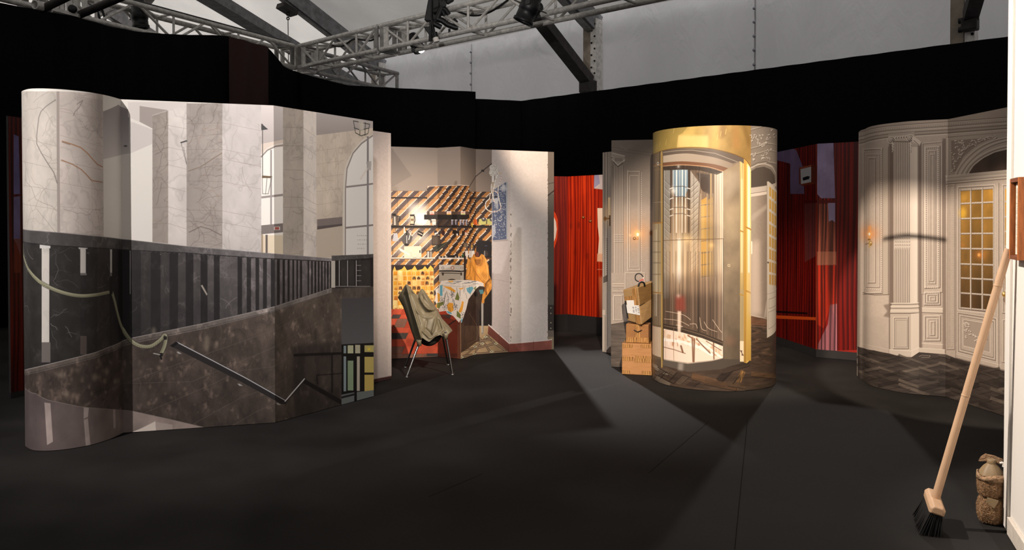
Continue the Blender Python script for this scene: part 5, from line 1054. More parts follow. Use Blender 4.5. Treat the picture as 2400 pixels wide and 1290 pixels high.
# plaster wall to the right of the lift
pr.rect(1760, 280, 1836, 745, (150, 138, 126), tex='plaster'); pr.rect(1760, 560, 1800, 745, (200, 180, 164), al=.7, blur=8); pr.rect(1760, 290, 1836, 420, (132, 121, 110), al=.6)
for y in (296, 340, 356, 384): pr.line([(1760, y + 8), (1800, y - 4), (1832, y + 2)], 1.6, (206, 194, 180), .6); pr.line([(1760, y + 10), (1800, y - 2), (1832, y + 4)], 1.4, (84, 74, 66), .6)
def swag(pts, n=3):
    for x, y in pts:
        for k in range(n): ox, oy = pr.rnd.gauss(0, 1.8), pr.rnd.gauss(0, 1.8); pr.ell(x + ox, y + oy, 1.5, 1.5, (222, 212, 200), n=7, al=.8); pr.ell(x + ox + .9, y + oy + 1.2, 1.3, 1.3, (84, 74, 66), n=7, al=.6)
swag([(1770 + i * 2.4, 318 + 22 * math.sin(math.pi * i / 14)) for i in range(15)]); swag([(1762, 318), (1763, 324), (1762, 330), (1808, 306), (1812, 316), (1816, 322)]); swag([(1784 + 2 * i, 372 - 2 * i * (i % 2)) for i in range(12)], 2); swag([(1764, 362), (1768, 368), (1766, 376), (1771, 360)], 4); swag([(1780, 318), (1788, 316), (1784, 324)], 2)
pr.poly([(1760, 402), (1772, 394), (1790, 391), (1806, 398), (1815, 412), (1817, 430), (1790, 436), (1760, 440)], (88, 78, 70)); pr.line([(1760, 394), (1776, 386), (1792, 384), (1809, 391), (1818, 408), (1820, 440)], 3.5, (186, 174, 160)); pr.line([(1760, 390), (1776, 382), (1794, 379), (1812, 387), (1822, 406)], 1.4, (90, 80, 72), .8)
pr.poly([(1760, 441), (1797, 436), (1820, 427), (1820, 436), (1797, 446), (1760, 452)], (206, 192, 178)); pr.poly([(1760, 452), (1797, 446), (1797, 456), (1760, 462)], (226, 210, 194)); pr.line([(1760, 454), (1797, 448)], 1.2, (110, 98, 88))
pr.poly([(1760, 463), (1797, 456), (1797, 700), (1790, 745), (1760, 738)], (172, 156, 140), tex='plaster', g=((1766, 600), (1796, 600), (140, 124, 110))); pr.poly([(1761, 505), (1797, 478), (1797, 490), (1761, 520)], (200, 184, 168), al=.6, blur=2); pr.poly([(1760, 570), (1780, 560), (1784, 740), (1760, 738)], (226, 204, 186), al=.7, blur=6); pr.rect(1760, 566, 1763, 596, (255, 240, 216))
pr.line([(1760, 739), (1775, 742), (1797, 748)], 1.6, (214, 196, 178), .8); pr.poly([(1760, 741), (1797, 750), (1797, 764), (1760, 762)], (110, 78, 58), tex='plank'); pr.line([(1760, 765), (1797, 768)], 1.4, (150, 120, 96), .7)
pr.poly([(1797, 427), (1800, 425), (1818, 444), (1826, 450), (1826, 770), (1797, 793)], (216, 204, 188)); pr.line([(1797.5, 428), (1797.5, 792)], 1.2, (130, 116, 102))
for i in range(8):
    for j in range(3):
        x = 1802.5 + j * 6.2; y = 437 + i * 29.5 + j * 5.5 * (1 - i / 9); h = 25
        pr.poly([(x, y), (x + 4.6, y + 4 * (1 - i / 9)), (x + 4.6, y + h), (x, y + h - 2)], lerp(226, 200, i / 8) and (224 - 3 * i, 182 - 3 * i, 92), g=((x, y), (x + 5, y), (196, 150, 70)))
for q in (((1802, 702), (1818, 695), (1818, 716), (1802, 724)), ((1801, 732), (1818, 724), (1818, 758), (1801, 772))): pr.line(q, 1.3, (150, 136, 122), .9, closed=True)
pr.ell(1800, 616, 1.6, 2.2, (60, 52, 46)); pr.line([(1797, 690), (1820, 680)], 1, (150, 138, 124), .7)
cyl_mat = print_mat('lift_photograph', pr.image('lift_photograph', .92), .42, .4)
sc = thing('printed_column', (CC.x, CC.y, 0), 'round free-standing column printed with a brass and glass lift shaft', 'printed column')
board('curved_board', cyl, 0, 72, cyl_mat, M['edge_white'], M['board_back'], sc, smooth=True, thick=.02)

# ======== grey plaster boards behind the boxes
def moulding(p, x0, y0, x1, y1, w=1.6, li=(226, 214, 200), da=(100, 88, 78), sk=0):
    a, b, c, d = (x0, y0), (x1, y0 + sk), (x1, y1 + sk), (x0, y1)
    p.line([d, a, b], w, li, .75); p.line([b, c, d], w, da, .75); o = w * 1.3
    p.line([(x0 + o, y1 - o), (x0 + o, y0 + o), (x1 - o, y0 + o + sk)], w * .9, da, .6); p.line([(x1 - o, y0 + o + sk), (x1 - o, y1 - o + sk), (x0 + o, y1 - o)], w * .9, li, .6)
gre = Face([g2(1432, 860.5), g2(1545, 864)], .004, 2.37)
pr = Print(gre, 430, (160, 146, 134), 13); pr.im *= pr.tex('plaster')[..., None]
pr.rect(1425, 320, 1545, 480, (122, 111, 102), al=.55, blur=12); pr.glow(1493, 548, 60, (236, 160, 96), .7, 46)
for x in np.arange(1440, 1459, 3.6): pr.rect(x, 388, x + 1.8, 640, (190, 176, 162), al=.8); pr.rect(x + 1.8, 388, x + 3, 640, (98, 86, 77), al=.8)
pr.rect(1432.5, 388, 1438, 640, (128, 115, 105), al=.7)
for y in (846 / 1,): pass
for j in range(4):
    for x in np.arange(1440, 1459, 3.6): pr.ell(x + 1, 552 + j * 5, 1.4, 2, (206, 192, 178)); pr.ell(x + 1.6, 553 + j * 5, .9, 1.3, (92, 80, 72))
pr.poly([(1431, 362), (1438, 358), (1462, 365), (1466, 374), (1462, 381), (1456, 378), (1448, 389), (1440, 380), (1434, 376)], (170, 156, 143)); pr.line([(1431, 358), (1464, 366)], 2, (206, 192, 178)); pr.line([(1437, 376), (1448, 388), (1458, 379), (1464, 376)], 1.6, (216, 204, 190)); pr.line([(1438, 380), (1448, 391), (1460, 383)], 1.4, (84, 74, 66)); pr.ell(1434, 370, 3, 4, (200, 186, 172)); pr.ell(1434, 370, 1.5, 2, (90, 80, 70))
for i in range(6): pr.line([(1442 + i * 3, 371), (1443 + i * 3, 378)], 1.2, (98, 86, 78), .8)
for y in (345, 352): pr.line([(1430, y), (1530, y + 14)], 1, (100, 90, 82), .5)
for i in range(30): x = pr.rnd.uniform(1450, 1485); pr.ell(x, 338 + 12 * abs(math.sin((x - 1450) / 10)) + pr.rnd.gauss(0, 2), 1.2, 1.2, (150, 138, 126), n=6, al=.8)
moulding(pr, 1471, 402, 1500, 635, 1.3); moulding(pr, 1476, 412, 1497, 628, 1.0)
for y in range(400, 636, 5): pr.ell(1471, y, .9, 1.3, (206, 192, 178), n=6); pr.ell(1503, y + 6, .9, 1.3, (206, 192, 178), n=6)
for y, w in ((666, 2), (671, 2), (683, 1.2), (692, 1)): pr.line([(1436, y), (1462, y)], w, (206, 190, 172), .8); pr.line([(1436, y + 2), (1462, y + 2)], 1.2, (104, 90, 80), .7)
moulding(pr, 1438, 694, 1458, 752, 1.2); moulding(pr, 1465, 640, 1512, 752, 1.0); pr.rect(1522, 540, 1532, 680, (80, 70, 62), al=.6, blur=3)
pr.poly([(1428, 760), (1464, 754), (1545, 742), (1545, 880), (1428, 880)], (92, 82, 74), tex='plank'); 
for i in range(12): pr.line([(1432, 768 + i * 9), (1448, 766 + i * 9), (1466, 768 + i * 9)], 1, (64, 56, 50), .6)
pr.line([(1430, 760), (1464, 754), (1500, 748)], 1.4, (190, 174, 158), .7)
pr.glow(1493.5, 550, 12, (255, 214, 150), 1.0); pr.ell(1494, 547, 6.4, 8, (250, 190, 110), al=.45); pr.ell(1494.5, 550, 3, 4, (255, 250, 220)); pr.rect(1493, 556, 1496, 562, (206, 150, 84)); pr.ell(1487, 559.5, 4, 3.6, (110, 70, 36)); pr.ell(1487, 559, 2, 1.6, (236, 190, 130)); pr.line([(1487, 560), (1495, 562)], 1.6, (176, 120, 60)); pr.glow(1477, 552, 5, (255, 220, 160), .6)
pr.ell(1526, 547, 4, 6, (120, 74, 40), al=.8)
pr.rect(1488, 668, 1508, 762, (150, 142, 134)); pr.poly([(1488, 674), (1490, 668), (1506, 668), (1508, 674)], (196, 188, 180)); pr.rect(1490, 674, 1493, 760, (226, 220, 212)); pr.rect(1501, 674, 1505, 760, (92, 84, 78)); pr.rect(1496, 661, 1501, 668, (206, 200, 192)); pr.ell(1498.5, 662, 3.4, 2.4, (220, 214, 206))
pr.line(smooth_plan([(1497, 661), (1490, 657), (1488.5, 650), (1491, 644), (1497, 641.5), (1503, 644), (1507, 650)], 4), 2.4, (34, 31, 30)); pr.line([(1498, 660), (1509, 653)], 1.6, (196, 70, 60)); pr.line([(1499, 657), (1509, 658)], 1.4, (206, 90, 80)); pr.rect(1506.5, 650, 1508.5, 654, (230, 224, 214))
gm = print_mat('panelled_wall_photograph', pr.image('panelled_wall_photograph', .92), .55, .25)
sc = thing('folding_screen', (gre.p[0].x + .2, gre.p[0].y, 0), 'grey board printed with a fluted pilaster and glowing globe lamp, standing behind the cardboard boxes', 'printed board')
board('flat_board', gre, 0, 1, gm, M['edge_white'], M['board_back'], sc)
gr2 = Face([g2(1411.5, 825.5), g2(1440, 831)], .004, 2.33)
pr = Print(gr2, 430, (170, 158, 146), 15); pr.im *= pr.tex('plaster')[..., None]
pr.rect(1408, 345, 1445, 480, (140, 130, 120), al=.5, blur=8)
for x, c in ((1414.5, (206, 196, 184)), (1417, (104, 94, 86)), (1421, (214, 204, 192)), (1423.5, (110, 100, 92)), (1427, (190, 178, 166))): pr.line([(x, 345), (x, 655)], 1.8, c, .75)
for y in range(560, 650, 5): pr.ell(1422, y, 1, 1.6, (92, 82, 74), n=6)
pr.glow(1425, 500, 22, (255, 206, 150), .7, 40); pr.rect(1425, 463, 1430, 505, (255, 224, 176)); pr.rect(1416, 511, 1430, 514, (160, 116, 60)); pr.ell(1418, 513, 3.4, 5, (150, 104, 52)); pr.rect(1428, 505, 1430.5, 530, (90, 60, 36))
pr.poly([(1414, 650), (1424, 644), (1424, 660), (1414, 664)], (96, 86, 78)); pr.rect(1411, 727, 1418, 739, (206, 192, 176)); pr.rect(1412, 740, 1417, 822, (196, 182, 166)); pr.line([(1418, 740), (1418, 824)], 1.2, (100, 88, 78)); pr.line([(1424, 560), (1424, 810)], 1.2, (110, 98, 88)); pr.poly([(1421, 822), (1430, 812), (1440, 818), (1440, 840), (1421, 832)], (86, 74, 66))
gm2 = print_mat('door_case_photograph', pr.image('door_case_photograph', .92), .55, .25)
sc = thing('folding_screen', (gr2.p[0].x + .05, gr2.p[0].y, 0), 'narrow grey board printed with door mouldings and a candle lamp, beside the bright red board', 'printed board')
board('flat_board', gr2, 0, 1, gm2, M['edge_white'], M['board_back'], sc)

# ======== red veneer boards
def wood3(p, base, hi, al=1.0):
    t = p.tex('wood'); t = np.clip((t - t.min()) / (np.percentile(t, 97) - t.min()), 0, 1)[..., None]
    p.im[:] = np.array(base, np.float32) / 255 * (1 - t) + np.array(hi, np.float32) / 255 * t
SK = .22
rb = Face([g2(1296, 777.5), g2(1330, 776), g2(1440, 789)], .235, 2.16)
def put(face, y, x=None): return face
pr = Print(rb, 520, (170, 40, 14), 17); wood3(pr, (112, 12, 4), (226, 66, 22))
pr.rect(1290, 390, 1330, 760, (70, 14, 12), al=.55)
pr.poly([(1296, 494), (1302, 500), (1307, 515), (1308, 535), (1306, 560), (1300, 580), (1296, 586), (1290, 590), (1290, 490)], (214, 70, 26)); pr.poly([(1290, 504), (1297, 506), (1303, 520), (1305, 538), (1302, 558), (1297, 570), (1290, 574)], (226, 214, 204))
pr.poly([(1393, 395), (1440, 390), (1440, 448), (1392, 442)], (212, 196, 196)); pr.poly([(1393, 400), (1402, 402), (1406, 430), (1392, 442)], (158, 152, 190), al=.85); pr.poly([(1400, 488), (1440, 488), (1440, 620), (1400, 612), (1404, 560), (1401, 530)], (252, 226, 206)); pr.rect(1399, 595, 1440, 614, (250, 180, 140), al=.7); pr.poly([(1404, 650), (1440, 640), (1440, 745), (1406, 745)], (250, 190, 150), al=.55, blur=4); pr.line([(1400, 632), (1440, 632)], 1, (250, 200, 170), .8)
for x, y in ((1367, 505), (1383.5, 514)): pr.line([(x, y - 8), (x, y + 4)], 1, (120, 60, 30)); pr.ell(x, y + 5, 4, 3.6, (104, 40, 18)); pr.ell(x, y + 4.4, 2.2, 1.8, (190, 130, 84)); pr.line([(x - 4, y + 3), (x + 4, y + 3)], 1, (206, 150, 100), .6)
for x, y in ((1356, 528), (1348, 592), (1376, 600), (1338, 530)): pr.ell(x, y, 3, 8, (110, 24, 8), al=.5, blur=2)
redm = print_mat('bright_veneer_photograph', pr.image('bright_veneer_photograph', .9), .3, .4)
def plinth(face, i0, i1, parent, thick=.022):
    o = board('plinth', Face([tuple(p) for p in face.p], 0.002, face.z0), i0, i1, M['plinth'], M['plinth'], M['plinth'], parent, thick); return o
sc = thing('folding_screen', (.9, 11.3, 0), 'bright orange-red veneer board on a dark plinth, seen in the gap beside the kitchen screen', 'printed board')
for i in range(2): board('flat_board', rb, i, i + 1, redm, M['edge_dark'], M['board_back'], sc); plinth(rb, i, i + 1, sc)
rr = Face([(ground(1800, 829).x * 1.1, ground(1800, 829).y * 1.14), tuple(at(1915, 500, 9.08).xy), g2(1962, 842), g2(2026, 848)], .09, 2.395)
pr = Print(rr, 430, (110, 18, 12), 19); wood3(pr, (34, 6, 6), (150, 26, 16))
pr.rect(1955, 325, 2030, 835, (66, 12, 12), al=.35); wv = pr.tex('wood')
pr.poly([(1790, 362), (1850, 345), (1866, 352), (1882, 392), (1885, 455), (1852, 455), (1852, 384), (1790, 368)], (116, 104, 142), al=.9, tex='mottle'); pr.poly([(1915, 335), (1953, 332), (1957, 465), (1924, 465), (1915, 455)], (136, 126, 160), al=.95, tex='mottle'); pr.poly([(1884, 478), (1913, 476), (1913, 600), (1886, 615)], (112, 84, 88), al=.45); pr.poly([(1918, 478), (1940, 478), (1942, 500), (1957, 520), (1960, 620), (1916, 622)], (160, 108, 84), al=.6, tex='wood'); pr.poly([(1940, 476), (1957, 474), (1957, 522), (1950, 516), (1942, 520)], (150, 142, 176), al=.9); pr.rect(1914, 590, 1960, 622, (176, 116, 88), al=.5)
pr.poly([(1914, 622), (1960, 622), (1960, 745), (1945, 720), (1930, 770), (1914, 760)], (196, 56, 26), al=.55, tex='wood'); pr.poly([(1945, 715), (1961, 712), (1962, 832), (1914, 826), (1918, 805), (1940, 760)], (156, 116, 130), al=.7, tex='wood'); pr.rect(1911.5, 335, 1915, 826, (176, 70, 40), al=.5); pr.rect(1884, 470, 1957, 476, (84, 12, 10), al=.9)
pr.poly([(1873, 393), (1902, 386), (1914, 390), (1913, 430), (1882, 436), (1873, 432)], (120, 52, 30)); pr.poly([(1876, 397), (1901, 391), (1901, 427), (1877, 432)], (186, 186, 190)); pr.poly([(1881, 417), (1892, 413), (1898, 414), (1896, 420), (1882, 424)], (20, 18, 20)); pr.poly([(1876, 397), (1901, 391), (1902, 386), (1873, 393)], (150, 76, 50)); pr.poly([(1902, 387), (1914, 390), (1913, 430), (1902, 428)], (98, 38, 24))
pr.poly([(1790, 738), (1912, 744), (1912, 751), (1790, 746)], (214, 84, 30)); pr.poly([(1790, 727), (1893, 733), (1893, 737), (1790, 732)], (26, 10, 10)); pr.poly([(1961, 822), (2030, 820), (2030, 826), (1961, 828)], (140, 34, 26))
rm2 = print_mat('dark_veneer_photograph', pr.image('dark_veneer_photograph', .9), .3, .4)
sc = thing('folding_screen', (3.4, 9.1, 0), 'dark red veneer screen between the lift column and the panelled door screen', 'folding screen')
for i in range(3): board('flat_board', rr, i, i + 1, rm2, M['edge_dark'], M['board_back'], sc); plinth(rr, i, i + 1, sc)
rl = Face([g2(26, 935), g2(75, 924)], .05, 2.42)
pr = Print(rl, 430, (70, 14, 12), 23); wood3(pr, (24, 5, 5), (110, 26, 14))
pr.poly([(32, 315), (44, 320), (47, 455), (32, 456)], (112, 104, 150), tex='mottle'); pr.poly([(32, 462), (47, 460), (48, 600), (40, 575), (32, 560)], (118, 108, 146), tex='mottle'); pr.rect(32, 560, 48, 640, (130, 60, 36), al=.6)
rl_m = print_mat('dim_veneer_photograph', pr.image('dim_veneer_photograph', .8), .3, .4)
sc = thing('folding_screen', (-4.3, 7.1, 0), 'dim red veneer board, a sliver showing behind the curved end of the stair hall screen', 'printed board')
board('flat_board', rl, 0, 1, rl_m, M['edge_dark'], M['board_back'], sc); plinth(rl, 0, 1, sc)

# ======== panelled doors (right)
dp = [g2(*p) for p in ((2022, 892.5), (2034, 902), (2055, 909.5), (2084, 916), (2124, 923), (2170, 927.5), (2215.5, 931))]
dp = [(dp[0][0] + .05, dp[0][1] + .25), (dp[0][0] + .005, dp[0][1] + .09)] + dp
dp = smooth_plan(dp, 4); ND = len(dp)
e = Vector(g2(2356, 978)); f0 = Vector(dp[-1]); ext = e + (e - f0) * .25
doors = Face(dp + [tuple(ext)], .004, 2.40)
doors.inside = 2150
pr = Print(doors, 430, (196, 181, 168), 29); pr.im *= pr.tex('plaster')[..., None]
LI, DA, MD = (232, 220, 207), (100, 86, 77), (150, 134, 122)
def curve(off):
    T = ((2010, 306), (2021, 304), (2044, 297), (2080, 291), (2141, 286), (2216, 281), (2362, 270), (2400, 267)); return [(x, y + off) for x, y in T]
pr.poly([(2000, 250), (2410, 240)] + curve(34)[::-1], (182, 168, 154))
for o, w, c in ((5, 1.4, DA), (7, 1.2, LI), (16, 1.4, DA), (18, 1.6, LI), (24, 1.2, DA), (31, 2, DA), (34, 2.2, LI)): pr.line(curve(o), w, c, .7)
for o, st in ((11.5, 4.2), (21, 3.6)):
    x = 2014
    while x < 2400: y = plin(curve(o), x); pr.ell(x, y, 1.3, 1.5, LI, n=6, al=.8); pr.ell(x + 1.5, y + 1, .9, 1.2, DA, n=6, al=.7); x += st
def bead_line(a, b, st, c=LI, r=1.1):
    n = max(2, int(math.hypot(b[0] - a[0], b[1] - a[1]) / st))
    for i in range(n + 1): x, y = lerp(a[0], b[0], i / n), lerp(a[1], b[1], i / n); pr.ell(x, y, r, r * 1.5, c, n=6, al=.85); pr.ell(x + .9, y + 1.2, r * .7, r, DA, n=6, al=.65)
def mo(x0, y0, x1, y1, w, sk=0): moulding(pr, x0, y0, x1, y1, w, LI, DA, sk)
mo(2023, 350, 2069, 690, 2.2, -2); mo(2029, 362, 2062, 674, 1.4); bead_line((2065, 352), (2065, 682), 4.5, LI, 1.6); bead_line((2026, 356), (2066, 352), 4.5); bead_line((2026, 676), (2064, 681), 4.5); mo(2034, 370, 2052, 664, 1.8); pr.rect(2069, 350, 2082, 690, (190, 176, 162)); pr.line([(2082, 345), (2082, 691)], 1.6, DA, .8); pr.line([(2022, 686), (2050, 692), (2083, 691)], 2, DA, .7)
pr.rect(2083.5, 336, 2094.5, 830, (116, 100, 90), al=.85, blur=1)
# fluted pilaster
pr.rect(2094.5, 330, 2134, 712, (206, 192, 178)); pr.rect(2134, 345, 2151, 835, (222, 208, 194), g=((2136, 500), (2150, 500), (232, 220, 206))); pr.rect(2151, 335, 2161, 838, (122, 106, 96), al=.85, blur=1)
for k in range(9): x = 2097 + k * 4.15; pr.rect(x, 332, x + 1.7, 711, (112, 98, 88), al=.85); pr.rect(x + 1.7, 332, x + 2.6, 711, LI, al=.9)
for j in range(4):
    for k in range(9): x = 2097.8 + k * 4.15; pr.ell(x, 557 + j * 8, 1.6, 3.6, LI, n=8); pr.ell(x + .5, 558 + j * 8, .8, 2.4, DA, n=8, al=.8)
pr.poly([(2082, 318), (2140, 312), (2143, 316), (2150, 330), (2150, 338), (2134, 332), (2096, 336), (2082, 334)], (198, 184, 170))
for cx, cy in ((2088.5, 328.5), (2133, 324)):
    pr.ell(cx, cy, 9.5, 9.5, (214, 202, 188)); pr.ell(cx + .6, cy + .6, 7, 7, DA); pr.ell(cx, cy, 5.6, 5.6, (222, 210, 196)); pr.ell(cx + .5, cy + .5, 3.4, 3.4, DA); pr.ell(cx, cy, 2, 2, LI)
pr.poly([(2139, 318), (2150, 326), (2159, 333), (2155, 343), (2146, 337), (2137, 332)], (226, 214, 200)); pr.line([(2142, 330), (2154, 341)], 1.4, DA, .7)
for i in range(5): pr.ell(2099 + i * 6, 323 - i * .6, 2.2, 3, LI); pr.ell(2100 + i * 6, 324 - i * .6, 1.2, 1.8, DA)
bead_line((2084, 316), (2142, 311), 3.4, LI, 1.3); pr.rect(2094, 331, 2134, 334, (120, 106, 96), al=.8)
for x in (2092, 2134):
    for j in range(7): pr.ell(x + (j % 2) * 1.5 - .7, 336 + j * 3.2, 2.4 - j * .2, 2.2, LI, n=7); pr.ell(x + 1, 337.5 + j * 3.2, 1.2, 1.2, DA, n=6, al=.7)
pr.poly([(2090, 711), (2134, 711), (2152, 711), (2154, 735), (2134, 738), (2085, 735)], (212, 198, 184))
for y, w, c in ((711, 1.6, LI), (714, 1.6, DA), (719, 2.4, LI), (723, 1.6, DA), (729, 2, LI), (735, 2.4, DA)): pr.line([(2087, y), (2134, y), (2153, y - 1)], w, c, .8)
pr.rect(2086, 736, 2136, 834, (200, 186, 172)); mo(2094, 744, 2129, 818, 1.8); mo(2098, 749, 2126, 814, 1.2); pr.poly([(2136, 736), (2154, 734), (2154, 828), (2138, 838)], (222, 208, 194)); pr.line([(2136, 736), (2136, 836)], 1, LI); pr.rect(2084, 820, 2136, 834, (208, 194, 180)); pr.line([(2084, 820), (2136, 823), (2154, 815)], 1.6, LI, .9)
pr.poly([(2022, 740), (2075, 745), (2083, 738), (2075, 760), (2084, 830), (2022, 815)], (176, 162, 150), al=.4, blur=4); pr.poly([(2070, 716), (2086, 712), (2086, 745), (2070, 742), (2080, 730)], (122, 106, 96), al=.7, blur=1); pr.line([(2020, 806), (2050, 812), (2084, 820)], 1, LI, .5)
# narrow panel
mo(2161, 336, 2209, 690, 1.6, -4); mo(2167, 345, 2203, 677, 2, -2); bead_line((2170, 350), (2170, 672), 4.6, LI, 1.9); bead_line((2198, 348), (2198, 672), 4.6, LI, 2.1); bead_line((2170, 348), (2198, 346), 4.4, LI, 1.4); bead_line((2170, 674), (2198, 675), 4.4, LI, 1.4); mo(2175, 354, 2193, 666, 1.5); mo(2179, 362, 2189, 660, 1.5)
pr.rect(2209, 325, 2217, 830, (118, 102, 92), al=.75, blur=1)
mo(2166, 685, 2204, 716, 2); mo(2172, 690, 2199, 711, 2); mo(2179, 695, 2192, 706, 1.5); bead_line((2169, 688), (2201, 688), 4); bead_line((2169, 713), (2201, 713), 4); pr.rect(2161, 722, 2209, 733, (214, 200, 186)); pr.line([(2161, 722), (2209, 724)], 1.4, LI); pr.line([(2161, 733), (2209, 735)], 1.6, DA, .8); mo(2166, 741, 2204, 800, 2); mo(2173, 748, 2198, 793, 1.4); bead_line((2175, 750), (2175, 790), 2.6, LI, .8); bead_line((2196, 750), (2196, 790), 2.6, LI, .8); mo(2180, 754, 2191, 787, 1.6); pr.line([(2161, 805), (2209, 808)], 1.8, LI, .8); pr.poly([(2154, 816), (2214, 820), (2214, 831), (2154, 827)], (208, 194, 180)); pr.line([(2154, 816), (2214, 820)], 1.4, LI, .8)
# arch over the doors
pr.poly([(2218, 322), (2410, 306), (2410, 420), (2218, 413)], (196, 182, 168)); pr.line([(2218, 322), (2410, 304)], 1.6, DA, .7); bead_line((2222, 320), (2400, 306), 3.4, LI, 1.3); bead_line((2224, 326), (2224, 408), 3.4, LI, 1.3); pr.line([(2220, 322), (2220, 412)], 1.4, LI, .8)
pr.poly([(2229, 330), (2330, 322), (2290, 340), (2258, 368), (2240, 402), (2230, 406)], (158, 142, 130)); 
def leafs(pts, n, s):
    for x, y in pts:
        for k in range(n): ox, oy, a = pr.rnd.gauss(0, s), pr.rnd.gauss(0, s), pr.rnd.uniform(0, 3); pr.ell(x + ox + 1, y + oy + 1.2, 2.2, 1.6, DA, n=7, al=.6); pr.ell(x + ox, y + oy, 2.1, 1.5, LI, n=7, al=.9)
leafs(smooth_plan([(2234, 402), (2238, 385), (2246, 368), (2256, 358), (2265, 345), (2280, 338), (2296, 330), (2312, 325), (2334, 322)], 5), 2, 2.2); leafs([(2240, 335), (2246, 332), (2255, 328), (2257, 336), (2242, 345), (2248, 352), (2258, 348), (2236, 358), (2234, 372), (2278, 330), (2297, 325)], 4, 3)
pr.line(smooth_plan([(2240, 336), (2252, 334), (2260, 342), (2254, 352), (2244, 350)], 5), 1.6, LI, .8)
O = [(2238, 411), (2247, 392), (2263, 371), (2287, 349.6), (2313, 335), (2339.5, 326), (2362, 322), (2400, 318)]; I = [(2259, 408), (2269.6, 389), (2289, 370.7), (2316, 355), (2342, 345.7), (2362, 341.7), (2400, 337)]; D_ = [(2270, 408), (2281.5, 389), (2305, 370.7), (2331.6, 357.5), (2362, 351), (2410, 346), (2410, 396), (2362, 398.5)]
pr.poly(O + I[::-1], (200, 186, 172)); pr.poly(D_, (88, 72, 63), tex='mottle')
for L_, w, c in ((O, 2, LI), ([(x + 3, y + 2.5) for x, y in O], 1.4, DA), ([(x + 7, y + 5) for x, y in O], 2.2, LI), ([(x + 11, y + 8) for x, y in O], 1.4, DA), (I, 3, LI), ([(x + 4, y + 3) for x, y in I], 1.6, DA), ([(x + 7, y + 5) for x, y in I], 2.4, LI)): pr.line(smooth_plan(L_, 4), w, c, .8)
q = smooth_plan([(x + 9, y + 6.5) for x, y in O], 8)
for k, (x, y) in enumerate(q): pr.ell(x, y, 1, 1, LI, n=6, al=.8)
pr.poly([(2216, 412), (2262, 410), (2362, 398), (2410, 393), (2410, 412), (2362, 419), (2217, 431)], (216, 202, 188)); pr.line([(2216, 413), (2362, 399), (2400, 395)], 1.6, LI); bead_line((2219, 423), (2398, 407), 3, LI, 1.2); pr.line([(2217, 427), (2400, 410)], 1.4, DA, .7); pr.line([(2217, 432), (2400, 416)], 2, DA, .8); pr.line([(2217, 418), (2400, 402)], 1, DA, .5)
# doors
mo(2219, 434, 2237, 820, 1.6); bead_line((2232, 440), (2232, 810), 4, LI, 1.2); bead_line((2223, 440), (2223, 810), 4, LI, 1.0)
pr.line([(2240, 432), (2240, 838)], 1.6, DA, .7)
def door_y(x, y, x0=2251): k = (x - x0) / 76.0; return y + k * lerp(-5, 7, (y - 445) / 276)
pr.line([(2244, 438), (2331, 433), (2331, 737), (2244, 727)], 2, LI, .9, closed=True); pr.line([(2247, 441), (2328, 436), (2328, 733), (2247, 724)], 1.8, DA, .8, closed=True)
rowsy = [446, 477.7, 513, 548, 583, 619, 652, 687, 722]
for i in range(8):
    for j, (xa, xb) in enumerate(((2251, 2273), (2277, 2300), (2304, 2327))):
        ya, yb = rowsy[i] + 2, rowsy[i + 1] - 2; t = i / 7; c0 = tuple(lerp(a, b, t) for a, b in zip((214, 160, 72), (112, 82, 48))); dk = (1, .82, .96)[j] * pr.rnd.uniform(.93, 1.05)
        c0 = tuple(v * dk for v in c0); c1 = tuple(v * (.82) for v in c0)
        pr.poly([(xa, door_y(xa, ya)), (xb, door_y(xb, ya)), (xb, door_y(xb, yb)), (xa, door_y(xa, yb))], c0, g=((xa, ya), (xb, yb), c1), tex='mottle')
pr.ell(2256, 500, 9, 13, (252, 200, 70), al=.75, blur=4); pr.ell(2258, 462, 8, 10, (240, 184, 80), al=.5, blur=4); pr.glow(2298, 598, 20, (238, 140, 60), .8, 14); pr.ell(2294, 598, 3.4, 4, (255, 190, 110), al=.9, blur=1); pr.ell(2256, 575, 6, 6, (232, 150, 70), al=.4, blur=3)
for i, y in enumerate(rowsy): a, b = (2250, door_y(2250, y)), (2328, door_y(2328, y)); pr.line([(a[0], a[1] + 1.2), (b[0], b[1] + 1.2)], 3.4, DA, .8); pr.line([a, b], 3, (206, 194, 184)); bead_line(a, b, 7, LI, 1.0)
for x in (2250, 2275, 2302, 2328): a, b = (x, door_y(x, 444)), (x, door_y(x, 723)); pr.line([(x + 1, a[1]), (x + 1, b[1])], 3, DA, .7); pr.line([a, b], 2.4, (216, 206, 196)); bead_line(a, b, 9, LI, .9)
mo2 = lambda q, w: (pr.line(q, w, LI, .85, closed=True), pr.line([(x + (1.6 if k in (0, 3) else -1.6), y + (1.6 if k < 2 else -1.6)) for k, (x, y) in enumerate(q)], w, DA, .7, closed=True))
for q, w in ((((2244, 733), (2335, 747), (2335, 848), (2244, 826)), 2.2), (((2250, 740), (2330, 753), (2330, 841), (2250, 821)), 1.8), (((2257, 750), (2320, 760), (2320, 826), (2257, 811)), 1.8)): mo2(q, w)
pr.poly([(2258, 752), (2319, 761), (2319, 825), (2258, 810)], (176, 160, 148))
leafs(smooth_plan([(2262, 758), (2268, 772), (2278, 786), (2290, 792), (2300, 786), (2306, 776), (2309, 770)], 3), 2, 1.8); leafs([(2261, 760), (2264, 764), (2263, 776), (2263, 788), (2270, 760), (2310, 770), (2312, 780), (2313, 794), (2290, 798), (2286, 802)], 3, 1.8)
pr.line([(2239, 839), (2345, 866), (2400, 880)], 1.6, DA, .7); pr.line([(2241, 830), (2345, 856)], 1.6, LI, .8)
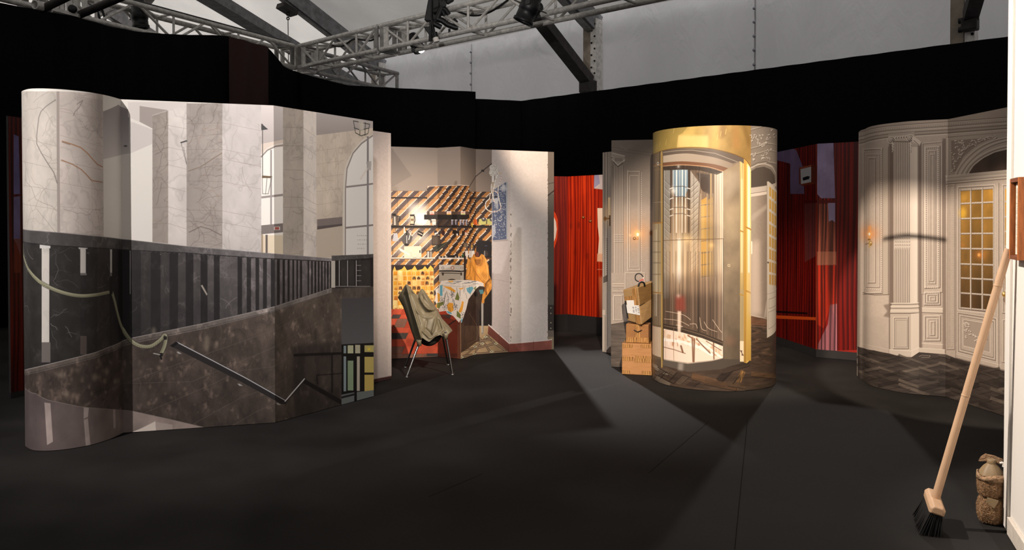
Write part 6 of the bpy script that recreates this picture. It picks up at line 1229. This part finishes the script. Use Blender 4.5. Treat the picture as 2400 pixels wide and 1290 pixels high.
pr.line([(2341, 430), (2341, 868)], 1.4, DA, .9); pr.line([(2337, 430), (2337, 862)], 1.4, LI, .7); mo(2349, 433, 2410, 735, 1.8)
for i in range(8): pr.rect(2355, rowsy[i] - 3, 2372, rowsy[i + 1] - 7, tuple(lerp(a, b, i / 7) for a, b in zip((222, 168, 80), (130, 96, 56))))
mo(2349, 750, 2410, 850, 1.8); pr.ell(2353.5, 690, 5.5, 6, (150, 110, 40)); pr.ell(2352, 688, 2.6, 3, (255, 236, 170)); pr.ell(2355, 703, 5, 6, (120, 100, 84), al=.6)
# parquet of the print
pr.poly([(2010, 812), (2022, 816), (2050, 822), (2084, 829), (2110, 836), (2136, 838), (2154, 826), (2214, 831), (2239, 840), (2300, 856), (2362, 872), (2410, 885), (2410, 1010), (2010, 1000)], (66, 58, 54), tex='plank')
flo_t = [(2010, 812), (2084, 829), (2136, 838), (2154, 828), (2214, 832), (2362, 872), (2410, 885)]
for k in range(2):
    y = 832
    while y < 990:
        x = 2016 + (int(y) % 2) * 20
        while x < 2400:
            if y > plin(flo_t, x) + 4:
                a = (.34 if (int((x - 2016) / 46) + int(y / 9)) % 2 else -.22); c = pr.rnd.choice(((84, 74, 68), (58, 51, 47), (96, 86, 78), (70, 62, 56), (48, 42, 39), (112, 100, 90)))
                hw = 2.6 + (y - 830) * .016; hplank(x, y, a, 26, hw, c, .75); pr.line([(x - 26 * math.cos(a), y - 26 * math.sin(a) + hw), (x + 26 * math.cos(a), y + 26 * math.sin(a) + hw)], 1, (30, 26, 24), .7)
            x += 47
        y += 9 + (y - 830) * .02
    break
pr.ell(2140, 872, 22, 16, (150, 138, 126), al=.22, blur=8); pr.ell(2230, 860, 20, 10, (140, 128, 118), al=.2, blur=6)
pr.line([(2154, 836), (2160, 833), (2180, 834), (2178, 838), (2160, 838)], 1, (190, 178, 166), .7)
pr.glow(2038, 548, 32, (242, 140, 70), .8, 26); pr.glow(2037, 549, 9, (255, 220, 160), 1.0); pr.rect(2034.5, 529, 2042, 560, (250, 170, 90), al=.55); pr.ell(2037.5, 549, 2.2, 3.4, (255, 252, 236)); pr.rect(2034, 560, 2040, 564, (150, 112, 60)); pr.ell(2040, 571, 4.6, 6, (166, 130, 74)); pr.rect(2036, 563, 2039, 581, (196, 166, 106)); pr.ell(2041, 569, 1.4, 2, (250, 230, 180)); pr.line([(2028, 573), (2036, 571)], 1.6, (120, 96, 70)); pr.line([(2029, 574), (2029, 590)], 2, (120, 104, 92), .6)
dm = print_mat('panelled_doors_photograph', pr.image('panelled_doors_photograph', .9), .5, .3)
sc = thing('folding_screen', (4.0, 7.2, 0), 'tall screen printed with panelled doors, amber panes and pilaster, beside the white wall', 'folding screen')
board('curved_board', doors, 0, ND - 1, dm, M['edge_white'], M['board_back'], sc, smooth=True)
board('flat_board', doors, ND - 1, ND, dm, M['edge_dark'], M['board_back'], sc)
# ---------------------------------------------------------------- draped chair
LE = mat('olive_leather', (118, 108, 86), .48, spec=.45, noise=.08, scale=6, bump=.12, bscale=260)
LE_in = mat('dark_leather_inside', (38, 34, 29), .7)
feet = [(953.3, 885), (950, 862), (1050, 856), (1060.5, 879)]; topsp = [(982, 806, 8.02), (973, 797, 8.40), (1037, 788, 8.44), (1045.5, 790, 8.06)]
gc = ground(1003, 872)
ch = thing('draped_chair', (gc.x, gc.y, 0), 'metal legged chair covered with draped olive leather, in front of the kitchen screen', 'chair')
for (fx, fy), tpt in zip(feet, topsp):
    g = ground(fx, fy); top = at(*tpt); b = MB(); d = (top - g); b.tube([g + Vector((0, 0, .008)), top + d.normalized() * .05], [.009, .0125], 12); lg = b.build('leg', M['chrome'], ch)
    b = MB(); b.lathe([(.018, 0), (.018, .008), (.011, .012)], (g.x, g.y, 0), 14); b.build('foot_cap', M['chrome'], lg)
left_s = [(665.5, 952), (676, 944), (697.5, 932), (720, 945), (743, 953), (774, 963), (797, 971), (806, 980)]
right_s = [(665.5, 953), (677, 990), (690, 1001), (705, 1012), (724.6, 1024.6), (747, 1036), (764, 1052), (776, 1060), (786, 1046), (796, 1018), (806, 990)]
def pl(tab, y): return plin(tab, y)
rim = [(932, 697.5), (938, 688), (945, 676), (952, 665.5), (958, 670), (966, 680), (973, 689), (978, 692), (983, 684), (988, 676.5), (993, 679), (1000, 690), (1012, 707), (1024.6, 724.6)]
hem = [(971, 797), (975, 802), (986, 803), (990, 792), (998, 798), (1006, 802), (1012, 797), (1020, 790), (1032, 785), (1040, 791), (1048, 788), (1052, 783), (1060, 777)]
lside = [(932, 697.5), (945, 720), (953, 743), (963, 774), (971, 797)]; rside = [(1024.6, 724.6), (1036, 747), (1052, 764), (1060.5, 775), (1060, 777)]
def along(poly, t):
    L = [0]
    for a, c in zip(poly, poly[1:]): L.append(L[-1] + math.hypot(c[0] - a[0], c[1] - a[1]))
    s = t * L[-1]
    for i in range(len(L) - 1):
        if s <= L[i + 1] + 1e-9: u = (s - L[i]) / (L[i + 1] - L[i]); return (lerp(poly[i][0], poly[i + 1][0], u), lerp(poly[i][1], poly[i + 1][1], u))
    return poly[-1]
ridges = [  # (polyline, width px, height m): folds of the leather, + towards the viewer
    ([(953, 672), (958, 690), (966, 722), (977, 758), (986, 792)], 3.2, .05), ([(948, 690), (956, 716), (965, 750), (974, 788)], 2.6, -.035), ([(945, 712), (956, 750), (967, 784)], 2.6, .022), ([(960, 690), (971, 724), (983, 760)], 2.6, -.022),
    ([(984, 697), (989, 708), (996, 719), (1005, 726), (1015, 726), (1025, 721)], 2.6, .055), ([(981, 702), (989, 716), (999, 730), (1012, 733)], 3, -.035), ([(966, 688), (980, 695), (990, 702)], 2.2, -.025), ([(975, 728), (990, 742), (1004, 745), (1018, 741)], 2.2, .014), ([(993, 690), (1003, 706), (1012, 716)], 3, .02),
    ([(1024, 730), (1020, 755), (1013, 782)], 2.4, .032), ([(1027, 738), (1034, 758), (1040, 772)], 3, .022), ([(1028, 752), (1032, 768), (1028, 782)], 2.4, -.025), ([(1048, 764), (1038, 778)], 2.2, -.022), ([(990, 776), (1006, 792)], 2.4, .028), ([(998, 772), (1012, 786)], 2.2, -.02), ([(958, 673), (974, 692)], 1.8, .035), ([(1000, 752), (995, 780)], 2.2, -.012), ([(1010, 792), (1024, 783), (1042, 774)], 2.4, .025)]
def relief(x, y):
    h = 0
    for pts, w, a in ridges:
        d = 1e9
        for (ax, ay), (bx, by) in zip(pts, pts[1:]):
            dx, dy = bx - ax, by - ay; t = max(0, min(1, ((x - ax) * dx + (y - ay) * dy) / (dx * dx + dy * dy))); d = min(d, math.hypot(x - ax - t * dx, y - ay - t * dy))
        h += a * math.exp(-(d / w) ** 2)
    return h
NU, NV = 46, 46; front, backs = [], []
for j in range(NV + 1):
    v = j / NV; rf, rb_ = [], []
    for i in range(NU + 1):
        u = i / NU; T_, B_ = along(rim, u), along(hem, u); L_, R_ = along(lside, v), along(rside, v)
        c = [(1 - v) * T_[k] + v * B_[k] + (1 - u) * L_[k] + u * R_[k] - ((1 - u) * (1 - v) * rim[0][k] + u * (1 - v) * rim[-1][k] + (1 - u) * v * hem[0][k] + u * v * hem[-1][k]) for k in (0, 1)]
        e_ = min(1, 4 * min(u, 1 - u)) ** .6; bulge = (math.sin(math.pi / 2 * min(1, u / .27)) ** .8) * (1 if u < .27 else 1 - .5 * ((u - .27) / .73) ** 1.4) * min(1, (1 - u) / .07) ** .6
        Ym = 8.22 + .10 * (1 - v) * u; hw = lerp(.10, .24, v ** .7) * bulge
        env = min(1, 7 * min(u, 1 - u)) * min(1, .35 + 6 * min(v, 1 - v))
        rf.append(at(c[0], c[1], Ym - hw - relief(*c) * env)); rb_.append(at(c[0], c[1], Ym + hw * .9 + .01))
    front.append(rf); backs.append(rb_[::-1])
b = MB(); b.sheet([r for r in front[::-1]]); b.sheet([r for r in backs[::-1]]); 
cv = b.build('leather_cover', LE, ch, sub=1)
b = MB()
for i in range(12): pass
b = MB(); pts = [at(984, 794, 8.16), at(1000, 799, 8.14), at(1014, 797, 8.16), at(1030, 787, 8.2)]; b.tube(smooth3(pts), [.03 + .025 * math.sin(math.pi * i / 18) for i in range(19)], 14); b.build('seat_underside', LE_in, ch)
for (x, y, Y), dx in (((982, 802, 8.0), -1), ((1045, 786, 8.04), 1)):
    p = at(x, y, Y); q = at(x - 1.2 * -dx * -1, y + 9, Y); b = MB(); b.tube([p + Vector((0, 0, .02)), p, q], [.026, .022, .019], 14, caps=False); b.build('leg_sleeve', LE, ch, solid=.004)
b = MB(); b.tube([at(1028, 788, 8.2), at(1037, 790, 8.12), at(1046, 790, 8.06)], .008, 8); b.build('seat_rail', M['chrome'], ch)

# ---------------------------------------------------------------- cardboard boxes
def card_mat(name, rgb):
    m = mat(name, rgb, .75, spec=.2, noise=.10, scale=9, bump=.08, bscale=40, stretch=(1, 1, 6)); return m
CARD = card_mat('brown_cardboard', (172, 124, 80)); CARD2 = card_mat('old_cardboard', (146, 102, 62)); CARD3 = card_mat('tan_cardboard', (158, 126, 84)); CARD_D = card_mat('folded_flap_cardboard', (120, 90, 52))
def tape_mat(name='printed_parcel_tape', axis=0):
    m = bpy.data.materials.new(name); m.use_nodes = True; nt = m.node_tree; p = nt.nodes['Principled BSDF']; p.inputs['Roughness'].default_value = .18; p.inputs['Specular IOR Level'].default_value = .7
    uv = nt.nodes.new('ShaderNodeUVMap'); mp = nt.nodes.new('ShaderNodeMapping'); mp.inputs['Scale'].default_value = (60, 1.2, 1); n = nt.nodes.new('ShaderNodeTexNoise'); n.inputs['Scale'].default_value = 1; n.inputs['Detail'].default_value = 3
    cr = nt.nodes.new('ShaderNodeValToRGB'); cr.color_ramp.elements[0].position = .46; cr.color_ramp.elements[1].position = .52; cr.color_ramp.elements[0].color = (*lin((112, 78, 44)), 1); cr.color_ramp.elements[1].color = (*lin((196, 146, 90)), 1)
    nt.links.new(uv.outputs[0], mp.inputs[0]); nt.links.new(mp.outputs[0], n.inputs['Vector']); nt.links.new(n.outputs['Fac'], cr.inputs[0]); nt.links.new(cr.outputs[0], p.inputs['Base Color']); return m
TAPE = tape_mat()
def hexbox(name, f, k, m, parent, bev=.006):
    """f = front quad (bl, br, tr, tl), k = back quad"""
    b = MB(); b.add(list(f) + list(k), [(0, 1, 2, 3), (5, 4, 7, 6), (1, 5, 6, 2), (4, 0, 3, 7), (3, 2, 6, 7), (4, 5, 1, 0)]); return b.build(name, m, parent, bevel=bev)
def patch(name, q, u0, u1, v0, v1, m, parent, lift=.0022, th=.0012):
    """flat piece stuck on quad q (bl, br, tr, tl) in its own fractions"""
    bl, br, tr, tl = q; n = (br - bl).cross(tl - bl).normalized()
    P = lambda u, v: (bl * (1 - u) + br * u) * (1 - v) + (tl * (1 - u) + tr * u) * v
    c = [P(u0, v0), P(u1, v0), P(u1, v1), P(u0, v1)]; a = [p + n * lift for p in c]; z = [p + n * (lift - th) for p in c]
    b = MB(); b.add(a + z, [(0, 1, 2, 3), (7, 6, 5, 4)] + [(i + 4, (i + 1) % 4 + 4, (i + 1) % 4, i) for i in range(4)]); o = b.build(name, m, parent)
    uv = o.data.uv_layers.new(); w, h = (c[1] - c[0]).length, (c[3] - c[0]).length
    for pg in o.data.polygons:
        for k, li in enumerate(pg.loop_indices): vi = o.data.loops[li].vertex_index % 4; uv.data[li].uv = ((0, w * 10 / 3)[vi in (1, 2)], (0, h * 10 / 3)[vi in (2, 3)])
    return o
def box_from(p, q, h, depth, z):
    p, q = Vector((p.x, p.y, z)), Vector((q.x, q.y, z)); u = (q - p).normalized(); n = Vector((-u.y, u.x, 0)); up = Vector((0, 0, h)); f = [p, q, q + up, p + up]; return f, [v + n * depth for v in f]
p, q = ground(1457.5, 878), ground(1527, 881.5)
p.y += .0; f, k = box_from(p, q, .31, .27, 0.002)
t = thing('cardboard_box', (p + q) / 2, 'large square cardboard box at the bottom of the stack beside the lift column', 'box', 'stacked cardboard boxes')
hexbox('carton', f, k, CARD, t)
for a in ((0, .38, .44, .57), (.42, 1, .41, .53), (.46, 1, .53, .62), (.0, .36, .86, .97), (.64, 1, .88, .98), (0, .27, .01, .13), (.68, 1, .01, .14)): patch('tape', f, *a, TAPE, t)
ft = [f[3], f[2], k[2], k[3]]
patch('tape', ft, 0, .38, .02, .9, TAPE, t); patch('tape', ft, .66, 1, .02, .9, TAPE, t)
m1, m2 = Vector(f[3]), Vector(f[2]); um = (m2 - m1).normalized(); nm = Vector((-um.y, um.x, 0)); z1 = .314
pa = m1 + um * .035 + nm * .03; pb = pa + um * .225; f2, k2 = box_from(pa, pb, .185, .2, z1)
t = thing('cardboard_box', (pa + pb) / 2, 'small darker cardboard box in the middle of the stack', 'box', 'stacked cardboard boxes'); t.location.z = z1
hexbox('carton', f2, k2, CARD2, t)
patch('tape', f2, 0, 1, .03, .3, TAPE, t); patch('tape', f2, .4, .62, .3, 1, TAPE, t); sd = [f2[1], k2[1], k2[2], f2[2]]; patch('tape', sd, .0, 1, .05, .3, TAPE, t)
b = MB(); b.tube([f2[3] + um * .08 + Vector((0, 0, -.055)) - nm * .006, f2[3] + um * .12 + Vector((0, 0, -.07)) - nm * .018, f2[3] + um * .16 + Vector((0, 0, -.052)) - nm * .006], .004, 6); b.build('handle', M['rubber'], t)
# tilted top box
YB = 7.98
Bv, Cv, Av, Dv = at(1494, 686, YB), at(1504, 774.5, YB), at(1459.7, 692, 8.14), at(1470.5, 764, 8.14); Br, Cr_ = at(1541, 668, 8.17), at(1541, 746, 8.17)
lift_ = max(0, z1 + .187 - Cv.z); 
for v_ in (Bv, Cv, Av, Dv, Br, Cr_): v_.z += lift_
fr = [Dv, Cv, Bv, Av]; bk = [Dv + (Cr_ - Cv), Cr_, Br, Av + (Br - Bv)]
t = thing('cardboard_box', Cv, 'tilted cardboard box with shipping label and black handle on top of the stack', 'box', 'stacked cardboard boxes')
hexbox('carton', fr, bk, CARD3, t, .008)
patch('tape', fr, .62, .92, .0, .99, TAPE, t); patch('tape', fr, .02, .7, .66, .78, TAPE, t)
LAB = mat('white_shipping_label', (236, 232, 226), .5); INK = mat('label_ink', (96, 98, 108), .6); INKD = mat('label_dark_ink', (36, 34, 34), .6)
lb = patch('shipping_label', fr, .10, .97, .26, .52, LAB, t, .0034); patch('shipping_label', fr, .16, .66, .52, .66, LAB, t, .0034); patch('label_edge', fr, .02, .12, .08, .64, INKD, t, .003)
for i, u0 in enumerate((.52, .70, .86)):
    for j in range(9):
        if (j * 7 + i * 3) % 5: patch('barcode', fr, u0, u0 + .10, .29 + j * .022 + .01 * i, .29 + j * .022 + .01 * i + .006 + .006 * (j % 2), INK, lb, .0044)
rs = [Cv, Cr_, Br, Bv]; patch('flap', rs, .02, .68, .52, .985, CARD_D, t, .006, .005); patch('flap_edge', rs, .0, .7, .5, .525, INKD, t, .003, .002); patch('tape', rs, .7, 1, .1, .2, CARD2, t)
tq = [Av, Bv, Br, Av + (Br - Bv)]
b = MB(); c0 = (Bv + (Br - Bv) * .12); b.tube(smooth3([c0 + Vector((-.015, 0, -.004)), c0 + Vector((-.005, 0, .03)), c0 + Vector((.022, .01, .042)), c0 + Vector((.045, .02, .028)), c0 + Vector((.052, .03, 0))]), .009, 8); b.build('handle', M['rubber'], t)

# ---------------------------------------------------------------- broom
BL = mat('pale_stitched_leather', (196, 160, 128), .5, spec=.4, noise=.05, scale=12, bump=.04, bscale=200); ST = mat('cream_thread', (224, 200, 172), .7); BR_ = mat('black_bristle', (9, 9, 10), .6)
hb = ground(2173, 1236); u_ = WA + wd * .17 + wn * .034; topz = .0
tp_ = on_plane(2364, 584, u_, wn); hv = tp_ - Vector((hb.x, hb.y, 0)); hd = hv.normalized()
t = thing('broom', (hb.x, hb.y, 0), 'broom covered in pale leather with black bristles, leaning against the white wall', 'broom')
ha = (ground(2186, 1226) - ground(2166, 1172)); ha.z = 0; ha.normalize(); ha = (ha - hd * ha.dot(hd)).normalized(); hs = hd.cross(ha).normalized()
hc = Vector((hb.x, hb.y, 0)) + hd * .135
b = MB(); sec = [(-.034, -.022), (.034, -.022), (.036, .006), (.022, .022), (-.022, .022), (-.036, .006)]; secs = []
for a_, s_ in ((-.135, .72), (-.128, .92), (-.11, 1), (.11, 1), (.128, .92), (.135, .72)): secs.append([hc + ha * a_ + hs * x * s_ + hd * y * s_ for x, y in sec])
b.add([p for s_ in secs for p in s_], [(i * 6 + j, i * 6 + (j + 1) % 6, (i + 1) * 6 + (j + 1) % 6, (i + 1) * 6 + j) for i in range(5) for j in range(6)] + [tuple(range(6))[::-1], tuple(range(30, 36))]); b.build('broom_head', BL, t, bevel=.004)
b = MB(); b.tube([hc + hd * .012, hc + hd * .06, hc + hd * .5, hc + hd * .9, tp_], [.021, .0195, .0185, .0185, .0175], 20); hdl = b.build('handle', BL, t)
vw = (Vector((0, 0, 1.5)) - hc).normalized(); sid = (vw - hd * vw.dot(hd)).normalized()
b = MB(); Ls = (tp_ - hc).length; perp = (hd.cross(sid) * .45 + sid).normalized()
for i in range(150): p_ = hc + hd * (.05 + (Ls - .08) * i / 150); q_ = p_ + hd * .0052; b.bar(p_ + perp * .0192, q_ + perp * .0192, .0016, .0012)
o = b.build('stitching', ST, hdl); tag(o, None, kind='stuff')
for f_ in (.43, .86): b = MB(); b.lathe([(.0192, -.004), (.0206, 0), (.0192, .004)], hc + hd * (Ls * f_), 18, axis=hd); b.build('seam', BL, hdl)
b = MB()
for i in range(34):
    for j in range(9):
        a_ = -.122 + .244 * i / 33; s_ = -.026 + .052 * j / 8; p_ = hc + ha * a_ + hs * s_ - hd * .02; q_ = p_ - hd * .118 + hs * s_ * .9 + ha * (a_ * .1) + Vector((random.Random(i * 9 + j).uniform(-.006, .006), random.Random(i + j * 50).uniform(-.006, .006), 0)); q_.z = max(.002, q_.z); b.tube([p_, q_], [.0035, .0022], 4, caps=False)
o = b.build('bristles', BR_, t); tag(o, None, kind='stuff')
b = MB(); b.box(hc - hd * .055, (.24, .05, .07), Matrix((ha, hs, hd)).transposed()); b.build('bristle_core', BR_, t)

# ---------------------------------------------------------------- shearling jug by the wall
FUR = mat('brown_shearling', (146, 115, 86), .95, spec=.1, noise=.35, scale=60, bump=1.0, bscale=110); FURL = mat('light_shearling', (160, 130, 102), .95, spec=.1, noise=.3, scale=60, bump=1.0, bscale=110); TAN = mat('tan_leather', (134, 112, 82), .55, noise=.06, scale=10)
jc = ground(2324, 1226); jc = jc + Vector((-.004, .0, 0)); JR = .066
t = thing('shearling_jug', (jc.x, jc.y, 0), 'waisted jug shape of brown shearling and tan leather on floor beside white wall', 'jug')
def poly_rings(rings, n=6, rot=.35, sx=1.0):
    b = MB(); vs = []
    for r, z in rings:
        for j in range(n * 4):
            a = 2 * math.pi * j / (n * 4) + rot; k = math.cos(math.pi / n) / math.cos((a - rot) % (2 * math.pi / n) - math.pi / n); k = .15 + .85 * k; vs.append(Vector((jc.x + r * k * math.cos(a) * sx, jc.y + r * k * math.sin(a), z)))
    m_ = n * 4; L = len(rings)
    b.add(vs, [(i * m_ + j, i * m_ + (j + 1) % m_, (i + 1) * m_ + (j + 1) % m_, (i + 1) * m_ + j) for i in range(L - 1) for j in range(m_)], 0, True); b.add(vs[:m_], [tuple(range(m_))[::-1]]); b.add(vs[-m_:], [tuple(range(m_))]); return b
def fuzz(parent, rings, m, cnt, seed, rot=.35):
    r_ = random.Random(seed); b = MB()
    for _ in range(cnt):
        f_ = r_.uniform(0, len(rings) - 1.001); i = int(f_); u = f_ - i; r0 = lerp(rings[i][0], rings[i + 1][0], u); z = lerp(rings[i][1], rings[i + 1][1], u); a = r_.uniform(0, 2 * math.pi); k = math.cos(math.pi / 6) / math.cos((a - rot) % (math.pi / 3) - math.pi / 6); k = .15 + .85 * k
        p_ = Vector((jc.x + r0 * k * math.cos(a), jc.y + r0 * k * math.sin(a), z)); o_ = Vector((math.cos(a) + r_.gauss(0, .5), math.sin(a) + r_.gauss(0, .5), r_.gauss(0, .5))).normalized() * .0045; s_ = Vector((-math.sin(a), math.cos(a), r_.gauss(0, .6))).normalized() * .0014
        q_ = p_ + o_; q_.z = max(.001, q_.z); b.add([p_ - s_, p_ + s_, q_], [(0, 1, 2)])
    o = b.build('fur', m, parent); tag(o, None, kind='stuff')
ra = [(.040, .004), (.056, .012), (.064, .04), (.066, .085), (.060, .118), (.050, .132)]; rb2 = [(.050, .134), (.060, .148), (.066, .185), (.065, .225), (.062, .245)]
o = poly_rings(ra).build('lower_body', FUR, t); fuzz(o, ra, FUR, 5000, 1); o = poly_rings(rb2).build('upper_body', FUR, t); fuzz(o, rb2, FUR, 5000, 2)
# scalloped fur edge over the leather shoulder
b = MB(); vs = []
for i in range(49):
    a = 2 * math.pi * i / 48; zz = .238 + .020 * abs(math.sin(1.5 * a + .9)); vs.append([Vector((jc.x + .062 * math.cos(a), jc.y + .062 * math.sin(a), .222)), Vector((jc.x + .0675 * math.cos(a), jc.y + .0675 * math.sin(a), .222)), Vector((jc.x + .0645 * math.cos(a), jc.y + .0645 * math.sin(a), zz)), Vector((jc.x + .060 * math.cos(a), jc.y + .060 * math.sin(a), zz - .002))])
b.sheet(vs); b.build('scalloped_edge', FURL, t)
poly_rings([(.060, .243), (.052, .262), (.036, .285), (.021, .299), (.019, .302)], 6).build('shoulder', TAN, t)
b = MB(); b.lathe([(.019, .298), (.020, .302), (.0195, .318), (.016, .321), (.013, .319)], (jc.x, jc.y, 0), 20); b.build('neck', TAN, t)
nb_ = Vector((-jc.x, -jc.y, 0)).normalized(); sb_ = Vector((-nb_.y, nb_.x, 0)); sb_ = sb_ if sb_.x > 0 else -sb_
b = MB(); z_ = .128
q = [jc + nb_ * .069 - sb_ * .014 + Vector((0, 0, z_ + .012)), jc + nb_ * .064 + sb_ * .030 + Vector((0, 0, z_ + .004)), jc + nb_ * .072 + sb_ * .012 + Vector((0, 0, z_ - .030)), jc + nb_ * .071 - sb_ * .020 + Vector((0, 0, z_ - .004))]
b.add(q + [p_ - nb_ * .012 for p_ in q], [(0, 1, 2, 3), (7, 6, 5, 4)] + [(i, (i + 1) % 4, (i + 1) % 4 + 4, i + 4) for i in range(4)]); b.build('leather_gusset', TAN, t, bevel=.002)
b = MB(); pz = [(-.052, .300), (-.044, .318), (-.026, .334), (.01, .330), (.046, .318), (.04, .298), (.012, .302), (-.02, .304)]
pf = [jc - nb_ * .022 + sb_ * x + Vector((0, 0, z)) for x, z in pz]; n_ = len(pf); b.add(pf + [p_ - nb_ * .012 for p_ in pf], [tuple(range(n_)), tuple(range(n_, 2 * n_))[::-1]] + [(i, (i + 1) % n_, n_ + (i + 1) % n_, n_ + i) for i in range(n_)]); b.build('shearling_flap', FURL, t, bevel=.003)
b = MB(); b.tube(smooth3([jc + sb_ * .036 + Vector((0, 0, .306)), jc + sb_ * .05 + Vector((0, 0, .308)), jc + sb_ * .052 + Vector((0, 0, .29))]), .006, 8); b.build('white_cord', M['wall_white'], t)

# ---------------------------------------------------------------- framed document on the white wall
WOOD = mat('walnut_frame', (172, 98, 48), .4, noise=.3, scale=14, stretch=(6, 6, 1)); WOODE = mat('walnut_frame_end', (112, 62, 40), .5, noise=.3, scale=30); PAP = mat('cream_paper', (226, 214, 196), .7); INKP = mat('faded_ink', (150, 138, 124), .8); GL = mat('inner_mount', (96, 70, 50), .6)
def wallp(u, d, z): return WA + wd * u + wn * d + Vector((0, 0, z))
D0 = .04
def solve_u(px, d):
    lo, hi = 0.0, 1.2
    for _ in range(40):
        m_ = (lo + hi) / 2; p_ = wallp(m_, d, 1.5); x = CX + F * p_.x / p_.y
        if x < px: lo = m_
        else: hi = m_
    return lo
u0, u1 = solve_u(2366, D0), solve_u(2387, D0); zt_, zb_ = at(2366, 420, wallp(u0, D0, 0).y).z, at(2367, 607, wallp(u0, D0, 0).y).z
t = thing('framed_document', wallp((u0 + u1) / 2, 0, zb_), 'walnut box frame with a page of faint writing, hung on the white wall', 'picture frame')
rw = Matrix((wd, wn, Vector((0, 0, 1)))).transposed(); zc = (zt_ + zb_) / 2; hh = zt_ - zb_; ww = u1 - u0
for uc, sz in ((u0 + .009, .018), (u1 - .009, .018)): b = MB(); b.box(wallp(uc, D0 / 2 + .001, zc), (sz, D0, hh), rw); b.build('frame_side', WOOD, t, bevel=.001)
for z_ in (zb_ + .009, zt_ - .009): b = MB(); b.box(wallp((u0 + u1) / 2, D0 / 2 + .001, z_), (ww - .036, D0, .018), rw); b.build('frame_rail', WOODE, t)
b = MB(); b.box(wallp((u0 + u1) / 2, .004, zc), (ww - .03, .006, hh - .03), rw); b.build('mount', GL, t)
b = MB(); b.box(wallp((u0 + u1) / 2 + .01, .0205, zc), (ww - .05, .003, hh - .045), rw); b.build('paper', PAP, t)
b = MB()
for i in range(34): z_ = zt_ - .05 - i * (hh - .1) / 34; b.box(wallp((u0 + u1) / 2 + .01 - .006 * (i % 3), .0222, z_), (ww - .075 - .012 * (i % 4), .0006, .0022), rw)
o = b.build('handwriting', INKP, t); tag(o, None, kind='stuff')
